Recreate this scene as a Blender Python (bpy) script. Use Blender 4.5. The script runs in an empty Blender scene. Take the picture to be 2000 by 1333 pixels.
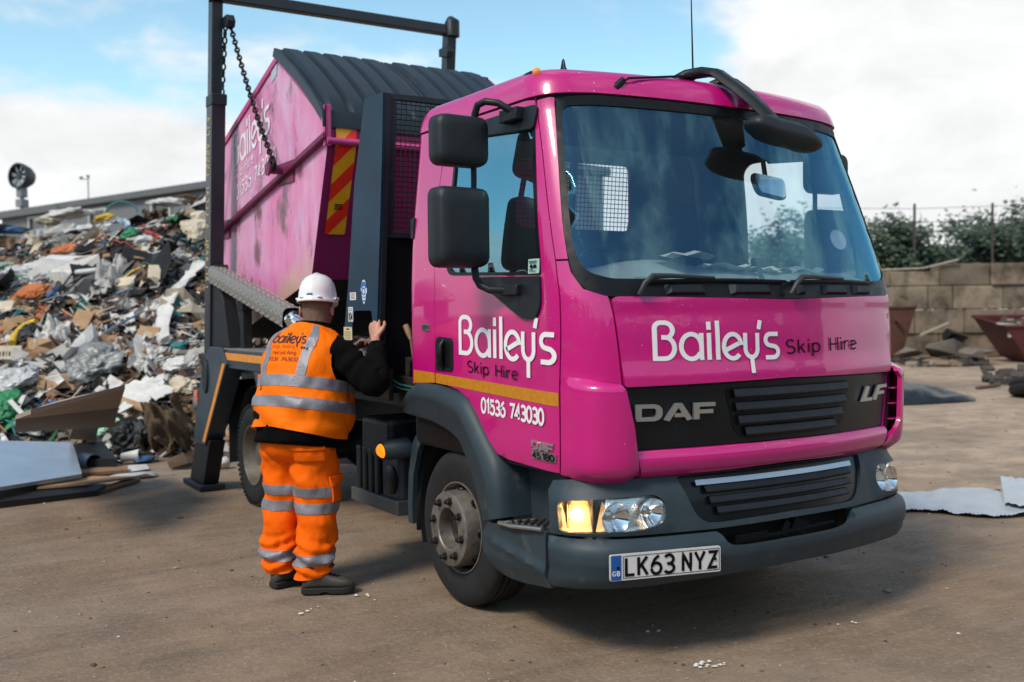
import bpy, bmesh, math, random
from mathutils import Vector, Matrix, noise
from mathutils.geometry import delaunay_2d_cdt
R_ = math.radians
scene = bpy.context.scene
col = scene.collection

# ------------------------------------------------------------------ camera
CAM = Vector((-3.623, -3.4204, 1.5329))
YAW, PITCH, ROLL, FPX = R_(32.101), R_(-1.668), R_(-0.639), 2016.8      # focal length in pixels of a 2000 px wide picture
_fw = Vector((math.sin(YAW)*math.cos(PITCH), math.cos(YAW)*math.cos(PITCH), math.sin(PITCH)))
_r0 = Vector((math.cos(YAW), -math.sin(YAW), 0)); _u0 = _r0.cross(_fw)
_r = _r0*math.cos(ROLL) + _u0*math.sin(ROLL); _u = _u0*math.cos(ROLL) - _r0*math.sin(ROLL)
cd = bpy.data.cameras.new('camera'); cam = bpy.data.objects.new('camera', cd); col.objects.link(cam)
cam.matrix_world = Matrix(((_r.x, _u.x, -_fw.x, CAM.x), (_r.y, _u.y, -_fw.y, CAM.y), (_r.z, _u.z, -_fw.z, CAM.z), (0, 0, 0, 1)))
cd.sensor_width = 36; cd.lens = FPX*36/2000; cd.clip_start = 0.05; cd.clip_end = 3000
cd.dof.use_dof = True; cd.dof.focus_distance = 5.3; cd.dof.aperture_fstop = 2.0
scene.camera = cam

# ------------------------------------------------------------------ light
scene.view_settings.view_transform = 'Standard'; scene.view_settings.look = 'None'
scene.view_settings.exposure = 0.22; scene.view_settings.gamma = 1.0
SUN_DIR = Vector((-0.62, -0.20, 0.74)).normalized()
sd = bpy.data.lights.new('sun', 'SUN'); sun = bpy.data.objects.new('sun', sd); col.objects.link(sun)
sd.energy = 2.6; sd.angle = R_(16); sd.color = (1.0, 0.90, 0.76)
sun.rotation_euler = SUN_DIR.to_track_quat('Z', 'Y').to_euler()
world = bpy.data.worlds.new('World'); scene.world = world; world.use_nodes = True
wt = world.node_tree; wt.nodes.clear()
def wn(t, **k):
    n = wt.nodes.new(t)
    for a, b in k.items(): setattr(n, a, b)
    return n
def wl(a, b): wt.links.new(a, b)
def wmath(op, a, b=None, c=None, clamp=False):
    n = wn('ShaderNodeMath', operation=op, use_clamp=clamp)
    for i, q in enumerate((a, b, c)):
        if q is None: continue
        if isinstance(q, (int, float)): n.inputs[i].default_value = q
        else: wl(q, n.inputs[i])
    return n.outputs[0]
sky = wn('ShaderNodeTexSky', sky_type='NISHITA', sun_disc=False, sun_elevation=math.asin(SUN_DIR.z),
         sun_rotation=math.atan2(SUN_DIR.x, SUN_DIR.y), altitude=50, air_density=1.0, dust_density=0.6, ozone_density=2.5)
tc = wn('ShaderNodeTexCoord')
def blob(d, a, b):                      # soft mask around a sky direction: 0 at cosine a, 1 at cosine b
    dp = wn('ShaderNodeVectorMath', operation='DOT_PRODUCT'); wl(tc.outputs['Generated'], dp.inputs[0])
    dp.inputs[1].default_value = Vector(d).normalized()
    m = wn('ShaderNodeMapRange', interpolation_type='SMOOTHSTEP'); wl(dp.outputs['Value'], m.inputs[0])
    m.inputs[1].default_value = a; m.inputs[2].default_value = b
    return m.outputs[0]
def sky_noise(scale, det, z=1.0, off=(0, 0, 0)):
    mp = wn('ShaderNodeMapping'); wl(tc.outputs['Generated'], mp.inputs[0]); mp.inputs[3].default_value = (1, 1, z); mp.inputs[1].default_value = off
    n = wn('ShaderNodeTexNoise'); wl(mp.outputs[0], n.inputs['Vector']); n.inputs['Scale'].default_value = scale
    n.inputs['Detail'].default_value = det; n.inputs['Roughness'].default_value = 0.58; n.inputs['Distortion'].default_value = 0.3
    return n.outputs['Fac']
sep = wn('ShaderNodeSeparateXYZ'); wl(tc.outputs['Generated'], sep.inputs[0])
n1 = sky_noise(3.4, 9, 2.2, (0.3, 0.1, 0.0)); n2 = sky_noise(6.5, 9, 2.0, (1.3, 2.2, 0.4))
low = wn('ShaderNodeMapRange', interpolation_type='SMOOTHSTEP'); wl(sep.outputs['Z'], low.inputs[0])
low.inputs[1].default_value = 0.26; low.inputs[2].default_value = 0.07
cover = wmath('ADD', wmath('MULTIPLY', low.outputs[0], 0.30), wmath('MULTIPLY', blob((0.90, 0.42, 0.22), 0.925, 0.99), 0.46))
cover = wmath('ADD', cover, wmath('MULTIPLY', blob((0.15, 0.95, 0.27), 0.82, 0.98), 0.055))
cover = wmath('ADD', cover, wmath('MULTIPLY', blob((0.52, -0.62, 0.585), 0.6, 0.97), 0.09))
dens = wmath('ADD', wmath('ADD', wmath('MULTIPLY', n1, 0.80), wmath('MULTIPLY', n2, 0.30)), cover)
ramp = wn('ShaderNodeMapRange', interpolation_type='SMOOTHSTEP'); wl(dens, ramp.inputs[0])
ramp.inputs[1].default_value = 0.58; ramp.inputs[2].default_value = 0.76
shade = wn('ShaderNodeMapRange'); wl(n2, shade.inputs[0]); shade.inputs[1].default_value = 0.35; shade.inputs[2].default_value = 0.65
shade.inputs[3].default_value = 0.80; shade.inputs[4].default_value = 1.0
cc = wn('ShaderNodeVectorMath', operation='SCALE'); cc.inputs[0].default_value = (7.6, 7.65, 7.7); wl(shade.outputs[0], cc.inputs[3])
tint = wn('ShaderNodeMix', data_type='RGBA', blend_type='MULTIPLY'); tint.inputs[0].default_value = 1.0
wl(sky.outputs[0], tint.inputs[6]); tint.inputs[7].default_value = (1.05, 1.28, 1.22, 1)
pale = wn('ShaderNodeMapRange', interpolation_type='SMOOTHSTEP'); wl(sep.outputs['Z'], pale.inputs[0]); pale.inputs[1].default_value = 0.5; pale.inputs[2].default_value = 0.08
pv = wn('ShaderNodeVectorMath', operation='SCALE'); pv.inputs[0].default_value = (1.5, 2.1, 1.7); wl(pale.outputs[0], pv.inputs[3])
padd = wn('ShaderNodeVectorMath', operation='ADD'); wl(tint.outputs[2], padd.inputs[0]); wl(pv.outputs[0], padd.inputs[1])
mixc = wn('ShaderNodeMix', data_type='RGBA'); wl(ramp.outputs[0], mixc.inputs[0]); wl(padd.outputs[0], mixc.inputs[6]); wl(cc.outputs[0], mixc.inputs[7])
bg = wn('ShaderNodeBackground'); bg.inputs['Strength'].default_value = 0.12; wl(mixc.outputs[2], bg.inputs['Color'])
wo = wn('ShaderNodeOutputWorld'); wl(bg.outputs[0], wo.inputs['Surface'])

# ------------------------------------------------------------------ materials
MATS = {}
class NT:
    def __init__(s, m): s.t = m.node_tree; s.n = s.t.nodes
    def new(s, t, **k):
        n = s.n.new(t)
        for a, b in k.items(): setattr(n, a, b)
        return n
    def link(s, a, b): s.t.links.new(a, b)
def rgba(c): return (c[0], c[1], c[2], 1)
def srgb(r, g, b):
    f = lambda v: (v/255/12.92) if v/255 <= 0.04045 else ((v/255+0.055)/1.055)**2.4
    return (f(r), f(g), f(b))
def mat(name, base, rough=0.5, metal=0.0, coat=0.0, coatr=0.05, spec=0.5, var=0.0, vscale=4.0, col2=None, dirt=None, dirt_amt=0.0, dscale=6.0,
        bump=0.0, bscale=60.0, rvar=0.0, emit=None, estr=0.0, trans=0.0, sub=0.0, sheen=0.0):
    """principled material whose colour wanders between base and col2, with optional patches of dirt, roughness change and bump"""
    if name in MATS: return MATS[name]
    m = bpy.data.materials.new(name); m.use_nodes = True; MATS[name] = m
    T = NT(m); b = T.n['Principled BSDF']
    b.inputs['Base Color'].default_value = rgba(base); b.inputs['Roughness'].default_value = rough; b.inputs['Metallic'].default_value = metal
    b.inputs['Coat Weight'].default_value = coat; b.inputs['Coat Roughness'].default_value = coatr; b.inputs['Specular IOR Level'].default_value = spec
    if trans: b.inputs['Transmission Weight'].default_value = trans
    if sub:
        b.inputs['Subsurface Weight'].default_value = sub; b.inputs['Subsurface Scale'].default_value = 0.01
    if sheen: b.inputs['Sheen Weight'].default_value = sheen; b.inputs['Sheen Roughness'].default_value = 0.4
    if emit: b.inputs['Emission Color'].default_value = rgba(emit); b.inputs['Emission Strength'].default_value = estr
    tcn = None
    def coords():
        nonlocal tcn
        if tcn is None: tcn = T.new('ShaderNodeTexCoord').outputs['Object']
        return tcn
    def nz(scale, det=6, rg=0.6):
        n = T.new('ShaderNodeTexNoise'); n.inputs['Scale'].default_value = scale; n.inputs['Detail'].default_value = det; n.inputs['Roughness'].default_value = rg
        T.link(coords(), n.inputs['Vector']); return n.outputs['Fac']
    def rng(src, a, b2, c, d):
        n = T.new('ShaderNodeMapRange'); T.link(src, n.inputs[0])
        for i, v in enumerate((a, b2, c, d)): n.inputs[i+1].default_value = v
        return n.outputs[0]
    cur = None
    if var or col2:
        c2 = col2 if col2 else tuple(min(1, v*(1+var)) for v in base); c1 = base if col2 else tuple(v*(1-var) for v in base)
        mx = T.new('ShaderNodeMix', data_type='RGBA'); T.link(rng(nz(vscale), 0.32, 0.68, 0, 1), mx.inputs[0])
        mx.inputs[6].default_value = rgba(c1); mx.inputs[7].default_value = rgba(c2); cur = mx.outputs[2]
    if dirt:
        mx = T.new('ShaderNodeMix', data_type='RGBA')
        f = rng(nz(dscale, 10, 0.68), 0.62-dirt_amt*0.25, 0.78-dirt_amt*0.2, 0, min(1, 0.35+dirt_amt)); T.link(f, mx.inputs[0])
        if cur: T.link(cur, mx.inputs[6])
        else: mx.inputs[6].default_value = rgba(base)
        mx.inputs[7].default_value = rgba(dirt); cur = mx.outputs[2]
        T.link(rng(f, 0, 1, rough, min(1, rough+0.35)), b.inputs['Roughness'])
    elif rvar:
        T.link(rng(nz(vscale*2.3), 0.3, 0.7, max(0.02, rough-rvar), min(1, rough+rvar)), b.inputs['Roughness'])
    if cur: T.link(cur, b.inputs['Base Color'])
    if bump:
        bp = T.new('ShaderNodeBump'); bp.inputs['Strength'].default_value = bump; bp.inputs['Distance'].default_value = 0.01
        T.link(nz(bscale, 5), bp.inputs['Height']); T.link(bp.outputs[0], b.inputs['Normal'])
    return m
def glassmat(name, tint, refl=1.0, rough=0.0, f0=0.05, dust=0.0, gtint=(.8, .95, 1.0)):
    if name in MATS: return MATS[name]
    m = bpy.data.materials.new(name); m.use_nodes = True; MATS[name] = m
    T = NT(m); T.n.clear(); o = T.new('ShaderNodeOutputMaterial')
    tr = T.new('ShaderNodeBsdfTransparent'); tr.inputs[0].default_value = rgba(tint)
    gl = T.new('ShaderNodeBsdfGlossy'); gl.inputs['Roughness'].default_value = rough; gl.inputs['Color'].default_value = rgba(gtint)
    lw = T.new('ShaderNodeLayerWeight'); p5 = T.new('ShaderNodeMath', operation='POWER'); T.link(lw.outputs['Facing'], p5.inputs[0]); p5.inputs[1].default_value = 4.0
    k = T.new('ShaderNodeMath', operation='MULTIPLY_ADD', use_clamp=True); T.link(p5.outputs[0], k.inputs[0]); k.inputs[1].default_value = refl; k.inputs[2].default_value = f0
    df = T.new('ShaderNodeBsdfDiffuse'); df.inputs[0].default_value = (.75, .72, .66, 1); md = T.new('ShaderNodeMixShader')
    nz = T.new('ShaderNodeTexNoise'); nz.inputs['Scale'].default_value = 2.2; nz.inputs['Detail'].default_value = 5; tc_ = T.new('ShaderNodeTexCoord'); T.link(tc_.outputs['Object'], nz.inputs['Vector'])
    mr = T.new('ShaderNodeMapRange'); T.link(nz.outputs['Fac'], mr.inputs[0]); mr.inputs[1].default_value = .3; mr.inputs[2].default_value = .75; mr.inputs[3].default_value = dust*.4; mr.inputs[4].default_value = dust*1.8
    T.link(mr.outputs[0], md.inputs[0]); T.link(tr.outputs[0], md.inputs[1]); T.link(df.outputs[0], md.inputs[2])
    mx = T.new('ShaderNodeMixShader'); T.link(k.outputs[0], mx.inputs[0]); T.link(md.outputs[0], mx.inputs[1]); T.link(gl.outputs[0], mx.inputs[2])
    T.link(mx.outputs[0], o.inputs[0]); return m

PINK = srgb(200, 15, 119)
pink = mat('pink_paint', PINK, 0.34, coat=0.9, coatr=0.04, var=0.06, vscale=1.5, rvar=0.06, dirt=srgb(126, 84, 98), dirt_amt=0.05, dscale=7)
def stone_chips(m, scale, lo, amt):      # small pale stone chips knocked out of the paint
    q = NT(m); b = q.n['Principled BSDF']; src = b.inputs['Base Color'].links[0].from_socket; tc_ = q.new('ShaderNodeTexCoord').outputs['Object']
    n = q.new('ShaderNodeTexNoise'); n.inputs['Scale'].default_value = scale; n.inputs['Detail'].default_value = 2; q.link(tc_, n.inputs['Vector'])
    n2_ = q.new('ShaderNodeTexNoise'); n2_.inputs['Scale'].default_value = 2.5; q.link(tc_, n2_.inputs['Vector'])
    ml = q.new('ShaderNodeMath', operation='MULTIPLY_ADD'); q.link(n2_.outputs['Fac'], ml.inputs[0]); ml.inputs[1].default_value = .25; q.link(n.outputs['Fac'], ml.inputs[2])
    r = q.new('ShaderNodeMapRange'); q.link(ml.outputs[0], r.inputs[0]); r.inputs[1].default_value = lo; r.inputs[2].default_value = lo+.015; r.inputs[4].default_value = amt
    mx = q.new('ShaderNodeMix', data_type='RGBA'); q.link(r.outputs[0], mx.inputs[0]); q.link(src, mx.inputs[6]); mx.inputs[7].default_value = (.75, .68, .72, 1); q.link(mx.outputs[2], b.inputs['Base Color'])
stone_chips(pink, 85, .885, .8)
plastic = mat('grey_plastic', srgb(46, 59, 66), 0.52, spec=.4, var=0.14, vscale=5, dirt=srgb(104, 100, 92), dirt_amt=0.17, dscale=9, bump=0.08, bscale=220)
darkplastic = mat('dark_plastic', srgb(22, 28, 33), 0.48, spec=.35, var=0.15, vscale=7, rvar=0.1, bump=0.05, bscale=200)
black = mat('black_trim', srgb(13, 15, 17), 0.42, spec=.3, rvar=0.12, var=0.2, vscale=9)
grille_black = mat('grille_black', srgb(13, 18, 22), 0.34, spec=.35, coat=0.12, var=0.15, vscale=6, dirt=srgb(70, 70, 68), dirt_amt=0.02, dscale=12)
rubber = mat('tyre_rubber', srgb(26, 26, 27), 0.75, var=0.25, vscale=9, dirt=srgb(90, 78, 64), dirt_amt=0.10, dscale=14, bump=0.1, bscale=150)
steel_grey = mat('blue_grey_paint', srgb(42, 56, 68), 0.42, coat=0.2, coatr=0.15, var=0.22, vscale=3.5, dirt=srgb(74, 70, 64), dirt_amt=0.10, dscale=9, bump=0.05, bscale=70)
chassis = mat('chassis_black', srgb(20, 22, 25), 0.6, var=0.25, vscale=6, dirt=srgb(62, 54, 46), dirt_amt=0.16, dscale=8)
wheelmetal = mat('dirty_wheel_metal', srgb(134, 128, 120), 0.45, metal=0.6, var=0.25, vscale=14, dirt=srgb(46, 40, 36), dirt_amt=0.36, dscale=22, bump=0.15, bscale=90)
chrome = mat('chrome', (0.86, 0.85, 0.83), 0.12, metal=1.0, rvar=0.05)
silver = mat('badge_silver', srgb(196, 196, 196), 0.3, metal=0.85, var=0.05)
white = mat('white_vinyl', srgb(238, 236, 236), 0.4, var=0.02)
blackvinyl = mat('black_vinyl', srgb(20, 12, 18), 0.7, spec=.15)
amber_tape = mat('amber_tape', srgb(196, 128, 22), 0.42, var=0.14, vscale=40, dirt=srgb(120, 72, 18), dirt_amt=0.06, dscale=20)
glass = glassmat('window_glass', (0.80, 0.90, 0.92), .9, f0=0.17, dust=.014, gtint=(.30, .76, 1.0))
sideglass = glassmat('side_window_glass', (0.50, 0.64, 0.70), .9, f0=0.36, dust=.012, gtint=(.42, .84, 1.0)); clearglass = glassmat('clear_window_glass', (0.88, 0.93, 0.94), .8, f0=0.05, dust=.01)
lensglass = glassmat('lens_glass', (0.96, 0.97, 0.98), 0.8, f0=0.04)
lining = mat('cab_lining', srgb(40, 46, 50), 0.8, var=0.12, vscale=5)
dash_mat = mat('dashboard', srgb(140, 141, 138), 0.7, var=0.15, vscale=4)

# ------------------------------------------------------------------ objects
def tag(o, label=None, cat=None, group=None, kind=None):
    if label: o['label'] = label
    if cat: o['category'] = cat
    if group: o['group'] = group
    if kind: o['kind'] = kind
    return o
ROOTW = {}
def empty(name, loc, label, cat, group=None):
    o = bpy.data.objects.new(name, None); col.objects.link(o); o.location = loc; o.empty_display_size = 0.2
    ROOTW[o.name] = Vector(loc); return tag(o, label, cat, group)
def adopt(o, parent):
    o.parent = parent
    if parent.name in ROOTW: o.matrix_parent_inverse = Matrix.Translation(-ROOTW[parent.name])
class MB:
    def __init__(s): s.v = []; s.f = []; s.m = []
    def add(s, vs, fs, m=0):
        b = len(s.v); s.v += [tuple(p) for p in vs]; s.f += [tuple(b+i for i in f) for f in fs]; s.m += [m]*len(fs); return s
    def box(s, c, d, M=None, m=0):
        x, y, z = d[0]/2, d[1]/2, d[2]/2
        vs = [Vector((a*x, b*y, e*z)) for a in (-1, 1) for b in (-1, 1) for e in (-1, 1)]
        if M is not None: vs = [M @ p for p in vs]
        c = Vector(c); vs = [p+c for p in vs]
        return s.add(vs, [(0, 1, 3, 2), (4, 6, 7, 5), (0, 4, 5, 1), (2, 3, 7, 6), (0, 2, 6, 4), (1, 5, 7, 3)], m)
    def bx(s, x0, x1, y0, y1, z0, z1, m=0): return s.box(((x0+x1)/2, (y0+y1)/2, (z0+z1)/2), (x1-x0, y1-y0, z1-z0), None, m)
    def hexa(s, p, m=0):                # bottom 4 then top 4, same winding
        return s.add(p, [(3, 2, 1, 0), (4, 5, 6, 7), (0, 1, 5, 4), (1, 2, 6, 5), (2, 3, 7, 6), (3, 0, 4, 7)], m)
    def prism(s, poly, axis, a, b, m=0):
        def pt(p, h): return {'X': (h, p[0], p[1]), 'Y': (p[0], h, p[1]), 'Z': (p[0], p[1], h)}[axis]
        n = len(poly); vs = [pt(p, a) for p in poly]+[pt(p, b) for p in poly]
        fs = [tuple(range(n))[::-1], tuple(range(n, 2*n))]+[(i, (i+1) % n, n+(i+1) % n, n+i) for i in range(n)]
        return s.add(vs, fs, m)
    def tube(s, pts, r, n=10, m=0, closed=False, flat=1.0):
        pts = [Vector(p) for p in pts]; N = len(pts); rs = r if isinstance(r, (list, tuple)) else [r]*N
        rings = []; up = None
        for i, p in enumerate(pts):
            a = pts[i-1] if (i > 0 or closed) else p; b = pts[(i+1) % N] if (i < N-1 or closed) else p
            t = (b-a).normalized()
            if up is None:
                up = Vector((0, 0, 1)) if abs(t.z) < 0.9 else Vector((1, 0, 0))
            x = t.cross(up)
            if x.length < 1e-5: x = t.orthogonal()
            x.normalize(); y = x.cross(t).normalized(); up = y
            rings.append([p+(x*math.cos(k*2*math.pi/n)+y*math.sin(k*2*math.pi/n)*flat)*rs[i] for k in range(n)])
        vs = [p for q in rings for p in q]; fs = []
        for i in range(N if closed else N-1):
            j = (i+1) % N
            for k in range(n): fs.append((i*n+k, i*n+(k+1) % n, j*n+(k+1) % n, j*n+k))
        if not closed: fs += [tuple(range(n))[::-1], tuple((N-1)*n+k for k in range(n))]
        return s.add(vs, fs, m)
    def lathe(s, prof, o, axis, n=32, m=0, caps=False):  # prof: (radius, distance along the axis)
        o = Vector(o); t = Vector(axis).normalized(); x = t.orthogonal().normalized(); y = t.cross(x)
        if abs(t.x) > 0.9: x = Vector((0, 1, 0)); y = t.cross(x)
        vs = [o+t*h+(x*math.cos(k*2*math.pi/n)+y*math.sin(k*2*math.pi/n))*r for r, h in prof for k in range(n)]
        fs = [(i*n+k, i*n+(k+1) % n, (i+1)*n+(k+1) % n, (i+1)*n+k) for i in range(len(prof)-1) for k in range(n)]
        if caps: fs += [tuple(range(n))[::-1], tuple((len(prof)-1)*n+k for k in range(n))]
        return s.add(vs, fs, m)
    def grid(s, rows, m=0, closed=False):
        a = len(rows); b = len(rows[0]); vs = [p for q in rows for p in q]
        fs = [(i*b+j, i*b+(j+1) % b, (i+1)*b+(j+1) % b, (i+1)*b+j) for i in range(a-1) for j in range(b if closed else b-1)]
        return s.add(vs, fs, m)
    def build(s, name, mats, parent=None, bevel=0.0, smooth=40, solid=0.0, seg=2, fix=True, subd=0):
        me = bpy.data.meshes.new(name); me.from_pydata(s.v, [], s.f); me.validate(); me.update()
        if fix:
            bm = bmesh.new(); bm.from_mesh(me); bmesh.ops.recalc_face_normals(bm, faces=bm.faces); bm.to_mesh(me); bm.free()
        mats = mats if isinstance(mats, (list, tuple)) else [mats]
        for q in mats: me.materials.append(q)
        if len(mats) > 1 and len(s.m) == len(me.polygons): me.polygons.foreach_set('material_index', s.m)
        if smooth:
            me.shade_smooth()
            if smooth < 180: me.set_sharp_from_angle(angle=R_(smooth))
        o = bpy.data.objects.new(name, me); col.objects.link(o)
        if parent is not None: adopt(o, parent)
        if solid:
            q = o.modifiers.new('thickness', 'SOLIDIFY'); q.thickness = solid; q.offset = -1
        if bevel:
            q = o.modifiers.new('bevel', 'BEVEL'); q.width = bevel; q.segments = seg; q.limit_method = 'ANGLE'; q.angle_limit = R_(50); q.harden_normals = False
        if subd:
            q = o.modifiers.new('subdivision', 'SUBSURF'); q.levels = subd; q.render_levels = subd
        return o
def rz(a): return Matrix.Rotation(a, 3, 'Z')
def rx(a): return Matrix.Rotation(a, 3, 'X')
def ry(a): return Matrix.Rotation(a, 3, 'Y')
def inpoly(p, poly):
    x, y = p; c = False; n = len(poly); j = n-1
    for i in range(n):
        xi, yi = poly[i]; xj, yj = poly[j]
        if (yi > y) != (yj > y) and x < (xj-xi)*(y-yi)/(yj-yi)+xi: c = not c
        j = i
    return c
def densify(poly, res):
    out = []
    for i in range(len(poly)):
        a = poly[i]; b = poly[(i+1) % len(poly)]; L = math.hypot(b[0]-a[0], b[1]-a[1]); k = max(1, int(math.ceil(L/res)))
        for j in range(k): out.append((a[0]+(b[0]-a[0])*j/k, a[1]+(b[1]-a[1])*j/k))
    return out
def rounded(poly, rad, n=5):            # round the corners of a polygon; rad may be a list
    out = []; N = len(poly)
    for i in range(N):
        r = rad[i] if isinstance(rad, (list, tuple)) else rad
        p = Vector(poly[i]); a = Vector(poly[i-1])-p; b = Vector(poly[(i+1) % N])-p
        if r <= 0: out.append(tuple(p)); continue
        q = min(r, a.length*0.49, b.length*0.49); A = p+a.normalized()*q; B = p+b.normalized()*q
        for k in range(n+1):
            t = k/n; out.append(tuple(A*(1-t)**2+p*2*t*(1-t)+B*t*t))
    return out
def cdt(outline, holes=(), res=0.03):
    loops = [densify(outline, res)]+[densify(h, res) for h in holes]
    pts = []; edges = []
    for L in loops:
        b = len(pts); pts += L; edges += [(b+i, b+(i+1) % len(L)) for i in range(len(L))]
    x0 = min(p[0] for p in outline); x1 = max(p[0] for p in outline); y0 = min(p[1] for p in outline); y1 = max(p[1] for p in outline)
    nb = list(pts); cell = {}
    for p in nb: cell.setdefault((int(p[0]/res), int(p[1]/res)), []).append(p)
    j = 0; y = y0+res*0.5
    while y < y1:
        x = x0+res*(0.5 if j % 2 else 0.25)
        while x < x1:
            q = (x, y); cx, cy = int(x/res), int(y/res)
            near = any((p[0]-x)**2+(p[1]-y)**2 < (res*0.45)**2 for a in (-1, 0, 1) for b in (-1, 0, 1) for p in cell.get((cx+a, cy+b), ()))
            if not near and inpoly(q, outline) and not any(inpoly(q, h) for h in holes): pts.append(q)
            x += res
        y += res*0.9; j += 1
    V, E, F, _, _, _ = delaunay_2d_cdt([Vector(p) for p in pts], edges, [], 0, 1e-6)
    fs = []
    for f in F:
        c = (sum(V[i].x for i in f)/len(f), sum(V[i].y for i in f)/len(f))
        if inpoly(c, outline) and not any(inpoly(c, h) for h in holes): fs.append(tuple(f))
    return [tuple(v) for v in V], fs, loops
# ------------------------------------------------------------------ curved skins
def pchip(tab):
    xs=[t[0] for t in tab]; ys=[t[1] for t in tab]; n=len(xs)
    d=[(ys[i+1]-ys[i])/(xs[i+1]-xs[i]) for i in range(n-1)]
    m=[d[0]]+[0 if d[i-1]*d[i]<=0 else 2*d[i-1]*d[i]/(d[i-1]+d[i]) for i in range(1,n-1)]+[d[-1]]
    def f(x):
        if x<=xs[0]: return ys[0]
        if x>=xs[-1]: return ys[-1]
        i=0
        while x>xs[i+1]: i+=1
        h=xs[i+1]-xs[i]; t=(x-xs[i])/h; t2=t*t; t3=t2*t
        return (2*t3-3*t2+1)*ys[i]+(t3-2*t2+t)*h*m[i]+(-2*t3+3*t2)*ys[i+1]+(t3-t2)*h*m[i+1]
    return f
class Hull:
    """u: 0 centre of the front, .8 start of corner, 1.1 start of side, 2.7 rear corner, 2.85 end.  v: height."""
    def __init__(s,F,W,R,k,rear,vtop=9,roof=None):
        s.F=pchip(F); s.W=pchip(W); s.R=pchip(R); s.k=k; s.rear=rear; s.vtop=vtop; s.roof=roof
    def sec(s,v):
        z=v; F=s.F(min(v,s.vtop)); W=s.W(min(v,s.vtop)); rear=s.rear
        if v>s.vtop:
            H,iF,iW,iR=s.roof; t=min(1,(v-s.vtop)/H); c=1-math.cos(t*math.pi/2)**.8
            z=s.vtop+H*math.sin(t*math.pi/2); F+=iF*c; W-=iW*c; rear-=iR*c
        R=s.R(min(v,s.vtop))
        a=W-R; ya=F+s.k*a*a; sl=2*s.k*a
        yc=ya+sl*R                       # tangent corner
        return z,F,W,R,a,ya,yc,yc+R*0.95,rear
    def P(s,u,v,off=0.0):
        if off:
            n=s.N(u,v); p=s.P(u,v); return (p[0]+n[0]*off,p[1]+n[1]*off,p[2]+n[2]*off)
        sg=-1 if u<0 else 1; w=abs(u)
        z,F,W,R,a,ya,yc,ye,rear=s.sec(v)
        if w<=.8: x=w/.8*a; y=F+s.k*x*x
        elif w<=1.1:
            t=(w-.8)/.3; b0=(1-t)**2; b1=2*t*(1-t); b2=t*t
            x=b0*a+b1*W+b2*W; y=b0*ya+b1*yc+b2*ye
        elif w<=2.7:
            t=(w-1.1)/1.6; x=W; y=ye+(rear-.06-ye)*t
        else:
            t=min(1,(w-2.7)/.15)*math.pi/2; x=W-.06*(1-math.cos(t)); y=rear-.06+.06*math.sin(t)
        return (sg*x,y,z)
    def N(s,u,v):
        e=2e-3
        a=s.P(u+e,v); b=s.P(u-e,v); v1=v+e; v0=v-e
        c=s.P(u,v1); d=s.P(u,v0)
        p=[a[i]-b[i] for i in range(3)]; q=[c[i]-d[i] for i in range(3)]
        n=[p[1]*q[2]-p[2]*q[1],p[2]*q[0]-p[0]*q[2],p[0]*q[1]-p[1]*q[0]]
        l=math.sqrt(sum(t*t for t in n)) or 1
        n=[t/l for t in n]
        return n
    def ux(s,x,z):                       # front: x -> u
        sg=-1 if x<0 else 1; lo,hi=0,1.1
        for _ in range(40):
            m=(lo+hi)/2
            if s.P(m,z)[0]<abs(x): lo=m
            else: hi=m
        return sg*lo
    def uy(s,y,z):                       # side: y -> |u|
        lo,hi=.3,2.85
        for _ in range(40):
            m=(lo+hi)/2
            if s.P(m,z)[1]<y: lo=m
            else: hi=m
        return lo
cab=Hull(F=[(.78,.02),(.82,-.025),(.90,-.045),(1.2,-.05),(1.4,-.045),(1.58,-.025),(1.68,.01),(2.0,.13),(2.48,.315)],
         W=[(.78,1.055),(.9,1.07),(1.6,1.07),(1.8,1.064),(2.48,1.0)],
         R=[(.78,.24),(1.5,.22),(1.8,.17),(2.48,.15)],k=.17,rear=1.73,vtop=2.48,roof=(.172,.15,.085,.09))
bum=Hull(F=[(.32,-.02),(.345,-.07),(.39,-.10),(.46,-.115),(.52,-.105),(.545,-.07),(.60,-.06),(.72,-.035),(.80,0.0)],
         W=[(.27,1.075),(.31,1.10),(.50,1.115),(.55,1.09),(.8,1.07)],
         R=[(.27,.30),(.8,.28)],k=.15,rear=1.0)
def skin(H, outline, holes=(), res=0.035, off=0.0, flange=0.018, mb=None, m=0):
    """a curved panel cut from the skin H: outline and holes in (u, v); off may be a function of (u, v)"""
    mb = mb or MB(); of = off if callable(off) else (lambda u, v: off)
    V, F, loops = cdt(outline, holes, res)
    mb.add([H.P(u, v, of(u, v) or 1e-9) for u, v in V], F, m)
    if flange:
        for L in loops:
            a = [H.P(u, v, of(u, v) or 1e-9) for u, v in L]; b = [H.P(u, v, of(u, v)-flange) for u, v in L]; n = len(L)
            mb.add(a+b, [(i, (i+1) % n, n+(i+1) % n, n+i) for i in range(n)], m)
    return mb
def sy(y, z, H=None): H = H or cab; return (-H.uy(y, z), z)          # a point of the driver's side by its depth and height
def mir(poly): return [(-u, v) for u, v in poly][::-1]
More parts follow.
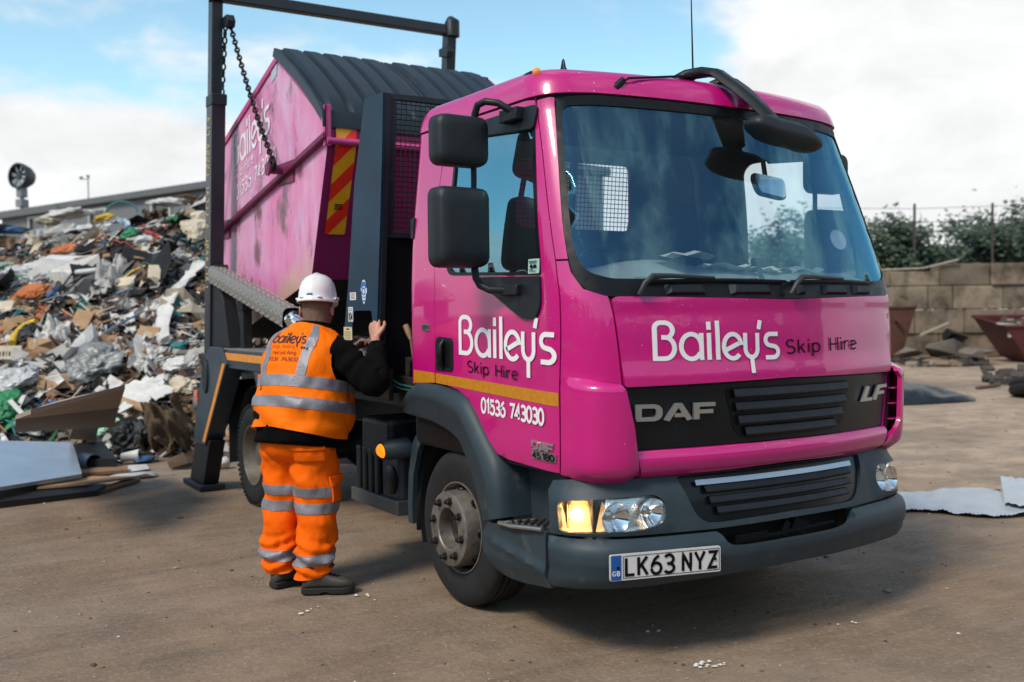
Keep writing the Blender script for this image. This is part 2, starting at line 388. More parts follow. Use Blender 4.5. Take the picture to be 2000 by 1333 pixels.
# ------------------------------------------------------------------ lettering drawn as pen strokes
def arc(cx, cy, rx_, ry_, a0, a1, n=14): return [(cx+rx_*math.cos(R_(a0+(a1-a0)*i/n)), cy+ry_*math.sin(R_(a0+(a1-a0)*i/n))) for i in range(n+1)]
G = {  # cap height 1: (width, strokes)
 '0': (.56, [arc(.28, .5, .28, .5, 90, 450, 28)]), '1': (.34, [[(.02, .78), (.26, 1.0), (.26, 0)]]), '7': (.54, [[(0, .95), (.54, .95), (.18, 0)]]),
 '3': (.54, [arc(.25, .74, .26, .25, 150, -90), arc(.25, .25, .29, .25, 90, -150), [(.14, .5), (.34, .5)]]), '4': (.58, [[(.42, 0), (.42, 1), (0, .28), (.58, .28)]]),
 '5': (.56, [[(.52, .95), (.1, .95), (.05, .5)]+arc(.26, .31, .3, .31, 130, -150)]), '6': (.56, [[(.44, 1.0), (.2, .82), (.04, .5)]+arc(.28, .3, .28, .3, 160, -180, 22)]),
 '8': (.56, [arc(.28, .75, .24, .25, -90, 270, 20), arc(.28, .26, .28, .26, 90, 450, 20)]),
 'S': (.58, [arc(.29, .75, .27, .25, 35, 270)+arc(.29, .25, .29, .25, 90, -145)]), 'k': (.46, [[(0, 0), (0, 1)], [(.42, .68), (.04, .3)], [(.16, .42), (.46, 0)]]),
 'i': (.06, [[(.03, 0), (.03, .68)], [(.03, .86), (.03, 1.0)]]), 'p': (.54, [[(0, -.32), (0, .68)], arc(.27, .34, .27, .34, 0, 360, 22)]), 'H': (.6, [[(0, 0), (0, 1)], [(.6, 0), (.6, 1)], [(0, .5), (.6, .5)]]),
 'r': (.32, [[(0, 0), (0, .68)], arc(.3, .34, .3, .34, 180, 75)]), 'e': (.54, [[(.03, .3), (.52, .42)]+arc(.27, .34, .27, .34, 14, 320, 20)]),
 'c': (.5, [arc(.27, .34, .27, .34, 45, 315, 18)]), 'y': (.5, [[(0, .68), (.25, .02)], [(.5, .68), (.16, -.3)]]), 'l': (.06, [[(.03, 0), (.03, 1)]]), 'n': (.46, [[(0, 0), (0, .68)], arc(.23, .38, .23, .3, 180, 0)+[(.46, 0)]]),
 'g': (.52, [arc(.26, .34, .26, .34, 0, 360, 20), [(.52, .68), (.52, -.1)]+arc(.26, -.08, .26, .22, 0, -150)]), 't': (.34, [[(.14, .95), (.14, 0)], [(0, .66), (.34, .66)]]), 'a': (.52, [arc(.26, .34, .26, .34, 0, 360, 20), [(.52, .68), (.52, 0)]]),
 'h': (.48, [[(0, 0), (0, 1)], arc(.23, .38, .23, .3, 180, 0)+[(.46, 0)]]),
 'o': (.54, [arc(.27, .34, .27, .34, 0, 360, 20)]), 'b': (.54, [[(0, 0), (0, 1)], arc(.27, .34, .27, .34, 0, 360, 20)]), 's': (.42, [arc(.21, .51, .19, .17, 35, 270)+arc(.21, .17, .21, .17, 90, -145)]), "'": (.08, [[(.06, 1.02), (.02, .78)]]),
 'L': (.5, [[(.03, 1), (.03, .06), (.5, .06)]]), 'K': (.56, [[(.03, 0), (.03, 1)], [(.52, 1), (.06, .42)], [(.2, .56), (.54, 0)]]), 'N': (.56, [[(.05, 0), (.05, .98), (.51, .02), (.51, 1)]]), 'Y': (.56, [[(0, 1), (.28, .45), (.56, 1)], [(.28, .47), (.28, 0)]]),
 'Z': (.54, [[(.02, .94), (.5, .94), (.04, .06), (.54, .06)]]), 'G': (.6, [arc(.3, .5, .3, .46, 45, 330, 18)+[(.57, .42), (.34, .42)]]), 'B': (.54, [[(.04, .05), (.04, .95), (.3, .95)]+arc(.3, .73, .2, .22, 90, -90, 8)+[(.06, .51)], [(.3, .51)]+arc(.3, .28, .24, .23, 90, -90, 8)+[(.02, .05)]]),
 'E': (.5, [[(.5, .94), (.05, .94), (.05, .06), (.5, .06)], [(.05, .5), (.46, .5)]]), 'V': (.56, [[(0, 1), (.28, .04), (.56, 1)]]), '.': (.1, [[(.05, 0), (.05, .12)]]), ' ': (.34, []),
 'D': (1.0, [[(.1, .12), (.1, .88), (.66, .88)]+arc(.66, .6, .24, .28, 90, 0, 6)+[(.9, .4)]+arc(.66, .4, .24, .28, 0, -90, 6)+[(.02, .12)]]), 'A': (1.1, [[(.08, 0), (.5, .9), (.62, .9), (1.02, 0)], [(.4, .3), (.85, .3)]]), 'F': (.9, [[(.1, 0), (.1, .88), (.9, .88)], [(.1, .46), (.8, .46)]]),
}
LOGO = [  # round geometric lettering of the firm's name, in units of its lower-case height
 [(.08, .06), (.08, 1.16)]+arc(.3, 1.16, .22, .22, 180, 90, 6)+[(.42, 1.38)]+arc(.42, 1.1, .27, .28, 90, -70, 10), [(.3, .84), (.42, .84)]+arc(.42, .45, .32, .39, 90, -90, 12)+[(.0, .06)],
 arc(1.33, .5, .36, .46, 0, 330, 26), [(1.69, 1.0), (1.69, 0)],
 [(1.97, 0), (1.97, 1.0)], [(1.97, 1.12), (1.97, 1.42)], [(2.29, 0), (2.29, 1.46)],
 [(2.56, .34), (3.12, .62)]+arc(2.86, .5, .34, .46, 16, 318, 24),
 [(3.36, 1.0), (3.36, .5)]+arc(3.61, .42, .25, .34, 170, 370, 14)+[(3.86, 1.0)], [(3.61, .08), (3.61, -.52)],
 [(4.0, 1.48), (3.92, 1.14)],
 [(4.74, .96), (4.4, .96)]+arc(4.4, .74, .2, .22, 90, 270, 10)+[(4.5, .5)]+arc(4.5, .28, .24, .22, 90, -90, 10)+[(4.18, .06)],
]
def ribbons(strokes, w, step=0.25):
    out = []
    for st in strokes:
        p = []
        for i in range(len(st)-1):
            a = st[i]; b = st[i+1]; L = math.hypot(b[0]-a[0], b[1]-a[1]); k = max(1, int(L/step))
            if L < 1e-6: continue
            p += [(a[0]+(b[0]-a[0])*j/k, a[1]+(b[1]-a[1])*j/k) for j in range(k)]
        p.append(st[-1]); closed = math.hypot(p[0][0]-p[-1][0], p[0][1]-p[-1][1]) < 1e-4; n = len(p); L_ = []
        for i in range(n):
            a = p[i-1] if i else (p[n-2] if closed else None); b = p[i+1] if i < n-1 else (p[1] if closed else None)
            d1 = Vector((p[i][0]-a[0], p[i][1]-a[1])).normalized() if a else None; d2 = Vector((b[0]-p[i][0], b[1]-p[i][1])).normalized() if b else None
            if d1 is None: d1 = d2
            if d2 is None: d2 = d1
            n1_ = Vector((-d1.y, d1.x)); n2_ = Vector((-d2.y, d2.x)); mm = n1_+n2_
            mm = mm.normalized() if mm.length > 1e-3 else n1_
            k = min(1.9, 1/max(0.4, mm.dot(n1_)))*w/2
            L_.append(((p[i][0]+mm.x*k, p[i][1]+mm.y*k), (p[i][0]-mm.x*k, p[i][1]-mm.y*k)))
        out.append(L_)
    return out
def text_strokes(txt, gap=.16):
    x = 0; out = []
    for ch in txt:
        w, st = G[ch]; out += [[(x+a, b) for a, b in q] for q in st]; x += w+gap
    return out, x-gap
def letter_mesh(strokes, w, place, mb=None, m=0, step=0.25):
    """place(x, y, k) turns a letter point into a place; k numbers the stroke so that crossings never share a plane"""
    mb = mb or MB()
    for k, L in enumerate(ribbons(strokes, w, step)):
        vs = []
        for a, b in L: vs += [place(a[0], a[1], k), place(b[0], b[1], k)]
        mb.add(vs, [(2*i, 2*i+1, 2*i+3, 2*i+2) for i in range(len(L)-1)], m)
    return mb
def on_skin(H, fx, fz, side='F', off=0.003):
    """places letter points on a skin, front by x or driver's side by y"""
    def f(x, y, k):
        z = fz(x, y); q = fx(x, y)
        u = H.ux(q, z) if side == 'F' else -H.uy(q, z)
        return H.P(u, z, (off(z) if callable(off) else off)+k*0.00025)
    return f
# ------------------------------------------------------------------ the lorry: cab
truck = empty('skip_lorry', (0, 3.0, 0), 'bright pink skip lorry with grey bumper and its indicators lit, parked in the yard', 'lorry')
T = truck
cab_shell = skin(cab, [(-2.85, .80), (2.85, .80), (2.85, 2.62), (-2.85, 2.62)], [], .06, -.012, 0)
# openings
WS_OUT = rounded([(-.835, 1.590), (0, 1.576), (.835, 1.590), (.915, 1.622), (.952, 1.74), (.945, 1.93), (.915, 2.30), (.898, 2.493), (.72, 2.506), (0, 2.498), (-.72, 2.506), (-.898, 2.493), (-.915, 2.30), (-.945, 1.93), (-.952, 1.74), (-.915, 1.622)],
                 [.02, 0, .02, .03, .05, 0, 0, .06, .05, 0, .05, .06, 0, 0, .05, .03], 4)
WS_IN = rounded([(-.80, 1.668), (0, 1.656), (.80, 1.668), (.89, 1.70), (.918, 1.80), (.905, 2.0), (.885, 2.30), (.868, 2.462), (.72, 2.474), (0, 2.466), (-.72, 2.474), (-.868, 2.462), (-.885, 2.30), (-.905, 2.0), (-.918, 1.80), (-.89, 1.70)],
                [.02, 0, .02, .04, .05, 0, 0, .05, .05, 0, .05, .05, 0, 0, .05, .04], 4)
WIN_YZ = rounded([(.40, 1.69), (1.29, 1.72), (1.27, 2.38), (1.20, 2.44), (.548, 2.44)], [.015, .08, .05, .05, .02], 4)
WIN = [sy(*p) for p in WIN_YZ]
skinmats = [lining]
cab_shell = skin(cab, [(-2.85, .80), (2.85, .80), (2.85, 2.60), (-2.85, 2.60)], [WS_IN, WIN, mir(WIN)], .05, -.03, 0)
cab_shell.build('cab_lining', lining, T, smooth=60)
dark_gap = skin(cab, [(-2.84, .82), (2.84, .82), (2.84, 2.60), (-2.84, 2.60)], [WS_IN, WIN, mir(WIN)], .05, -.014, 0)
dark_gap.build('cab_frame', black, T, smooth=60)
DOOR_F = [(-.30+0, 0)]
def dseam(z):                            # u of the door's front seam at height z
    tab = [(.80, -1.036), (1.19, -1.043), (1.75, -1.020), (2.24, -1.010), (2.5, -1.010)]
    for a, b in zip(tab, tab[1:]):
        if a[0] <= z <= b[0]: return a[1]+(b[1]-a[1])*(z-a[0])/(b[0]-a[0])
    return tab[0][1] if z < .8 else tab[-1][1]
G2 = .003                               # half of a panel gap
arch_edge = [(.694, .832), (.80, .850), (.87, .905), (.968, 1.01), (1.06, 1.095), (1.16, 1.132), (1.28, 1.150), (1.40, 1.157)]
door = [(dseam(.818)-G2, .818)]+[(dseam(z)-G2, z) for z in (1.0, 1.19, 1.5, 1.75, 2.0, 2.24, 2.44)]
door += [(dseam(2.44)-.012, 2.492)]+[sy(.62, 2.496), sy(1.30, 2.496), sy(1.385, 2.44), sy(1.412, 2.2), sy(1.412, 1.8), sy(1.412, 1.45)]
door += [sy(*p) for p in arch_edge[::-1]]
door_l = rounded(door, [.03]+[0]*8+[.03, .06]+[0]*3+[.0]+[0]*7+[.05], 4) if False else door
door_mb = skin(cab, door_l, [WIN], .035)
door_o = door_mb.build('cab_door', pink, T, smooth=50)
door_far = skin(cab, mir(door_l), [mir(WIN)], .06).build('cab_door', pink, T, smooth=50)
# side panel behind each door, the back wall and the rear corner
def rearside(sg):
    p = [sy(1.418, 1.157), sy(1.418, 1.8), sy(1.418, 2.2), sy(1.39, 2.45), sy(1.32, 2.496)]
    p += [(-2.85, 2.496), (-2.85, 1.14), sy(1.66, 1.14)]
    return p if sg < 0 else mir(p)
for sg in (-1, 1): skin(cab, rearside(sg), [], .035).build('side_panel', pink, T, smooth=50)
def wall_back(y, holes, res=.06):
    V, F, L = cdt([(-1.0, .86), (1.0, .86), (1.0, 1.8), (.95, 2.45), (.90, 2.58), (-.90, 2.58), (-.95, 2.45), (-1.0, 1.8)], holes, res)
    mb = MB(); mb.add([(x, y, z) for x, z in V], F); return mb
RW = [rounded([(-.40, 2.02), (.445, 2.02), (.445, 2.42), (-.40, 2.42)], .06, 4)]
rb = wall_back(1.73, [rounded([(-.44, 1.98), (.485, 1.98), (.485, 2.46), (-.44, 2.46)], .06, 4)]); rb.add([], [])
back_o = rb.build('back_wall', pink, T, smooth=60)
wall_back(1.66, RW).build('back_lining', lining, T, smooth=60)
# roof: the rounded edge, then the crowned top
ro = [(-2.85, 2.503), (-1.9, 2.503), (-1.03, 2.503), (-.95, 2.506), (-.72, 2.512), (0, 2.505), (.72, 2.512), (.95, 2.506), (1.03, 2.503), (1.9, 2.503), (2.85, 2.503), (2.85, 2.642), (-2.85, 2.642)]
roof = skin(cab, ro, [], .03, lambda u, v: .006)
us = [-2.85+5.7*i/140 for i in range(141)]; rim = [Vector(cab.P(u, 2.642, .006)) for u in us]; c0 = Vector((0, 1.05, 2.66))
rows = []
for k in range(9):
    t = k/8; rows.append([Vector((p.x+(0-p.x)*t, p.y+(1.05-p.y)*t, p.z+.022*(1-(1-t)**2))) for p in rim])
roof.grid(rows)
roof_o = roof.build('roof', pink, T, smooth=50)
# pillars and lower corner panels either side of the windscreen
def pil(sg):
    p = [(dseam(1.757)+G2, 1.757)]+[(dseam(z)+G2, z) for z in (2.0, 2.24, 2.44)]+[(dseam(2.49)+G2, 2.490), (-.93, 2.496), (-.902, 2.494), (-.918, 2.30), (-.948, 1.93), (-.955, 1.757)]
    return p if sg < 0 else mir(p)
for sg in (-1, 1): skin(cab, pil(sg), [], .025).build('windscreen_pillar', pink, T, smooth=50)
def cpan(sg):
    p = [(dseam(.815)+G2, .815)]+[(dseam(z)+G2, z) for z in (1.0, 1.25, 1.5, 1.748)]+[(-.956, 1.748), (-.954, 1.70), (-.92, 1.624), (-.845, 1.597), (-.839, 1.594), (-.822, 1.20), (-.815, 1.185), (-.785, .93), (-.762, .80), (-.9, .795)]
    return p if sg < 0 else mir(p)
for sg in (-1, 1):
    cp = skin(cab, cpan(sg), [], .025).build('corner_panel', pink, T, smooth=50)
    # the air deflector stands off the corner, open towards the grille
    def dof(u, v):
        a = abs(u); t = min(1, max(0, (1.035-a)/.15)); s = t*t*(3-2*t)
        top = min(1, max(0, (1.245-v)/.045)); top = top*top*(3-2*top)
        lead = max(0, ((.885 if sg > 0 else .84)-a)/.045); bot = min(1, max(0, (v-.80)/.05)); bot = .35+.65*bot
        return (.004+.060*s*top*bot)-.016*min(1.3, lead)**2
    df = [(dseam(.82)+.006, .815), (dseam(1.2)+.006, 1.2), (dseam(1.2)+.012, 1.247), (-.93, 1.236), (-.850, 1.222), (-.838, 1.20), (-.858, 1.165), (-.856, .95), (-.835, .90), (-.79, .86), (-.757, .806), (-.9, .797)]
    if sg < 0: df = [(dseam(.82)+.006, .815), (dseam(1.2)+.006, 1.2), (dseam(1.2)+.012, 1.247), (-.93, 1.236), (-.832, 1.214), (-.822, 1.19), (-.775, .845), (-.757, .806), (-.9, .797)]
    df = df if sg < 0 else mir(df)
    skin(cab, df, [], .018, dof, .022).build('air_deflector', pink, cp, smooth=60)
    for z in (.95, 1.03, 1.11):
        fins = MB()
        a = [cab.P(sg*uu, z, o_) for uu, o_ in ((.82, .004), (.90, .004), (.90, .05), (.825, .030))]
        b = [(p[0], p[1], p[2]+.006) for p in a]; fins.hexa(a+b)
        fins.build('fin', pink, cp, smooth=0)
    skin(cab, [(sg*.795, .89), (sg*.93, .89), (sg*.93, 1.20), (sg*.822, 1.195)][::int(-sg)], [], .03, .005, 0).build('vent', black, cp, smooth=60)
# bonnet, grille and lower lip
bonnet = rounded([(-.817, 1.200), (0, 1.213), (.817, 1.200), (.834, 1.588), (.6, 1.584), (0, 1.570), (-.6, 1.584), (-.834, 1.588)], [.012, 0, .012, .03, 0, 0, 0, .03], 4)
def bof(u, v): return .006+.014*math.exp(-((v-1.225)/.06)**2)+.010*math.exp(-((v-1.57)/.03)**2)
skin(cab, bonnet, [], .025, bof, .03).build('bonnet', pink, T, smooth=50)
gr = [(-.785, .925), (0, .928), (.785, .925), (.815, 1.19), (0, 1.204), (-.815, 1.19)]
grille = skin(cab, gr, [], .03, -.006, .02).build('grille', grille_black, T, smooth=50)
lip = [(-.757, .806), (0, .826), (.757, .806), (.785, .920), (0, .924), (-.785, .920)]
def lof(u, v): t = (v-.80)/.12; return .004+.026*min(1, max(0, t)/.35)*(1 if t < .8 else max(.2, 1-(t-.8)/.25))
skin(cab, lip, [], .02, lof, .03).build('lower_panel', pink, T, smooth=50)
# grille slats: a recess of four horizontal blades
sl = MB()
for k, (z0, x0, x1) in enumerate(((1.135, -.335, .43), (1.075, -.325, .41), (1.015, -.31, .385), (.962, -.27, .33))):
    n = 22; rows = [[], [], [], [], []]
    for i in range(n+1):
        x = x0+(x1-x0)*i/n
        for r, (dz, o_) in enumerate(((.040, -.004), (.036, .010), (.006, .022), (-.002, .018), (-.006, -.004))):
            u = cab.ux(x, z0+dz); rows[r].append(cab.P(u, z0+dz, o_))
    sl.grid(rows)
sl.build('slat', darkplastic, grille, smooth=30)
rec = skin(cab, rounded([(-.355, 1.178), (.45, 1.178), (.40, .985), (.33, .945), (-.26, .943), (-.31, .985)], .03, 3), [], .04, -.003, 0).build('slat_recess', black, grille, smooth=60)
# windscreen, its black surround and the side windows
wsf = skin(cab, WS_OUT, [WS_IN], .03, .002, .025).build('windscreen_surround', black, T, smooth=60)
skin(cab, WS_IN, [], .05, -.004, 0).build('windscreen', glass, T, smooth=180)
for sg, d in ((-1, door_o), (1, door_far)):
    w = WIN if sg < 0 else mir(WIN)
    skin(cab, w, [], .06, -.006, 0).build('window', sideglass if sg < 0 else clearglass, d, smooth=180)
    inn = [sy(*p) for p in rounded([(.425, 1.705), (1.265, 1.735), (1.25, 2.37), (1.19, 2.415), (.56, 2.415)], [.015, .08, .05, .05, .02], 4)]
    inn = inn if sg < 0 else mir(inn)
    skin(cab, w, [inn], .04, .003, .02).build('window_seal', black, d, smooth=60)
    tp = [sy(*p) for p in rounded([(.985, 1.70), (.40, 1.686), (.392, 1.56), (.43, 1.500), (.53, 1.490), (.72, 1.575)], [.01, .01, .03, .06, .05, .05], 4)]
    tp = tp if sg < 0 else mir(tp)
    skin(cab, tp, [], .025, .012, .02).build('mirror_base', darkplastic, d, smooth=50)
    up_ = [sy(*p) for p in rounded([(.53, 2.36), (1.05, 2.40), (1.05, 2.47), (.53, 2.47)], .02, 3)]
    up_ = up_ if sg < 0 else mir(up_)
    skin(cab, up_, [], .025, .018, .02).build('mirror_bracket', darkplastic, d, smooth=50)
def rect_skin(x0, x1, z0, z1, off, H=cab, res=.03, fl=.004): return skin(H, [(H.ux(x0, z0), z0), (H.ux(x1, z0), z0), (H.ux(x1, z1), z1), (H.ux(x0, z1), z1)], [], res, off, fl)
def rect_side(y0, y1, z0, z1, off, r=0.0, res=.03, fl=.004, shear=0.0):
    p = [(y0, z0+shear*y0), (y1, z0+shear*y1), (y1, z1+shear*y1), (y0, z1+shear*y0)]
    if r: p = rounded(p, r, 4)
    return skin(cab, [sy(*q) for q in p][::-1], [], res, off, fl)
# handle: recessed dark pocket with a raised grip
h = skin(cab, [sy(*p) for p in rounded([(1.215, 1.225), (1.40, 1.225), (1.40, 1.405), (1.215, 1.395)][::-1], [.03, .05, .02, .03], 5)], [], .02, .006, .012).build('handle', darkplastic, door_o, smooth=50)
hb = MB(); hb.tube([cab.P(-cab.uy(1.31, z), z, o_) for z, o_ in ((1.24, .004), (1.26, .022), (1.31, .026), (1.36, .022), (1.385, .004))], [.012, .016, .018, .016, .012], 8, flat=1.0); hb.build('handle_grip', black, door_o, smooth=60)
skin(cab, [sy(*p) for p in rounded([(1.24, 1.245), (1.37, 1.245), (1.37, 1.385), (1.24, 1.380)][::-1], .025, 4)], [], .03, .0075, 0).build('handle_recess', black, door_o, smooth=60)
# reflective stripe, cut at the door seam
skin(cab, [sy(.283, 1.113), sy(.283, 1.172), sy(1.408, 1.208), sy(1.408, 1.158)], [], .03, .0022, .002).build('reflective_stripe', amber_tape, door_o, smooth=60)
skin(cab, [sy(1.422, 1.158), sy(1.422, 1.209), sy(1.665, 1.216), sy(1.665, 1.146)], [], .03, .0022, .002).build('reflective_stripe', amber_tape, T, smooth=60)
# the writing on the cab
W0 = .165
letter_mesh(LOGO, W0, on_skin(cab, lambda x, y: 1.152-x*.1795, lambda x, y: 1.318+y*.137-x*.005, 'S', .003)).build('lettering', white, door_o, smooth=60)
letter_mesh(LOGO, W0, on_skin(cab, lambda x, y: -.735+x*.1398, lambda x, y: 1.312+y*.118-x*.0025, 'F', lambda z: bof(0, z)+.0028)).build('lettering', white, T, smooth=60)
st, w = text_strokes('Skip Hire', .26)
letter_mesh(st, .11, on_skin(cab, lambda x, y: 1.066-x*.468/w, lambda x, y: 1.231+y*.056-x*.0028, 'S', .003)).build('lettering', blackvinyl, door_o, smooth=60)
letter_mesh(st, .11, on_skin(cab, lambda x, y: -.015+x*.528/w, lambda x, y: 1.322+y*.062+x*.001, 'F', lambda z: bof(0, z)+.0028)).build('lettering', blackvinyl, T, smooth=60)
st, w = text_strokes('01536 743030', .15)
letter_mesh(st, .21, on_skin(cab, lambda x, y: .932-x*.548/w, lambda x, y: 1.040+y*.068-x*.0019, 'S', .003)).build('lettering', white, door_o, smooth=60)
badge = MB()
st, w = text_strokes('DAF', .1)
letter_mesh(st, .27, on_skin(cab, lambda x, y: .482-x*.168/w, lambda x, y: .908+y*.040-x*.0009, 'S', .008), badge)
bd = badge.build('model_badge', silver, door_o, smooth=0, solid=.006)
b2 = rect_side(.302, .484, .865, .901, .005, .004).build('model_badge', mat('badge_grey', srgb(150, 148, 150), .35, metal=.6), door_o, smooth=60)
st, w = text_strokes('45.180', .16)
letter_mesh(st, .2, on_skin(cab, lambda x, y: .476-x*.164/w, lambda x, y: .870+y*.027, 'S', .007)).build('lettering', black, b2, smooth=60)
b3 = rect_side(1.47, 1.555, 1.432, 1.468, .005, .004).build('engine_badge', mat('badge_grey', srgb(150, 148, 150), .35), T, smooth=60)
st, w = text_strokes('EEV', .2)
letter_mesh(st, .18, on_skin(cab, lambda x, y: 1.547-x*.068/w, lambda x, y: 1.438+y*.024, 'S', .007)).build('lettering', black, b3, smooth=60)
st, w = text_strokes('DAF', .1)
gb_ = letter_mesh(st, .24, on_skin(cab, lambda x, y: -.816+x*.383/w, lambda x, y: 1.050+y*.073-x*.001, 'F', .012)); gb_.build('badge_letters', silver, grille, smooth=0, solid=.012)
LF = [[(.35, 1), (.08, .1), (.62, .1)], [(.80, 0), (1.10, .9), (1.72, .9)], [(.92, .46), (1.5, .46)]]
letter_mesh(LF, .23, on_skin(cab, lambda x, y: .575+x*.150, lambda x, y: 1.064+y*.072, 'F', .012)).build('badge_letters', silver, grille, smooth=0, solid=.01)
stk = rect_side(.412, .50, 1.70, 1.765, .006, .004).build('window_sticker', mat('sticker_pale_green', srgb(170, 205, 196), .4, var=.1, vscale=30), door_o, smooth=60)
q = MB()
for a, b, c, d in ((.425, .49, 1.752, 1.756), (.43, .485, 1.744, 1.747), (.455, .487, 1.716, 1.719), (.43, .485, 1.709, 1.712)): q.add([cab.P(-cab.uy(y, z), z, .0105) for y, z in ((a, c), (b, c), (b, d), (a, d))], [(0, 1, 2, 3)])
q.add([cab.P(-cab.uy(.468+.013*math.cos(t*math.pi/6), 1.73), 1.731+.009*math.sin(t*math.pi/6), .0105) for t in range(12)], [tuple(range(12))])
q.add([cab.P(-cab.uy(y, z), z, .0105) for y, z in ((.452, 1.724), (.428, 1.724), (.428, 1.738), (.452, 1.738))], [(0, 1, 2, 3)])
q.build('sticker_print', black, stk if False else door_o, smooth=0)

# mirrors on the driver's side and a matching pair on the far side
def mirror_head(c, sx, sz, yaw, depth, r):
    """a rounded shell, flat at the back (glass) and domed towards the front"""
    mb = MB(); rows = []
    out = rounded([(-sx/2, -sz/2), (sx/2, -sz/2), (sx/2, sz/2), (-sx/2, sz/2)], r, 7); M = rz(yaw); c = Vector(c)
    for s, d in ((.93, .0), (1.0, .012), (1.0, depth*.55), (.965, depth*.82), (.88, depth*.95), (.6, depth*1.0), (.0, depth*1.01)):
        rows.append([c+M@Vector((x*s, -d, z*s)) for x, z in out])
    mb.grid(rows, closed=True)
    gl = MB(); gl.add([c+M@Vector((x*.92, .004, z*.92)) for x, z in out], [tuple(range(len(out)))])
    return mb, gl
shellm = mat('mirror_shell', srgb(24, 30, 34), .55, var=.1, vscale=6, bump=.08, bscale=260)
mirglass = mat('mirror_glass', (.8, .82, .84), .02, metal=1.0)
for sg in (-1, 1):
    for nm, z, sz, dep in (('wide_angle_mirror', 2.328, .235, .11), ('wing_mirror', 1.925, .375, .13)):
        a, b = mirror_head((sg*(1.252 if z > 2 else 1.262), .86, z), .285, sz, sg*-.06, dep, .055)
        o = a.build(nm, shellm, T, smooth=60); b.build('glass', mirglass, o, smooth=0)
    arm = MB()
    arm.tube([(sg*1.0, .64, 2.435), (sg*1.04, .66, 2.455), (sg*1.10, .70, 2.50), (sg*1.14, .75, 2.512), (sg*1.158, .79, 2.50), (sg*1.162, .81, 2.46), (sg*1.162, .82, 2.40)], .017, 12)
    arm.tube([(sg*1.165, .82, 2.42), (sg*1.168, .82, 1.72)], .014, 12)
    arm.tube([(sg*1.168, .82, 1.74), (sg*1.166, .81, 1.69), (sg*1.155, .79, 1.655), (sg*1.13, .74, 1.632), (sg*1.08, .62, 1.628)], .018, 12)
    arm.box((sg*1.085, .62, 1.63), (.05, .15, .05)); arm.box((sg*1.03, .68, 2.445), (.07, .15, .06))
    arm.build('mirror_arm', darkplastic, T, bevel=.006, smooth=50)
# kerb mirror on the roof edge of the far side
arm = MB()
def sweep(pts, w0, w1, h):
    rows = []
    n = len(pts)
    for i, p in enumerate(pts):
        p = Vector(p); a = Vector(pts[max(0, i-1)]); b = Vector(pts[min(n-1, i+1)]); t = (b-a).normalized(); x = Vector((1, .25, 0)).normalized(); y = t.cross(x).normalized(); w = w0+(w1-w0)*i/(n-1)
        rows.append([p+x*w*a_+y*h*b_ for a_, b_ in ((-1, -.6), (-.8, .8), (-.5, 1), (.5, 1), (.8, .8), (1, -.6), (.6, -1), (-.6, -1))])
    return rows
ka = [(-.19, .50, 2.655), (-.155, .43, 2.684), (-.08, .41, 2.70), (-.03, .37, 2.69), (.018, .27, 2.598), (.06, .21, 2.53), (.095, .16, 2.464), (.11, .13, 2.41)]
arm.grid(sweep(ka, .055, .058, .022), closed=True)
kb = [(.03, .47, 2.66), (.075, .44, 2.682), (.105, .40, 2.67), (.125, .34, 2.62), (.134, .29, 2.572), (.137, .23, 2.515), (.135, .17, 2.43)]
arm.grid(sweep(kb, .034, .036, .018), closed=True)
arm.build('kerb_mirror_arm', darkplastic, T, smooth=60)
km = MB(); rows = []
for s, z in ((.0, 2.408), (.5, 2.402), (.85, 2.378), (1.0, 2.345), (.97, 2.325), (.80, 2.30), (.5, 2.288), (0, 2.285)):
    rows.append([Vector((.143+.228*s*math.copysign(abs(math.cos(t))**.5, math.cos(t)),   .105+.080*s*math.copysign(abs(math.sin(t))**.5, math.sin(t)), z+.024-.075*s*math.cos(t)*.55)) for t in [2*math.pi*k/32 for k in range(32)]])
km.grid(rows, closed=True); km.build('kerb_mirror', shellm, T, smooth=70)
stay = MB(); stay.tube([(-.61, .40, 2.585), (-.58, .385, 2.61), (-.18, .40, 2.668)], .006, 8); stay.tube([(-.64, .41, 2.56), (-.60, .395, 2.605)], [.022, .016], 10); stay.build('mirror_stay', black, T, smooth=60)

# aerials, side lamp on the roof edge
an = MB(); an.tube([(.03, .62, 2.66), (.027, .615, 2.76)], [.012, .007], 8); an.tube([(.027, .615, 2.76), (.0, .60, 3.32)], [.005, .002], 6); an.build('whip_aerial', black, T, smooth=60)
an = MB(); an.grid([[Vector((-.70+dx*s, .74+dy*s*1.7, 2.672+z)) for dx, dy in [(.035*math.cos(t), .035*math.sin(t)) for t in [k*math.pi/6 for k in range(12)]]] for s, z in ((1.1, -.01), (.9, .012), (.5, .026), (.3, .046), (.16, .080), (.05, .088))], closed=True); an.build('fin_aerial', black, T, smooth=60)
cb = MB(); cb.tube([(-.72, .73, 2.685), (-.84, .66, 2.672), (-.93, .60, 2.640), (-.965, .57, 2.57), (-.985, .555, 2.50)], .005, 6); cb.build('cable', black, T, smooth=60)
rl = MB(); rl.grid([[Vector((-.925+.045*s*math.cos(t),   .665+.085*s*math.sin(t), 2.618+z)) for t in [k*math.pi/8 for k in range(16)]] for s, z in ((1.15, -.03), (1.0, 0), (.8, .03), (.4, .04), (0, .042))], closed=True); rlo = rl.build('roof_marker', black, T, smooth=60)
ll = MB(); ll.lathe([(0, .028), (.014, .024), (.020, .012), (.020, 0)], (-.95, .60, 2.638), (-.55, -.8, .2), 14); ll.build('lens', mat('amber_lens_dim', srgb(225, 140, 70), .15, emit=srgb(235, 150, 80), estr=.25), rlo, smooth=60)
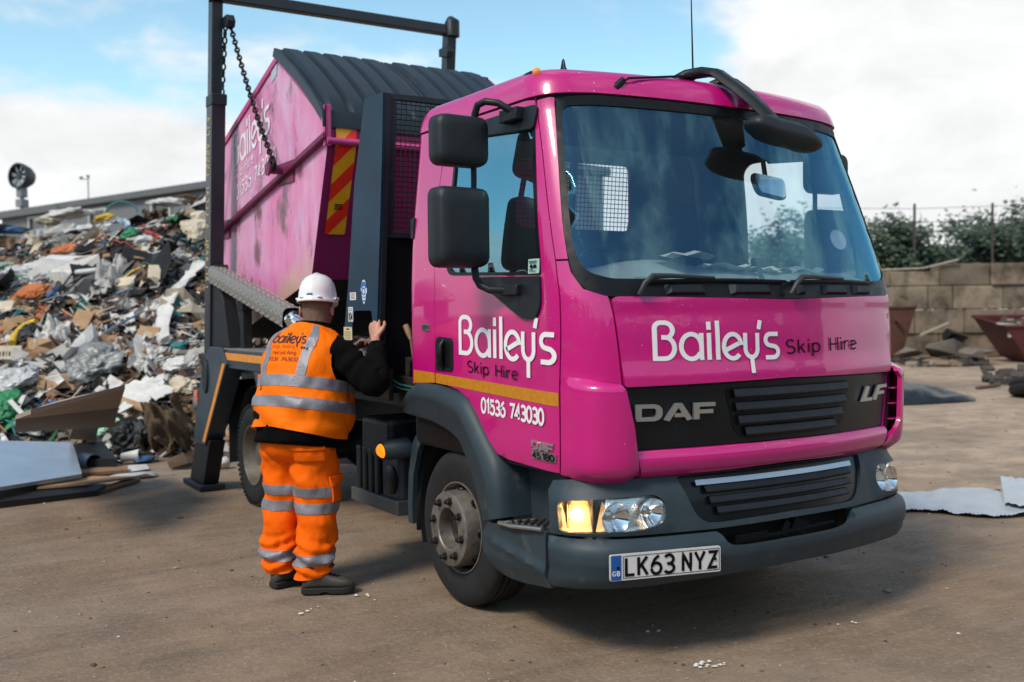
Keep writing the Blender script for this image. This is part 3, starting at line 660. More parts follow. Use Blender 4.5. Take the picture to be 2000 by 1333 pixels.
# wipers lying at the foot of the screen
def wiper(x0, x1, xb0, xb1):
    m_ = MB(); f = lambda x, z, o_: Vector(cab.P(cab.ux(x, z), z, o_))
    m_.tube([f(x0, 1.592, .03), f(x0+.02, 1.625, .06), f(x0+.06, 1.652, .065), f(x0+.16, 1.662, .045), f(x1, 1.662, .025)], [.016, .017, .016, .012, .008], 8, flat=.7)
    b_ = MB(); b_.tube([f(xb0+(xb1-xb0)*t/12, 1.650+.006*math.sin(t/12*math.pi), .016) for t in range(13)], .008, 6)
    o = m_.build('wiper_arm', mat('wiper_black', srgb(58, 60, 62), .5, var=.2), T, smooth=60); b_.build('wiper_blade', black, o, smooth=60)
wiper(-.785, -.40, -.72, .02); wiper(.02, .45, .06, .76)
for x, w_ in ((-.55, .20), (-.2, .24), (.12, .06), (.38, .2), (.62, .16)):
    cw = MB()
    for k in (0,):
        cw.add([cab.P(cab.ux(x+a, z), z, o_) for a, z, o_ in ((-w_/2, 1.595, .004), (w_/2, 1.595, .004), (w_/2, 1.64, .004), (-w_/2, 1.64, .004), (-w_/2+.02, 1.602, .022), (w_/2-.02, 1.602, .022), (w_/2-.03, 1.632, .022), (-w_/2+.03, 1.632, .022))], [(4, 5, 6, 7), (0, 1, 5, 4), (1, 2, 6, 5), (2, 3, 7, 6), (3, 0, 4, 7)])
    cw.build('scuttle_panel', darkplastic, T, smooth=30)
# inside: dashboard, steering wheel, seats, visor, rear mesh
db = MB()
prof = [(.05, 1.56), (.14, 1.655), (.32, 1.715), (.46, 1.715), (.52, 1.64), (.50, 1.36), (.40, 1.1)]
rows = []
for i in range(25):
    x = -.98+1.96*i/24; hump = .05*math.exp(-((x+.45)/.25)**2)
    rows.append([Vector((x*.98, y+.10*(x/.98)**2+ (hump if k > 1 else 0), z+(hump*(1.1 if 1 < k < 5 else .2)))) for k, (y, z) in enumerate(prof)])
db.grid(rows); db.build('dashboard', dash_mat, T, smooth=60)
sw = MB(); ring = [(-.45+.21*math.cos(t), .66+.21*math.sin(t)*.72, 1.72+.21*math.sin(t)*.62) for t in [k*2*math.pi/28 for k in range(28)]]
sw.tube(ring, .014, 8, closed=True); sw.tube([(-.45, .66, 1.72), (-.45, .52, 1.55)], .03, 8); sw.box((-.45, .66, 1.72), (.38, .03, .03)); sw.build('steering_wheel', black, T, smooth=60)
pp = MB()
for x, y, w_, d_, a_, z_ in ((-.30, .30, .34, .16, .2, 1.79), (-.02, .33, .30, .16, -.15, 1.735), (.30, .36, .26, .15, .3, 1.73), (.58, .40, .2, .14, -.2, 1.735)):
    M2 = rz(a_); pp.grid([[Vector((x, y, z_))+M2@Vector(((i/6-.5)*w_, (j/4-.5)*d_, .012*math.sin(i*1.3+x*9)+.01*math.cos(j*2.1+x*5))) for i in range(7)] for j in range(5)])
pp.build('papers', mat('paper_white', srgb(196, 194, 188), .8, var=.06), T, smooth=60)
seatm = mat('seat_cloth', srgb(52, 56, 62), .9, var=.15, vscale=12, bump=.1, bscale=300)
for x in (-.45, .42):
    s_ = MB(); s_.box((x, 1.18, 1.28), (.48, .46, .14)); s_.box((x, 1.46, 1.52), (.46, .12, .42), rx(-.10)); s_.box((x, 1.2, 1.05), (.36, .4, .4))
    s_.build('seat', seatm, T, bevel=.04, smooth=60, seg=3)
fl = MB(); fl.bx(-1.0, 1.0, .22, 1.6, .88, .90); fl.bx(-.28, .28, .5, 1.6, .90, 1.22); fl.build('cab_floor', lining, T, smooth=0)
hd = MB(); hd.grid([[Vector((x, y, 2.50+.06*math.sin((y-.4)/1.2*math.pi))) for y in (.48, .7, 1.0, 1.3, 1.58)] for x in (-.93, 0, .93)]); hd.build('headlining', mat('headlining', srgb(96, 96, 94), .9, var=.06), T, smooth=60)
cam_ = MB(); f = lambda x, z, o_: Vector(cab.P(cab.ux(x, z), z, o_))
cam_.box(f(-.02, 1.78, -.08), (.05, .04, .04)); cam_.tube([f(-.02, 1.78, -.08), f(-.022, 1.72, -.08), f(-.025, 1.665, -.07)], .011, 8); cam_.lathe([(.055, 0), (.05, .02), (.02, .03)], f(-.025, 1.645, -.08), (0, 0, 1), 14, caps=True); cam_.build('dashboard_camera', black, T, bevel=.004)
im = MB(); out = rounded([(.10, 2.115), (.31, 2.09), (.345, 2.205), (.09, 2.225)], .04, 5); im.grid([[f(.21+(x-.21)*s, 2.16+(z-2.16)*s, -o_) for x, z in out] for s, o_ in ((.9, .052), (1, .060), (1, .07), (.9, .085), (0, .09))], closed=True); imo = im.build('interior_mirror', black, T, smooth=50)
im = MB(); im.add([f(.21+(x-.21)*.9, 2.16+(z-2.16)*.9, -.051) for x, z in out], [tuple(range(len(out)))]); im.build('glass', mat('interior_mirror_glass', (.55, .62, .68), .08, metal=1.0), imo, smooth=0)
im = MB(); im.tube([f(.21, 2.2, -.075), f(.22, 2.32, -.06), f(.22, 2.45, -.03)], .012, 8); im.build('mirror_stem', black, imo, smooth=60)
dsk = MB(); dsk.lathe([(.0, 0), (.055, 0), (.055, .004)], f(.60, 1.885, -.02), (0, -1, .3), 20); dsk.build('permit_disc', mat('disc_paper', srgb(200, 190, 196), .6), T, smooth=0)
# ------------------------------------------------------------------ the lorry: bumper, lamps, wheels
LH = rounded([(1.035, .700), (.90, .718), (.74, .727), (.695, .695), (.688, .650), (.715, .605), (.80, .583), (1.03, .570)], [.03, 0, .04, .03, .03, .04, .05, .02], 5)
LH_L = [(-u, v) for u, v in LH]; LH_R = LH[::-1]
LG = rounded([(-.61, .792), (-.545, .63), (-.50, .592), (-.43, .583), (0, .590), (.43, .583), (.50, .592), (.545, .63), (.61, .792), (0, .797)], [.02, .03, .03, .03, 0, .03, .03, .03, .02, 0], 4)
up = [(-1.072, .556), (-.88, .562), (-.45, .558), (0, .562), (.45, .558), (.88, .562), (1.072, .556), (1.072, .74), (1.045, .785), (.97, .797), (0, .80), (-.97, .797), (-1.045, .785), (-1.072, .74)]
def rim_off(u, v):                     # a soft raised brow round each headlamp
    a = abs(u); d = math.hypot(max(0, abs(a-.865)-.16), max(0, abs(v-.648)-.055)); return .004+.016*math.exp(-(d/.035)**2)
bumper = skin(bum, up, [LH_L, LH_R, LG], .022, rim_off, .03).build('bumper', plastic, T, smooth=50)
lowb = rounded([(-1.072, .325), (-.9, .340), (0, .362), (.9, .352), (1.072, .345), (1.078, .545), (.88, .550), (.44, .546), (.40, .49), (.30, .474), (-.30, .474), (-.40, .49), (-.44, .546), (-.88, .550), (-1.078, .545)],
               [.06, 0, 0, 0, .06, .012, 0, .02, .04, .03, .03, .04, .02, 0, .012], 4)
def lofb(u, v): return .004-.010*math.exp(-((v-.405)/.012)**2)*.6
skin(bum, lowb, [], .025, lofb, .05).build('bumper_lower', plastic, bumper, smooth=50)
skin(bum, [(-1.06, .38), (1.06, .38), (1.06, .79), (-1.06, .79)], [LH_L, LH_R, rounded([(-.47, .45), (.47, .45), (.47, .575), (-.47, .575)], .02, 3)], .06, -.06, 0).build('bumper_core', black, bumper, smooth=60)
lg = skin(bum, [(u*.985, .69+(v-.69)*.985) for u, v in LG], [], .03, -.012, .02).build('lower_grille', grille_black, bumper, smooth=50)
sl = MB()
for z0, x0, x1 in ((.716, -.475, .475), (.668, -.46, .46), (.622, -.43, .43)):
    n = 24; rows = [[] for _ in range(5)]
    for i in range(n+1):
        x = x0+(x1-x0)*i/n
        for r, (dz, o_) in enumerate(((.032, -.012), (.029, .004), (.004, .014), (-.002, .010), (-.006, -.014))): rows[r].append(bum.P(bum.ux(x, z0+dz), z0+dz, o_))
    sl.grid(rows)
sl.build('slat', darkplastic, lg if False else bumper, smooth=30)
rect_skin(-.515, .50, .748, .770, .008, bum).build('silver_strip', mat('satin_silver', srgb(178, 190, 200), .28, metal=.8), bumper, smooth=60)
sb = MB(); sb.bx(-.45, .45, -.02, .25, .44, .58)
rows = [[(x, .06, z) for x in (-.46, 0, .46)] for z in (.43, .58)]
sb = MB(); sb.grid(rows); sb.tube([(-.3, 0, .47), (.35, -.01, .49)], .012, 6); sb.box((.12, -.0, .50), (.10, .03, .06), ry(.4)); sb.box((.02, -.0, .50), (.04, .03, .07), ry(.5)); sb.box((-.2, 0, .49), (.2, .03, .03)); sb.build('front_crossmember', mat('deep_black', srgb(9, 10, 11), .8, dirt=srgb(40, 36, 32), dirt_amt=.05), T, smooth=0)
# headlamps
lampback = mat('lamp_reflector', (.92, .88, .82), .2, metal=1.0, bump=.12, bscale=160)
amber_on = mat('indicator_lit', srgb(255, 206, 146), .4, metal=.35, emit=srgb(255, 166, 80), estr=.22, bump=.5, bscale=120)
bulb_on = mat('indicator_bulb', (1, .9, .6), .3, emit=(1, .66, .28), estr=110)
amberlens = mat('amber_lens', srgb(230, 130, 30), .15, emit=srgb(255, 150, 40), estr=.9)
for sg, hole in ((-1, LH_L), (1, LH_R)):
    hl = MB(); skin(bum, hole, [], .03, -.055, 0, hl)
    n = len(hole); A = [bum.P(u, v, .002) for u, v in hole]; B = [bum.P(u, v, -.056) for u, v in hole]
    hl.add(A+B, [(i, (i+1) % n, n+(i+1) % n, n+i) for i in range(n)])
    ho = hl.build('headlight', lampback, T, smooth=40)
    for uu, vv, r, nm in ((.878, .643, .068, 'reflector'), (.752, .656, .066, 'reflector')):
        p = Vector(bum.P(sg*uu, vv, -.052)); nn = Vector((sg*.10, -1, 0)).normalized()
        q = MB(); q.lathe([(.008, -.0), (.018, .004), (r*.62, .022), (r*.9, .038), (r, .048), (r*1.03, .046)], p, nn, 36)
        q.lathe([(0, .034), (.010, .030), (.013, .018), (.013, 0)], p, nn, 14)
        ro_ = q.build(nm, chrome, ho, smooth=50)
    ind = [(sg*a, v) for a, v in rounded([(1.034, .699), (.90, .716), (.885, .66), (.885, .62), (.90, .580), (1.032, .571)], .012, 3)]
    if sg > 0: ind = ind[::-1]
    ind = ind[::-1] if False else ind
    k = skin(bum, ind, [], .012, -.046, 0).build('indicator', amber_on, ho, smooth=50)
    q = MB(); p = Vector(bum.P(sg*.995, .648, -.036)); q.lathe([(0, .026), (.010, .022), (.013, .010), (.013, 0)], p, (sg*.6, -.8, 0), 14); q.build('bulb', bulb_on, ho, smooth=60)
    rb_ = MB()                          # ribs of the indicator's prismatic lens
    for i in range(9):
        a = .945+.0095*i; rb_.tube([bum.P(sg*a, v, -.028) for v in (.592, .62, .65, .685)], .0018, 5)
    rb_.build('lens_rib', mat('lens_rib', srgb(255, 196, 120), .2, emit=srgb(255, 206, 150), estr=.6), ho, smooth=60)
    skin(bum, hole, [], .03, .001, 0).build('lens', lensglass, ho, smooth=180)
# number plate
pl = MB(); PB = lambda x, z, o_: bum.P(bum.ux(x, z), z, o_)
pa, pb = Vector(bum.P(bum.ux(-.972, .44), .44, .028)), Vector(bum.P(bum.ux(-.452, .44), .44, .028)); pd = (pb-pa); pd.z = 0; pd.normalize(); pn = Vector((pd.y, -pd.x, 0)); po = pa+pn*.008; po.z = .389
PP = lambda x, z, o_=0: po+pd*x+Vector((0, 0, z))+pn*o_+Vector((0, -.10*(z-.05)*0, 0))
def plate_quad(mb, x0, x1, z0, z1, o_, t=.0): mb.add([PP(x0, z0, o_), PP(x1, z0, o_), PP(x1, z1, o_), PP(x0, z1, o_)], [(0, 1, 2, 3)])
q = MB(); out = rounded([(0, 0), (.52, 0), (.52, .111), (0, .111)], .008, 4); n = len(out)
q.add([PP(x, z, 0) for x, z in out]+[PP(x, z, -.012) for x, z in out], [tuple(range(n))]+[(i, (i+1) % n, n+(i+1) % n, n+i) for i in range(n)])
plate = q.build('number_plate', mat('plate_white', srgb(214, 210, 206), .35, coat=.4, var=.05, vscale=12, dirt=srgb(120, 112, 100), dirt_amt=.03, dscale=18), T, smooth=0)
q = MB(); plate_quad(q, .003, .050, .003, .108, .0015); q.build('country_band', mat('plate_blue', srgb(14, 84, 158), .35, coat=.4), plate, smooth=0)
q = MB()
for x0, x1, z0, z1 in ((.058, .514, .101, .1035), (.058, .514, .0075, .010), (.058, .0605, .010, .101), (.5115, .514, .010, .101)): plate_quad(q, x0, x1, z0, z1, .0015)
q.build('plate_border', black, plate, smooth=0)
q = MB(); st, w = text_strokes('LK63', .22); st2, w2 = text_strokes('NYZ', .22)
letter_mesh(st, .17, lambda x, y, k: PP(.070+x*.224/w, .017+y*.077, .002+k*.0002), q); letter_mesh(st2, .17, lambda x, y, k: PP(.334+x*.168/w2, .017+y*.077, .002+k*.0002), q); q.build('lettering', blackvinyl, plate, smooth=0)
q = MB(); st, w = text_strokes('GB', .25); letter_mesh(st, .16, lambda x, y, k: PP(.010+x*.032/w, .022+y*.020, .003+k*.0002), q); q.build('lettering', white, plate, smooth=0)
q = MB()
for x, z in ((.035, .055), (.492, .058)): q.lathe([(.0, .004), (.007, .003), (.007, 0)], PP(x, z, .002), pn, 12)
q.build('plate_screw', black, plate, smooth=40)

# wheels
def tyre(o, r, w, sg, n=64, tread=True):
    """profile across the tread; the axle runs along X"""
    hw = w/2; ri = .232
    pr = [(ri, -hw+.03), (ri+.012, -hw+.012), (ri+.05, -hw+.0), (r-.07, -hw-.006), (r-.03, -hw+.004), (r-.008, -hw+.022)]
    for k in range(5):
        a = -hw+.03+(w-.06)*k/5; b = -hw+.03+(w-.06)*(k+1)/5
        pr += [(r, a+.006), (r, b-.006)]
        if k < 4: pr += [(r-.012, b-.004), (r-.012, b+.004)]
    pr += [(r-.008, hw-.022), (r-.03, hw-.004), (r-.07, hw+.006), (ri+.05, hw), (ri+.012, hw-.012), (ri, hw-.03)]
    m = MB(); m.lathe(pr, o, (1, 0, 0), n); return m
def front_wheel(x, y, sg, steer=0.0):
    o = Vector((x, y, .406)); r = .406; w = .25; c = o+Vector((-sg*w/2, 0, 0))        # sg: outward direction of X
    whl = tyre(c, r, w, sg).build('front_wheel', rubber, T, smooth=35)
    A = Vector((sg, 0, 0))
    m = MB(); m.lathe([(.240, -.020), (.240, -.008), (.232, -.008), (.222, -.03), (.215, -.10), (.20, -.14), (.10, -.14)], o, A, 48); m.build('rim', wheelmetal, whl, smooth=40)
    m = MB(); m.lathe([(.208, -.14), (.206, -.08), (.198, -.01), (.196, .040), (.192, .052), (.186, .056), (.112, .056), (.106, .050), (.104, .0), (.10, -.02)], o, A, 48)
    ho = m.build('hub_plate', wheelmetal, whl, smooth=35)
    m = MB(); m.lathe([(.10, -.02), (.085, -.015), (.06, .0), (.03, .006), (0, .007)], o, A, 32); m.build('hub_cap', mat('hub_grease', srgb(62, 58, 54), .45, metal=.5, var=.3, vscale=30), whl, smooth=40)
    for k in range(8):
        m = MB(); t = k*math.pi/4+.2; p = o+Vector((sg*.056, .150*math.cos(t), .150*math.sin(t)))
        m.lathe([(.024, 0), (.024, .004), (.0165, .006), (.0165, .022), (.010, .026), (.010, .034), (0, .035)], p, A, 6)
        m.build('wheel_nut', mat('nut_steel', srgb(58, 56, 54), .45, metal=.7, var=.3, vscale=40), whl, smooth=20)
    for k in range(8):
        m = MB(); t = k*math.pi/4; p = o+Vector((-sg*.035, .199*math.cos(t), .199*math.sin(t))); m.lathe([(0, .012), (.026, .011), (.03, .002)], p, (0, math.cos(t), math.sin(t)), 12)
        m.build('hand_hole', black, whl, smooth=40)
    return whl
def rear_wheel(x, y, sg):
    o = Vector((x, y, .400)); r = .40; w = .24; A = Vector((sg, 0, 0))
    m = MB()
    for dx in (0, .29): 
        q = tyre(o-A*(w/2+dx), r, w, sg); m.add(q.v, q.f)
    for k in range(60):                # shoulder blocks
        t = k*2*math.pi/60
        for s in (-1, 1):
            c = o-A*(w/2)+A*s*(w/2-.028)+Vector((0, r*math.cos(t), r*math.sin(t))); m.box(c, (.05, .022, .022), rx(t))
    whl = m.build('rear_wheel', rubber, T, smooth=35)
    m = MB(); m.lathe([(.243, -.016), (.243, -.004), (.234, -.004), (.226, -.03), (.215, -.09), (.19, -.15), (.15, -.165), (.11, -.165), (.105, -.10), (.09, -.06), (0, -.05)], o, A, 48)
    m.build('rim', mat('rear_rim', srgb(120, 112, 102), .5, metal=.55, var=.25, vscale=10, dirt=srgb(52, 46, 40), dirt_amt=.25, dscale=14), whl, smooth=40)
for sg in (-1, 1):
    front_wheel(sg*1.028, 1.275, sg); rear_wheel(sg*1.015, 4.68, sg)
# front wheel arches, steps
for sg in (-1, 1):
    outer = [(1.735, 1.035), (1.70, 1.10), (1.64, 1.138), (1.58, 1.150), (1.40, 1.148), (1.22, 1.130), (1.13, 1.115), (1.06, 1.082), (.97, 1.00), (.88, .905), (.80, .82), (.765, .74), (.748, .66), (.74, .55)]
    inner = [(1.745, .972), (1.70, .968), (1.62, .964), (1.56, .962), (1.44, .955), (1.28, .928), (1.20, .905), (1.13, .873), (1.065, .80), (1.01, .72), (.965, .64), (.93, .57), (.915, .54), (.905, .515)]
    def bez(L, n=40):
        out = []
        for i in range(n+1):
            t = i/n*(len(L)-1); k = min(len(L)-2, int(t)); f_ = t-k
            p0 = L[max(0, k-1)]; p1 = L[k]; p2 = L[k+1]; p3 = L[min(len(L)-1, k+2)]
            out.append(tuple(.5*((2*p1[j])+(-p0[j]+p2[j])*f_+(2*p0[j]-5*p1[j]+4*p2[j]-p3[j])*f_*f_+(-p0[j]+3*p1[j]-3*p2[j]+p3[j])*f_**3) for j in (0, 1)))
        return out
    O_ = bez(outer); I_ = bez(inner); m = MB()
    mid = lambda a, b, t: (a[0]+(b[0]-a[0])*t, a[1]+(b[1]-a[1])*t)
    rows = []
    for t, x in ((-.04, .80), (-.035, 1.03), (0, 1.072), (.10, 1.098), (.30, 1.116), (.42, 1.112), (.52, 1.100), (.92, 1.098), (1.0, 1.086), (1.0, 1.06), (.96, .80)):
        rows.append([(sg*x,)+mid(a, b, t) for a, b in zip(O_, I_)])
    m.grid(rows); m.build('wheel_arch', plastic, T, smooth=50)
    li = MB()
    for t0 in range(1):
        cc = [(1.215+.50*math.cos(R_(a)), .42+.50*math.sin(R_(a))) for a in range(-20, 201, 10)]
        li.grid([[(sg*x, y, z) for y, z in cc] for x in (.60, .80, 1.02)])
    li.build('arch_liner', chassis, T, smooth=60)
    li = MB(); a_ = [(1.70, .92), (1.78, .80), (1.80, .62), (1.80, .30)]; li.grid([[(sg*x, y, z) for y, z in a_] for x in (.74, 1.0)]); li.build('mud_flap', mat('mud_flap_rubber', srgb(24, 23, 22), .75, var=.2, bump=.1, bscale=50), T, smooth=60, solid=.015)
    # rear half of the liner's lip in grey
    lp = MB(); a_ = [(1.56, .945), (1.68, .90), (1.78, .80), (1.83, .62), (1.845, .45), (1.84, .34)]; b_ = [(1.50, .90), (1.62, .86), (1.71, .77), (1.77, .62), (1.79, .45), (1.79, .34)]
    lp.grid([[(sg*1.0, y, z) for y, z in a_], [(sg*1.03, y, z) for y, z in a_], [(sg*1.03, y, z) for y, z in b_], [(sg*1.0, y, z) for y, z in b_]]); lp.build('rear_arch_lip', plastic, T, smooth=30)
    # step box below the door
    st_ = MB(); side = [(.345, .300), (.60, .268), (.74, .262), (.83, .285), (.875, .335), (.90, .41), (.885, .47), (.845, .518), (.60, .530), (.345, .560)]
    def xo(y, z): return 1.098+.018*math.exp(-((z-.41-.12*(y-.6))/.02)**2)*(1 if .35 < y < .8 else .3)-.05*max(0, (.36-z)/.1)
    V, F, L = cdt(rounded(side, [.01, 0, .05, .05, .03, .03, .03, .02, 0, .01], 4), [], .022); st_.add([(sg*xo(y, z), y, z) for y, z in V], F)
    Lp = L[0]; n = len(Lp); st_.add([(sg*xo(y, z), y, z) for y, z in Lp]+[(sg*.86, y, z) for y, z in Lp], [(i, (i+1) % n, n+(i+1) % n, n+i) for i in range(n)])
    so = st_.build('cab_step', plastic, T, smooth=50)
    wl_ = MB(); wl_.grid([[(sg*.915, y, z) for y in (.33, .55, .80)] for z in (.52, .68, .90)]); wl_.grid([[(sg*x, y, .5) for x in (.91, 1.0, 1.08)] for y in (.34, .8)]); wl_.grid([[(sg*x, .79, z) for x in (.91, 1.06)] for z in (.5, .76)]); wl_.build('step_well', mat('well_plastic', srgb(44, 54, 62), .55, var=.12, dirt=srgb(100, 92, 80), dirt_amt=.1), T, smooth=40)
    tr = MB(); F4 = [(1.102, .70), (1.102, .36), (.925, .352), (.925, .64)]       # tread plate outline (x, y)
    zt = lambda y: .528+.038*(.8-y)/.45
    poly = [(x, y) for x, y in F4]
    for k in range(13):                 # slanting bars clipped to the plate
        c = .22+.052*k; a = None
        pts = [(x, c+(1.10-x)*1.05) for x in [1.09-.006*i for i in range(28)]]
        pts = [p for p in pts if inpoly(p, poly)]
        if len(pts) > 3:
            p0, p1 = pts[0], pts[-1]; tr.tube([(sg*p0[0], p0[1], zt(p0[1])+.006), (sg*p1[0], p1[1], zt(p1[1])+.006)], .0085, 6)
    for k in range(7):
        x = .94+.025*k; pts = [(x, .36+.008*i) for i in range(44)]; pts = [p for p in pts if inpoly(p, poly)]
        if len(pts) > 3: tr.tube([(sg*x, pts[0][1], zt(pts[0][1])), (sg*x, pts[-1][1], zt(pts[-1][1]))], .0035, 5)
    tr.build('step_tread', mat('tread_metal', srgb(112, 108, 104), .4, metal=.8, var=.2, vscale=30), so, smooth=40)
    ed = MB(); ed.tube([(sg*1.108, .72, zt(.72)), (sg*1.118, .60, zt(.60)-.004), (sg*1.112, .45, zt(.45)), (sg*1.106, .355, zt(.355))], .011, 8); ed.tube([(sg*1.10, .72, zt(.72)), (sg*.925, .66, zt(.66))], .008, 8); ed.build('step_edge', mat('bright_edge', srgb(190, 188, 184), .3, metal=.9, var=.08), so, smooth=60)
    gp = MB(); gp.bx(sg*.90-.0, sg*1.06, .28, .345, .60, .83) if sg > 0 else gp.bx(-1.03, -.90, .27, .335, .56, .83); gp.build('bumper_bracket', chassis, T, smooth=0)
# chassis, axles, engine bulk
ch = MB()
for sg in (-1, 1): ch.bx(sg*.40-.04, sg*.40+.04, .35, 6.1, .72, .94)
for y in (.5, 1.9, 2.9, 3.9, 5.3, 6.05): ch.bx(-.38, .38, y-.05, y+.05, .76, .90)
ch.lathe([(.09, -.9), (.09, .9)], (0, 1.215, .40), (1, 0, 0), 14, caps=True); ch.lathe([(.11, -.75), (.11, -.2), (.2, -.1), (.2, .1), (.11, .2), (.11, .75)], (0, 4.68, .42), (1, 0, 0), 18, caps=True)
ch.bx(-.36, .36, .35, 1.7, .45, .86); ch.lathe([(.05, 0), (.05, 2.6)], (0, 1.8, .55), (0, 1, 0), 10, caps=True)
ch.bx(-.97, -.45, .16, .30, .38, .72); ch.bx(.45, .97, .16, .30, .38, .72)
ch.build('chassis', chassis, T, smooth=40, bevel=.006)
# ------------------------------------------------------------------ the lorry: skip-loading gear behind the cab
def plate2(outer, holes, x0, x1, name, m, parent=T, bevel=0.0):
    """a flat plate in the (y, z) plane with holes, from x0 to x1"""
    V, F, L = cdt(outer, holes, .25); mb = MB(); n = len(V)
    mb.add([(x0, y, z) for y, z in V]+[(x1, y, z) for y, z in V], [tuple(f) for f in F]+[tuple(n+i for i in f)[::-1] for f in F])
    for q in L:
        k = len(q); mb.add([(x0, y, z) for y, z in q]+[(x1, y, z) for y, z in q], [(i, (i+1) % k, k+(i+1) % k, k+i) for i in range(k)])
    return mb.build(name, m, parent, smooth=0, bevel=bevel)
arm_paint = mat('arm_paint', srgb(20, 29, 38), .42, coat=.2, coatr=.2, var=.25, vscale=4, dirt=srgb(64, 56, 50), dirt_amt=.06, dscale=10)
dirtysteel = mat('dark_steel', srgb(26, 32, 40), .5, var=.25, vscale=5, dirt=srgb(66, 56, 48), dirt_amt=.12, dscale=10, bump=.06, bscale=60)
rail_grey = mat('deck_grey', srgb(118, 120, 120), .6, var=.15, vscale=8, dirt=srgb(92, 80, 66), dirt_amt=.15, dscale=10)
orange_tape = mat('orange_tape', srgb(222, 142, 52), .5, var=.12, vscale=18, dirt=srgb(120, 84, 50), dirt_amt=.1, dscale=14)
amber_small = mat('marker_lens', srgb(230, 92, 34), .2, coat=.6)
for sg in (-1, 1):
    hp = plate2([(2.245, 2.80), (1.990, 2.79), (2.020, 2.40), (2.060, 2.0), (2.090, 1.72), (2.125, 1.40), (2.150, 1.05), (2.72, 1.05), (2.648, 1.25), (2.53, 1.72), (2.415, 2.31)],
                [rounded([(2.19, 1.545), (2.455, 1.545), (2.53, 1.245), (2.165, 1.245)], .03, 4)] if sg < 0 else [], sg*1.08, sg*1.066, 'headboard_post', mat('post_paint', srgb(8, 46, 68), .45, spec=.3, var=.3, vscale=3, dirt=srgb(44, 42, 42), dirt_amt=.04, dscale=9))
    e = MB()
    for a, b in (((1.990, 2.79), (2.060, 2.0)), ((2.060, 2.0), (2.150, 1.05))):
        e.hexa([(sg*1.066, a[0], a[1]), (sg*1.030, a[0]+.0, a[1]), (sg*1.030, b[0], b[1]), (sg*1.066, b[0], b[1]), (sg*1.066, a[0]+.014, a[1]), (sg*1.030, a[0]+.014, a[1]), (sg*1.030, b[0]+.014, b[1]), (sg*1.066, b[0]+.014, b[1])])
    e.hexa([(sg*1.066, 2.245, 2.80), (sg*1.030, 2.245, 2.80), (sg*1.030, 2.72, 1.05), (sg*1.066, 2.72, 1.05), (sg*1.066, 2.23, 2.80), (sg*1.030, 2.23, 2.80), (sg*1.030, 2.70, 1.05), (sg*1.066, 2.70, 1.05)])
    e.bx(*sorted((sg*1.066, sg*1.030)), 1.992, 2.24, 2.772, 2.788)
    e.build('post_flange', dirtysteel, hp, smooth=0, bevel=.003)
# stickers on the post
q = MB(); oval = [(2.296+.036*math.cos(t)*(1.25 if math.sin(t) > 0 else .8), 1.655+(.075 if math.sin(t) > 0 else .07)*math.sin(t)) for t in [k*2*math.pi/28 for k in range(28)]]
q.add([(-1.0815, y, z) for y, z in oval], [tuple(range(28))]); hs = q.build('maker_sticker', mat('sticker_white', srgb(214, 226, 236), .4, coat=.4), T, smooth=0)
bluep = mat('sticker_blue', srgb(32, 104, 176), .4)
q = MB(); q.add([(-1.0823, y, z) for y, z in arc(2.296, 1.672, .046, .048, 10, 170, 10)+arc(2.296, 1.672, .024, .020, 170, 10, 8)], [tuple(range(20))])
q.add([(-1.0823, 2.296+.026*math.cos(t), 1.660+.024*math.sin(t)) for t in [k*math.pi/8 for k in range(16)]]+[(-1.0823, 2.296+.016*math.cos(t), 1.660+.014*math.sin(t)) for t in [k*math.pi/8 for k in range(16)]], [(k, (k+1) % 16, 16+(k+1) % 16, 16+k) for k in range(16)])
q.add([(-1.0823, y, z) for y, z in ((2.275, 1.622), (2.317, 1.622), (2.317, 1.628), (2.275, 1.628))], [(0, 1, 2, 3)]); q.add([(-1.0823, y, z) for y, z in arc(2.296, 1.598, .020, .012, 0, 180, 6)], [tuple(range(7))]); q.build('sticker_print', bluep, hs, smooth=0)
def sticker(name, pts, m, lines=(), x=-1.0815):
    q = MB(); q.add([(x, y, z) for y, z in pts], [tuple(range(len(pts)))]); o = q.build(name, m, T, smooth=0)
    if lines:
        q = MB()
        for y0, y1, z0, z1 in lines: q.add([(x-.0008, y, z) for y, z in ((y0, z0), (y1, z0), (y1, z1), (y0, z1))], [(0, 1, 2, 3)])
        q.build('sticker_print', blackvinyl, o, smooth=0)
    return o
pap = mat('sticker_paper', srgb(222, 218, 214), .6, var=.05)
sticker('warning_sticker', [(2.505, 1.610), (2.505, 1.658), (2.412, 1.658), (2.412, 1.610)], pap, [(2.49, 2.43, z, z+.0022) for z in (1.618, 1.626, 1.634, 1.642, 1.65)])
wsk = sticker('capacity_sticker', [(2.535, 1.478), (2.535, 1.568), (2.462, 1.568), (2.462, 1.478)], pap, [(2.525, 2.475, z, z+.003) for z in (1.545, 1.555)])
st, w = text_strokes('104', .2); letter_mesh(st, .2, lambda x, y, k: (-1.0825-k*.0002, 2.527-x*.058/w, 1.487+y*.045)).build('lettering', blackvinyl, wsk, smooth=0)
sticker('instruction_sticker', [(2.61, 1.365), (2.61, 1.445), (2.480, 1.445), (2.480, 1.365)], mat('sticker_cream', srgb(216, 196, 148), .6, var=.08), [(2.595, 2.50, z, z+.003) for z in (1.375, 1.388, 1.40, 1.412)]+[(2.57, 2.52, 1.428, 1.436)])
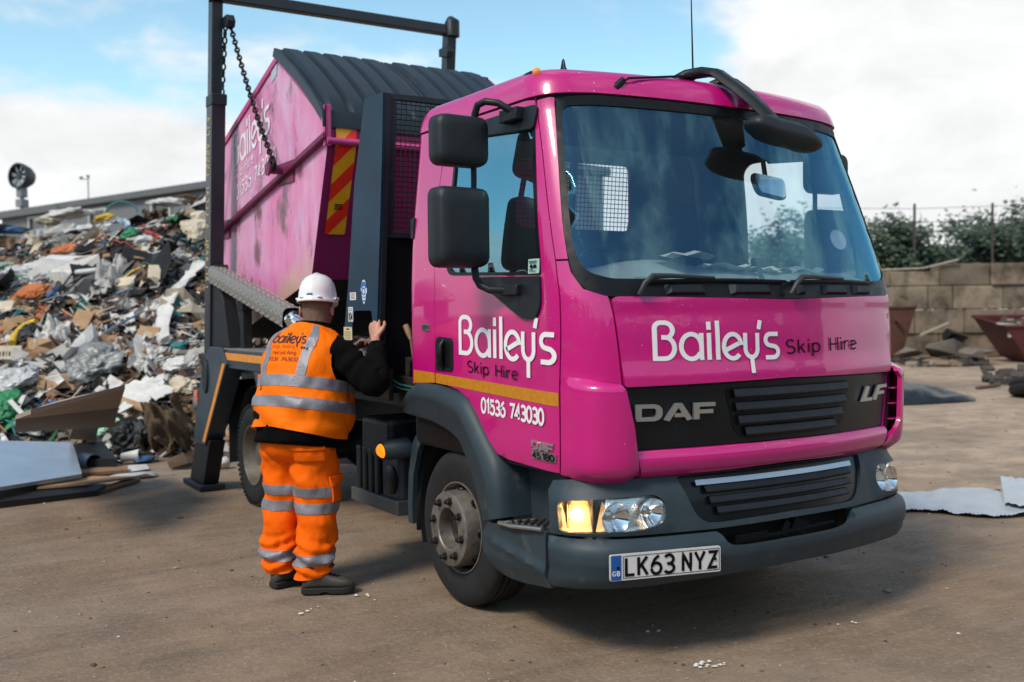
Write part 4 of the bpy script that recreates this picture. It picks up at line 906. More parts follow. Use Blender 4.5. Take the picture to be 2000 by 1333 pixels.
# wire mesh between the posts, its frame, the added black backing below
mf = MB(); yy = lambda z: 1.994+(2.79-z)*.089
for z in (2.775, 1.985): mf.box((0, yy(z)+.02, z), (2.05, .03, .035))
for x in (-1.01, .29, -.29, 1.01): mf.hexa([(x-.02, yy(1.98)+.005, 1.98), (x+.02, yy(1.98)+.005, 1.98), (x+.02, yy(1.98)+.035, 1.98), (x-.02, yy(1.98)+.035, 1.98), (x-.02, yy(2.78)+.005, 2.78), (x+.02, yy(2.78)+.005, 2.78), (x+.02, yy(2.78)+.035, 2.78), (x-.02, yy(2.78)+.035, 2.78)])
mfo = mf.build('mesh_frame', dirtysteel, T, smooth=0, bevel=.003)
mw = MB()
for i in range(66): x = -1.01+2.02*i/65; mw.tube([(x, yy(1.98)+.02, 1.98), (x, yy(2.78)+.02, 2.78)], .0027, 4)
for i in range(27): z = 2.0+.77*i/26; mw.tube([(-1.02, yy(z)+.025, z), (1.02, yy(z)+.025, z)], .0027, 4)
mw.build('wire_mesh', black, mfo, smooth=0)
lp = MB(); lp.bx(-.80, -.785, 2.17, 2.78, 1.08, 1.95); lp.hexa([(-1.02, 2.16, 1.05), (1.02, 2.16, 1.05), (1.02, 2.18, 1.05), (-1.02, 2.18, 1.05), (-1.02, yy(1.97)+.02, 1.97), (1.02, yy(1.97)+.02, 1.97), (1.02, yy(1.97)+.04, 1.97), (-1.02, yy(1.97)+.04, 1.97)]); lp.build('dark_backing', mat('backing_black', srgb(12, 14, 16), .7, spec=.2, var=.2), T, smooth=0)  # black plates added so the void below the mesh stays dark
# valve block, levers and hoses between the post and the cab
vb = MB(); vb.bx(-.98, -.55, 1.80, 2.05, .98, 1.16); vb.bx(-.95, -.80, 1.86, 2.02, 1.16, 1.27); vb.bx(-.75, -.62, 1.84, 2.0, 1.16, 1.24); vb.bx(-1.05, -1.02, 2.03, 2.14, 1.02, 1.20)
for k in range(5): vb.tube([(-.93+.07*k, 1.90, 1.16), (-.93+.07*k, 1.86, 1.30-.02*k)], .012, 6)
vb.build('valve_block', mat('valve_grime', srgb(52, 50, 46), .55, metal=.4, var=.4, vscale=14, dirt=srgb(30, 24, 20), dirt_amt=.25), T, smooth=30, bevel=.004)
hz = MB(); random.seed(5)
for k in range(7):
    x = -.95+.06*k; hz.tube([(x, 1.95, 1.1), (x-.03, 1.88, 1.25+.02*k), (x+.04, 1.80, 1.30-.03*k), (x+.1, 1.74, 1.1)], .011, 6)
hz.build('hydraulic_hoses', black, T, smooth=60)
hz = MB(); hz.tube([(-1.02, 2.05, 1.14), (-1.04, 1.90, 1.12), (-1.02, 1.75, 1.11), (-.95, 1.66, 1.10)], .006, 5); hz.tube([(-1.02, 2.03, 1.11), (-1.05, 1.88, 1.10), (-1.02, 1.72, 1.085)], .005, 5); hz.build('air_line', mat('air_line_green', srgb(20, 96, 84), .5), T, smooth=60)
lv = MB(); lv.tube([(-.90, 1.98, 1.16), (-.905, 2.03, 1.37)], .008, 6); lvo = lv.build('control_lever', mat('lever_wood', srgb(126, 98, 72), .7, var=.2), T, smooth=60)
lv = MB(); lv.tube([(-.905, 2.03, 1.37), (-.91, 2.055, 1.42), (-.915, 2.075, 1.455)], [.010, .02, .019], 8); lv.build('lever_knob', mat('knob_wood', srgb(150, 112, 84), .6, var=.2), lvo, smooth=50)
lb = MB()
for x in (-1.02, -.98): lb.tube([(x, 2.28, 1.05), (x, 2.26, 1.30), (x, 2.25, 1.40)], [.012, .010, .018], 8)
lb.build('operating_levers', black, T, smooth=60)
rl = MB(); rl.bx(-1.06, -1.02, 1.665, 1.71, 1.93, 2.05); rl.build('cab_lock', black, T, bevel=.008)
# deck, side rails, tape and marker brackets
dk = MB(); dk.bx(-1.06, 1.06, 2.15, 5.35, 1.06, 1.085); dk.bx(-.8, .8, 2.3, 5.6, .95, 1.06); dk.build('deck', dirtysteel, T, smooth=0)
for sg in (-1, 1):
    r = MB(); r.bx(*sorted((sg*1.155, sg*1.06)), 2.16, 4.86, 1.10, 1.245); ro = r.build('deck_rail', steel_grey, T, bevel=.006, smooth=0)
    r = MB(); r.bx(*sorted((sg*1.157, sg*.93)), 2.75, 4.92, 1.2455, 1.257); r.build('rail_cover', rail_grey, ro, smooth=0, bevel=.003)
    r = MB(); r.bx(*sorted((sg*1.158, sg*1.1552)), 2.75, 4.88, 1.165, 1.222); r.build('reflective_tape', orange_tape, ro, smooth=0)
    for y, nm in ((4.02, 'a'), (2.60, 'b')):
        b = MB(); b.prism([(y-.17, 1.098), (y+.17, 1.098), (y+.05, .90), (y-.05, .90)], 'X', sg*1.15, sg*1.135); bo = b.build('marker_bracket', steel_grey, T, smooth=0, bevel=.003)
        b = MB(); b.bx(*sorted((sg*1.1504, sg*1.162)), y-.045, y+.045, 1.035, 1.085); b.build('side_marker', amber_small, bo, bevel=.004)
    # rear frame leg with its orange edge, the stabiliser below
    rp = [(5.237, 1.262), (4.915, 1.262), (4.784, 1.13), (5.43, .415), (5.79, .405), (5.62, .867), (5.385, 1.17)]
    fo = MB(); fo.prism(rp, 'X', sg*1.18, sg*1.03); fo = fo.build('rear_frame', steel_grey, T, smooth=0, bevel=.006)
    e = MB(); e.hexa([(sg*1.183, 4.80, 1.135), (sg*1.183, 4.875, 1.135), (sg*1.183, 5.50, .44), (sg*1.183, 5.425, .44), (sg*1.1805, 4.80, 1.135), (sg*1.1805, 4.875, 1.135), (sg*1.1805, 5.50, .44), (sg*1.1805, 5.425, .44)]); e.build('reflective_tape', orange_tape, fo, smooth=0)
    e = MB(); e.prism([(5.36+.10*math.cos(t)*.75, 1.01+.145*math.sin(t)) for t in [k*math.pi/10 for k in range(20)]], 'X', sg*1.176, sg*1.196); e.build('pivot_cover', dirtysteel, fo, bevel=.006)
    for y, z, s_ in ((5.66, .845, .03), (5.64, .79, .018)):
        e = MB(); e.bx(*sorted((sg*1.179, sg*1.192)), y-s_*1.6, y+s_*1.6, z-s_, z+s_); e.build('side_marker', amber_small, fo, bevel=.004)
    e = MB(); e.hexa([(sg*1.165, 5.56, .06), (sg*1.165, 5.99, .06), (sg*1.03, 5.99, .06), (sg*1.03, 5.56, .06), (sg*1.165, 5.33, .46), (sg*1.165, 5.76, .46), (sg*1.03, 5.76, .46), (sg*1.03, 5.33, .46)])
    lo = e.build('stabiliser_leg', chassis, T, smooth=0, bevel=.008)
    e = MB(); e.bx(*sorted((sg*1.21, sg*.99)), 5.50, 6.06, .012, .055); e.build('foot_plate', dirtysteel, lo, bevel=.006)
    # telescopic arm
    ln = lambda z: 5.455-.105*(z-1.77)
    def armtube(z0, z1, xo, xi, dep, name, m, pr):
        b = MB(); b.hexa([(sg*xo, ln(z0)-dep, z0), (sg*xo, ln(z0), z0), (sg*xi, ln(z0), z0), (sg*xi, ln(z0)-dep, z0), (sg*xo, ln(z1)-dep, z1), (sg*xo, ln(z1), z1), (sg*xi, ln(z1), z1), (sg*xi, ln(z1)-dep, z1)]); return b.build(name, m, pr, smooth=0, bevel=.008)
    ao = armtube(1.15, 3.35, 1.15, 1.035, .17, 'lifting_arm', arm_paint, T)
    armtube(3.345, 4.22, 1.142, 1.052, .12, 'arm_extension', arm_paint, ao)
    armtube(3.26, 3.352, 1.156, 1.028, .185, 'arm_collar', dirtysteel, ao)
    b = MB(); b.prism([(5.42, 1.85), (5.20, 1.95), (4.98, 1.62), (4.86, 1.26), (5.44, 1.26)], 'X', sg*1.13, sg*1.02); b.build('arm_foot', chassis, ao, bevel=.006, smooth=0)
    b = MB(); b.prism([(5.16, 3.98), (5.02, 3.985), (4.98, 3.93), (5.0, 3.88), (5.16, 3.91)], 'X', sg*1.052, sg*.985); b.build('chain_lug', dirtysteel, ao, bevel=.005, smooth=0)
    if sg < 0:
        b = MB(); st, w = text_strokes('SCOTT LIFTING', .3) if False else ([], 1)
        for k in range(26):             # worn yellow lettering down the arm, too far gone to read
            z = 3.16-.055*k; y = ln(z)-.085; random.seed(40+k)
            if random.random() < .2: continue
            sh = random.choice([[(0, 0), (0, 1), (.6, 1)], [(0, 1), (0, 0), (.6, 0)], [(0, 0), (0, 1)], [(.6, 1), (0, 1), (0, .5), (.6, .5), (.6, 0), (0, 0)], [(0, 0), (.3, 1), (.6, 0)]])
            letter_mesh([sh], .2, lambda a, c, kk: (-1.1525, y+.045-(c*.075), z-.02+a*.05), b)
        b.build('worn_lettering', mat('worn_yellow', srgb(196, 168, 96), .6, var=.2, vscale=40), ao, smooth=0)
    b = MB(); b.bx(*sorted((sg*1.06, sg*.985)), 4.70, 4.79, 1.25, 1.64); b.bx(*sorted((sg*1.07, sg*.975)), 4.68, 4.81, 1.56, 1.66); b.build('skip_stop', chassis, T, bevel=.006, smooth=0)
    # ram with its tread-plate sleeve
    a = Vector((sg*1.10, 5.27, 1.865)); c = Vector((sg*1.10, 3.47, 1.495)); e_ = Vector((sg*1.10, 2.70, 1.335)); d = (c-a).normalized()
    sq = MB(); up_ = Vector((0, 0, 1)); up_ = (up_-d*up_.dot(d)).normalized(); sx_ = d.cross(up_); out = rounded([(-.072, -.078), (.072, -.078), (.072, .078), (-.072, .078)], .05, 5)
    sq.grid([[p+sx_*x+up_*y for x, y in out] for p in (a, a+(c-a)*.33, a+(c-a)*.66, c)], closed=True); sl_o = sq.build('ram_sleeve', MATS.get('tread_sleeve') or mat('tread_sleeve', srgb(142, 136, 128), .5, metal=.5, var=.1), T, smooth=50)
    sq = MB(); random.seed(3)
    nx = 34; ny = 13; L_ = (c-a).length
    per = out; pl_ = [0]
    for i in range(len(per)): pl_.append(pl_[-1]+math.dist(per[i], per[(i+1) % len(per)]))
    def onper(s):
        s = (s % 1)*pl_[-1]
        for i in range(len(per)):
            if pl_[i+1] >= s:
                f_ = (s-pl_[i])/max(1e-9, pl_[i+1]-pl_[i]); p = per[i]; q_ = per[(i+1) % len(per)]; return (p[0]+(q_[0]-p[0])*f_, p[1]+(q_[1]-p[1])*f_)
        return per[0]
    if sg < 0:
        for i in range(nx):             # raised tears of the tread pattern
            for j in range(16):
                s0 = (j+.5*(i % 2))/16; tt = (i+.5)/nx; ang = 1 if (i+j) % 2 else -1
                for (ds, dt) in (((.014*ang), .010),):
                    p1 = onper(s0-ds); p2 = onper(s0+ds); A_ = a+(c-a)*(tt-dt); B_ = a+(c-a)*(tt+dt); P1 = A_+sx_*p1[0]*1.0+up_*p1[1]*1.0; P2 = B_+sx_*p2[0]*1.0+up_*p2[1]*1.0
                    sq.tube([P1, (P1+P2)/2, P2], [.0012, .0036, .0012], 5)
        sq.build('tread_ribs', mat('tread_rib', srgb(186, 180, 170), .4, metal=.5), sl_o, smooth=60)
    sq = MB(); sq.lathe([(.066, 0), (.066, .05), (.045, .06), (.045, (e_-c).length)], c, d, 20); sq.build('ram_rod', chrome, T, smooth=40)
    # rear mudguard and the black flap behind the wheel
    g_ = MB(); ar = [(4.68+.52*math.cos(R_(t)), .44+.52*math.sin(R_(t))) for t in range(25, 156, 10)]; g_.grid([[(sg*x, y, z) for y, z in ar] for x in (.50, .8, .97)]); g_.build('rear_mudguard', chassis, T, smooth=60, solid=.01)
    g_ = MB(); g_.bx(*sorted((sg*1.03, sg*.62)), 5.22, 5.235, .28, .98); g_.build('mud_flap', MATS['mud_flap_rubber'], T, smooth=0)
    # tank, battery box and side lamp
    b = MB(); b.bx(*sorted((sg*1.0, sg*.60)), 2.15, 2.56, .64, .89); bo = b.build('battery_box', mat('box_black', srgb(24, 29, 34), .5, var=.2, vscale=6, dirt=srgb(70, 62, 54), dirt_amt=.1), T, bevel=.035, seg=4, smooth=50)
    b = MB()
    for k in range(4): b.bx(*sorted((sg*1.005, sg*.70)), 2.30+.09*k, 2.36+.09*k, .42, .70)
    b.build('tank_ribs', MATS['box_black'], T, bevel=.012, smooth=50)
    b = MB(); b.bx(*sorted((sg*.995, sg*.62)), 2.02, 2.28, .40, .74); bo = b.build('tank', plastic if False else mat('tank_grey', srgb(48, 54, 60), .5, var=.2, dirt=srgb(90, 82, 70), dirt_amt=.15), T, bevel=.04, seg=4, smooth=50)
    b = MB(); b.lathe([(.0, .022), (.07, .02), (.085, .008), (.085, 0)], (sg*.995, 2.13, .54), (sg, 0, 0), 28); b.build('filler_cap', black, bo, smooth=40)
    b = MB(); b.bx(*sorted((sg*1.02, sg*.58)), 2.0, 2.68, .345, .43); b.build('tank_carrier', mat('carrier_metal', srgb(96, 96, 94), .5, metal=.4, var=.25, dirt=srgb(70, 58, 46), dirt_amt=.2), T, bevel=.006, smooth=0)
    b = MB(); b.lathe([(.066, 0), (.062, .13), (.058, .15)], (sg*.99, 1.92, .755), (sg, .45, -.12), 20); lo = b.build('lamp_arm', plastic, T, smooth=40)
    p = Vector((sg*.99, 1.92, .755))+Vector((sg, .45, -.12)).normalized()*.15
    b = MB(); b.lathe([(0, .026), (.026, .022), (.042, .008), (.046, 0)], p, (sg, .45, -.12), 20); b.build('side_lamp', mat('side_lamp_lit', srgb(255, 170, 40), .2, emit=srgb(255, 140, 20), estr=.9), lo, smooth=60)
bm_ = MB(); bm_.hexa([(-1.06, 5.085, 4.115), (1.10, 5.085, 4.115), (1.10, 5.185, 4.115), (-1.06, 5.185, 4.115), (-1.06, 5.085, 4.205), (1.10, 5.085, 4.205), (1.10, 5.185, 4.205), (-1.06, 5.185, 4.205)]); bm_.build('arm_crossbeam', arm_paint, T, bevel=.008, smooth=0)
for sg in (-1, 1):
    b = MB(); b.tube([(sg*1.10, 5.10, 4.10), (sg*1.10, 5.10, 4.235), (sg*1.10, 5.13, 4.25)], [.07, .07, .05], 12); b.build('beam_end', dirtysteel, T, smooth=40)
# ------------------------------------------------------------------ the covered skip hanging on the lorry's chains
SKC = (0, 4.6, 1.5)
skip_o = empty('covered_skip', SKC, 'faded pink covered skip with black ribbed lid, hung tilted on chains behind the cab', 'skip')
def skippaint():
    m = bpy.data.materials.new('faded_skip_paint'); m.use_nodes = True; q = NT(m); b = q.n['Principled BSDF']
    tc_ = q.new('ShaderNodeTexCoord').outputs['Object']
    def nz(scale, st=(1, 1, 1), det=7, rg=.62):
        mp = q.new('ShaderNodeMapping'); mp.inputs[3].default_value = st; q.link(tc_, mp.inputs[0]); n = q.new('ShaderNodeTexNoise'); n.inputs['Scale'].default_value = scale; n.inputs['Detail'].default_value = det; n.inputs['Roughness'].default_value = rg; q.link(mp.outputs[0], n.inputs['Vector']); return n.outputs['Fac']
    def rng(s, a, b2, c=0, d=1):
        n = q.new('ShaderNodeMapRange'); q.link(s, n.inputs[0])
        for i, v in enumerate((a, b2, c, d)): n.inputs[i+1].default_value = v
        return n.outputs[0]
    def mix(f, a, b2):
        n = q.new('ShaderNodeMix', data_type='RGBA'); q.link(f, n.inputs[0])
        for i, v in ((6, a), (7, b2)):
            if isinstance(v, tuple): n.inputs[i].default_value = rgba(v)
            else: q.link(v, n.inputs[i])
        return n.outputs[2]
    c = mix(rng(nz(1.3, (1, 1, .35)), .36, .62), srgb(214, 92, 156), srgb(228, 164, 200))
    c = mix(rng(nz(2.6, (1, 1.6, .5)), .55, .72, 0, .6), c, srgb(206, 196, 226))
    c = mix(rng(nz(3.1, (1, 2.2, .5), 9), .58, .70, 0, .75), c, srgb(196, 60, 130))
    c = mix(rng(nz(2.3, (1, 1.2, .8), 12, .72), .56, .66, 0, .9), c, srgb(98, 66, 54))
    c = mix(rng(nz(16, (1, 1, .4), 8, .7), .60, .72, 0, .6), c, srgb(70, 58, 50))
    sz = q.new('ShaderNodeSeparateXYZ'); q.link(tc_, sz.inputs[0])
    def spot(y, z, r, amt, cc):          # a scuffed patch of its own shape
        nonlocal c
        d = q.new('ShaderNodeVectorMath', operation='DISTANCE'); mp = q.new('ShaderNodeCombineXYZ'); q.link(sz.outputs['Y'], mp.inputs[1]); q.link(sz.outputs['Z'], mp.inputs[2]); q.link(mp.outputs[0], d.inputs[0]); d.inputs[1].default_value = (0, y, z)
        n = q.new('ShaderNodeMath', operation='MULTIPLY_ADD'); q.link(nz(7, (1, 1, .6), 9, .75), n.inputs[0]); n.inputs[1].default_value = r*2.6; q.link(d.outputs['Value'], n.inputs[2])
        c = mix(rng(n.outputs[0], r*2.25, r*1.55, 0, amt), c, cc)
    low_ = q.new('ShaderNodeMath', operation='MULTIPLY_ADD'); q.link(sz.outputs['Y'], low_.inputs[0]); low_.inputs[1].default_value = .245; q.link(sz.outputs['Z'], low_.inputs[2])   # height above the sloping floor
    ln_ = q.new('ShaderNodeMath', operation='MULTIPLY_ADD'); q.link(nz(3, (1, 1, 1), 8, .7), ln_.inputs[0]); ln_.inputs[1].default_value = .55; q.link(low_.outputs[0], ln_.inputs[2])
    c = mix(rng(ln_.outputs[0], 3.16, 2.96, 0, .85), c, srgb(196, 164, 138))
    for y, z, r, a in ((4.12, 2.30, .17, .9), (4.10, 2.18, .10, .9), (4.75, 2.02, .13, .75), (5.22, 2.35, .14, .7), (4.62, 2.55, .08, .6), (5.1, 1.80, .10, .7), (3.75, 2.55, .07, .6)): spot(y, z, r, a, srgb(86, 58, 46))
    q.link(c, b.inputs['Base Color']); b.inputs['Roughness'].default_value = .42; b.inputs['Coat Weight'].default_value = .25; b.inputs['Coat Roughness'].default_value = .2
    bp = q.new('ShaderNodeBump'); bp.inputs['Strength'].default_value = .25; bp.inputs['Distance'].default_value = .03; q.link(nz(2.2, (1, 1, 1), 4), bp.inputs['Height']); q.link(bp.outputs[0], b.inputs['Normal'])
    return m
skp = skippaint()
skp_end = mat('skip_end_shaded', srgb(142, 28, 86), .5, var=.12, vscale=3, dirt=srgb(88, 62, 62), dirt_amt=.15, dscale=6)  # darker than the sides: shade behind the cab put into the colour
skp_under = mat('skip_underside', srgb(60, 44, 40), .7, var=.3, vscale=6, dirt=srgb(110, 72, 44), dirt_amt=.2)
XS = .92
A_, B_, C_, D_, E_, Fr, Gr = (4.15, 3.50), (3.22, 2.885), (3.215, 2.70), (3.565, 1.774), (5.42, 1.32), (6.10, 2.085), (6.02, 2.90)
poly = [A_, B_, C_, D_, E_, Fr, Gr]
body = MB(); n = len(poly)
for sg in (-1, 1):
    V, F, L = cdt(poly, [], .12)
    body.add([(sg*XS, y, z) for y, z in V], F, 0)
def strip(a, b, m): body.add([(-XS, a[0], a[1]), (XS, a[0], a[1]), (XS, b[0], b[1]), (-XS, b[0], b[1])], [(0, 1, 2, 3)], m)
strip(B_, C_, 1); strip(C_, D_, 1); strip(D_, E_, 2); strip(E_, Fr, 1); strip(Fr, Gr, 1)
body.build('skip_body', [skp, skp_end, skp_under], skip_o, smooth=0)
def dv(a, b, t): return (a[0]+(b[0]-a[0])*t, a[1]+(b[1]-a[1])*t)
mar = mat('rail_maroon', srgb(112, 30, 72), .5, var=.25, vscale=8, dirt=srgb(74, 52, 48), dirt_amt=.2)
for sg in (-1, 1):                     # sloping rim rail, lugs, front corner post
    r0, r1 = (3.20, 2.715), (6.05, 2.155); d = Vector((r1[0]-r0[0], r1[1]-r0[1])).normalized(); nn = Vector((-d.y, d.x))
    r = MB(); pts = [(r0[0]+nn.x*.0, r0[1]+nn.y*.0), (r1[0], r1[1]), (r1[0]-nn.x*.075*-1, r1[1]-nn.y*.075*-1), (r0[0]+nn.x*.075, r0[1]+nn.y*.075)]
    r.hexa([(sg*XS, *pts[0]), (sg*XS, *pts[1]), (sg*XS, *pts[2]), (sg*XS, *pts[3]), (sg*(XS+.045), *pts[0]), (sg*(XS+.045), *pts[1]), (sg*(XS+.045), *dv(pts[1], pts[2], .5)), (sg*(XS+.045), *dv(pts[0], pts[3], .5))]); r.build('rim_rail', mar, skip_o, bevel=.006, smooth=0)
    for y, z in ((4.02, 2.60), (5.60, 2.29)):
        l = MB(); l.lathe([(.035, 0), (.035, .12), (.05, .12), (.05, .135), (0, .137)], (sg*(XS+.02), y, z), (sg, 0, 0), 16); l.build('lifting_lug', mar, skip_o, smooth=40)
        l = MB(); l.bx(*sorted((sg*(XS+.001), sg*(XS+.012))), y-.16, y+.16, z-.10, z+.06); l.build('lug_plate', mar, skip_o, smooth=0)
    p = MB(); p.bx(*sorted((sg*(XS+.024), sg*(XS-.012))), 3.178, 3.206, 2.665, 2.945); p.bx(*sorted((sg*(XS+.024), sg*(XS+.012))), 3.178, 3.245, 2.665, 2.945); p.build('corner_post', mat('post_pink', srgb(196, 70, 132), .45, var=.15, dirt=srgb(90, 66, 64), dirt_amt=.15), skip_o, bevel=.005, smooth=0)
    for a, b in ((A_, B_), (A_, Gr)):   # edge strips below the lid
        d = Vector((b[0]-a[0], b[1]-a[1])).normalized(); nn = Vector((d.y, -d.x));  nn = nn if nn.y < 0 else -nn
        p = MB(); q0 = [(a[0]+nn.x*.001, a[1]+nn.y*.001), (b[0]+nn.x*.001, b[1]+nn.y*.001), (b[0]+nn.x*.05, b[1]+nn.y*.05), (a[0]+nn.x*.05, a[1]+nn.y*.05)]
        p.prism(q0, 'X', sg*XS, sg*(XS+.014)); p.build('edge_strip', MATS['post_pink'], skip_o, smooth=0, bevel=.003)
p = MB(); p.tube([(-XS-.02, 3.185, 2.70), (XS+.02, 3.185, 2.70)], .024, 12); p.build('front_bar', MATS['post_pink'], skip_o, smooth=60)
# chevron board on the front end
dn = Vector((C_[0]-D_[0], C_[1]-D_[1])); fo = Vector((0, -.93, -.36)).normalized()
chev_r = mat('chevron_red', srgb(250, 46, 30), .4, var=.1, vscale=14, dirt=srgb(120, 40, 30), dirt_amt=.08); chev_y = mat('chevron_amber', srgb(246, 168, 30), .4, var=.1, vscale=14)
def fp(x, s, o_=0):                     # s: metres down the front end from the lid
    if s < .185: y, z = dv(B_, C_, s/.185)
    else: y, z = dv(C_, D_, (s-.185)/.99)
    return (x, y-.012-o_, z-o_*.3)
bd = MB(); bd.add([fp(-.865, .06), fp(-.715, .06), fp(-.715, .185), fp(-.865, .185)], [(0, 1, 2, 3)]); bd.add([fp(-.865, .185), fp(-.715, .185), fp(-.715, .84), fp(-.865, .84)], [(0, 1, 2, 3)])
bdo = bd.build('chevron_board', chev_y, skip_o, smooth=0)
rs = MB(); S0, S1 = .06, .84
for k in range(-1, 5):
    s0 = .06+k*.255
    P_ = [(-.865, s0+.17), (-.715, s0), (-.715, s0+.125), (-.865, s0+.295)]
    def clip(P_, lim, keep):
        out = []
        for i in range(len(P_)):
            a, b = P_[i], P_[(i+1) % len(P_)]; ia = keep(a[1], lim); ib = keep(b[1], lim)
            if ia: out.append(a)
            if ia != ib: t = (lim-a[1])/(b[1]-a[1]); out.append((a[0]+(b[0]-a[0])*t, lim))
        return out
    for lo_, hi_ in ((S0, .185), (.185, S1)):
        q = clip(clip(P_, lo_, lambda v, l: v >= l), hi_, lambda v, l: v <= l)
        if len(q) > 2: rs.add([fp(x, s, .002) for x, s in q], [tuple(range(len(q)))])
rs.build('chevron_stripe', chev_r, bdo, smooth=0)
q = MB()
for s in (.62, .635, .65): q.add([fp(-.82, s, .003), fp(-.76, s, .003), fp(-.76, s+.009, .003), fp(-.82, s+.009, .003)], [(0, 1, 2, 3)])
q.build('board_print', blackvinyl, bdo, smooth=0)
# writing on the side: the rim's slope carries the lines
ex = Vector((-1, -.19*0)).normalized(); slope = (2.952-2.77)/(4.375-5.313)
def ontilt(y0, z0, sx, sz): return lambda x, y, k: (-XS-.003-k*.0003, y0-x*sx, z0+y*sz-x*sx*slope)
wornwhite = mat('worn_white_vinyl', srgb(244, 238, 244), .5, var=.05, vscale=10, dirt=srgb(220, 120, 172), dirt_amt=.34, dscale=9)
letter_mesh(LOGO, .165, ontilt(5.315, 2.765, .197, .205)).build('lettering', wornwhite, skip_o, smooth=0)
st, w = text_strokes('01536 743030', .3); letter_mesh(st, .15, ontilt(5.25, 2.50, 1.0/w, .115)).build('lettering', wornwhite, skip_o, smooth=0)
st, w = text_strokes('Skip Hire', .3); letter_mesh(st, .12, ontilt(5.30, 2.655, .52/w, .085)).build('lettering', wornwhite, skip_o, smooth=0)
q = MB(); q.add([(-XS-.004, y, z) for y, z in ((4.33, 3.30), (4.20, 3.345), (4.19, 3.45), (4.32, 3.40))], [(0, 1, 2, 3)]); q.build('label_plate', mat('label_pale', srgb(176, 192, 200), .5, var=.1, vscale=30), skip_o, smooth=0)
# lid: two ribbed plastic covers on the front slope, the back slope plain
lidm = mat('lid_plastic', srgb(36, 46, 53), .42, spec=.4, var=.12, vscale=4, dirt=srgb(92, 84, 76), dirt_amt=.06, dscale=8, bump=.05, bscale=120)
def lid(x0, x1, a, b, name, lip=.075):
    mb = MB(); N = 12; W = x1-x0; us_ = []
    for k in range(5):                 # flat ribs with narrow grooves between
        s = x0+.05+(W-.10)*k/5; e = x0+.05+(W-.10)*(k+1)/5; us_ += [(s+.012, -.012), (s+.030, .026), (e-.030, .026), (e-.012, -.012)]
    us_ = [(x0, .0), (x0+.012, .004)]+us_+[(x1-.012, .004), (x1, 0)]
    d = Vector((b[0]-a[0], b[1]-a[1])); L = d.length; d.normalize(); nn = Vector((-d.y, d.x)); nn = nn if nn.y > 0 else -nn
    rows = []
    for i in range(N+1):
        t = i/N; c = a[0]+d.x*L*t, a[1]+d.y*L*t; bow = .035*math.sin(t*math.pi); e = min(1, .45+t/.05, (1-t)/.09)
        e = max(0, e)
        rows.append([(x, c[0]+nn.x*(.03+bow+h*e), c[1]+nn.y*(.03+bow+h*e)) for x, h in us_])
    q = b; rows.append([(x, q[0]+d.x*.02+nn.x*.018, q[1]+d.y*.02+nn.y*.018) for x, h in us_]); rows.append([(x, q[0]+d.x*.03, q[1]+d.y*.03-lip) for x, h in us_])
    mb.grid(rows)
    for x in ((x0, x1) if lip > .05 else ()):                  # side skirts
        k = 0 if x == x0 else -1
        mb.grid([[r[k] for r in rows[:-1]], [(x, r[k][1]-nn.x*.065, r[k][2]-nn.y*.065) for r in rows[:-1]]])
    return mb.build(name, lidm, skip_o, smooth=30)
for x0, x1 in ((-.965, -.07), (-.06, .82)):
    lid(x0, x1, A_, B_, 'lid_panel')
for x0, x1 in ((-.90, -.03), (-.02, .90)): lid(x0, x1, (A_[0], A_[1]-.03), (Gr[0], Gr[1]-.02), 'lid_panel', .03)
hb = MB(); hb.tube([(-.95, A_[0]+.02, A_[1]+.0), (.92, A_[0]+.02, A_[1]+.0)], .022, 10); hb.build('lid_hinge', mar, skip_o, smooth=60)
# chains
chm = mat('chain_steel', srgb(44, 40, 38), .5, metal=.6, var=.3, vscale=40, dirt=srgb(84, 54, 36), dirt_amt=.15)
def chain(a, b, sag, pitch, r, rw, name, label, hook=True):
    a = Vector(a); b = Vector(b); L = (b-a).length; n = max(2, int(L/pitch)); o = empty(name, a, label, 'chain', 'chains between the arm and the skip')
    mb = MB()
    for k in range(n+1):
        t = k/n; p = a.lerp(b, t); p.z -= sag*math.sin(t*math.pi); t2 = min(1, t+.02); q_ = a.lerp(b, t2); q_.z -= sag*math.sin(t2*math.pi); d = (q_-p).normalized() if t < .99 else (b-a).normalized()
        s = d.orthogonal().normalized() if k % 2 else d.cross(d.orthogonal()).normalized()
        h = pitch*.66
        mb.tube([p+d*(h*math.cos(u))*1.0+s*(rw*math.sin(u)) for u in [i*math.pi/5 for i in range(10)]], r, 5, closed=True)
    co = mb.build('links', chm, o, smooth=60)
    if hook:
        hk = MB(); hk.tube([b+Vector((-.0, .02, .05)), b+Vector((-.01, .05, .0)), b+Vector((-.015, .03, -.055)), b+Vector((-.015, -.035, -.06)), b+Vector((-.01, -.055, -.015)), b+Vector((0, -.03, .01))], [.016, .02, .022, .02, .016, .010], 8); hk.build('hook', chm, o, smooth=60)
    return o
chain((-1.0, 5.07, 3.90), (-1.02, 4.03, 2.655), .05, .043, .0085, .017, 'lifting_chain', 'taut dark steel chain slanting from the arm to the front lug of the skip')
chain((-1.035, 5.10, 3.90), (-1.025, 5.60, 2.36), .12, .043, .0085, .017, 'lifting_chain', 'dark steel chain hanging straight down close beside the upright lifting arm')
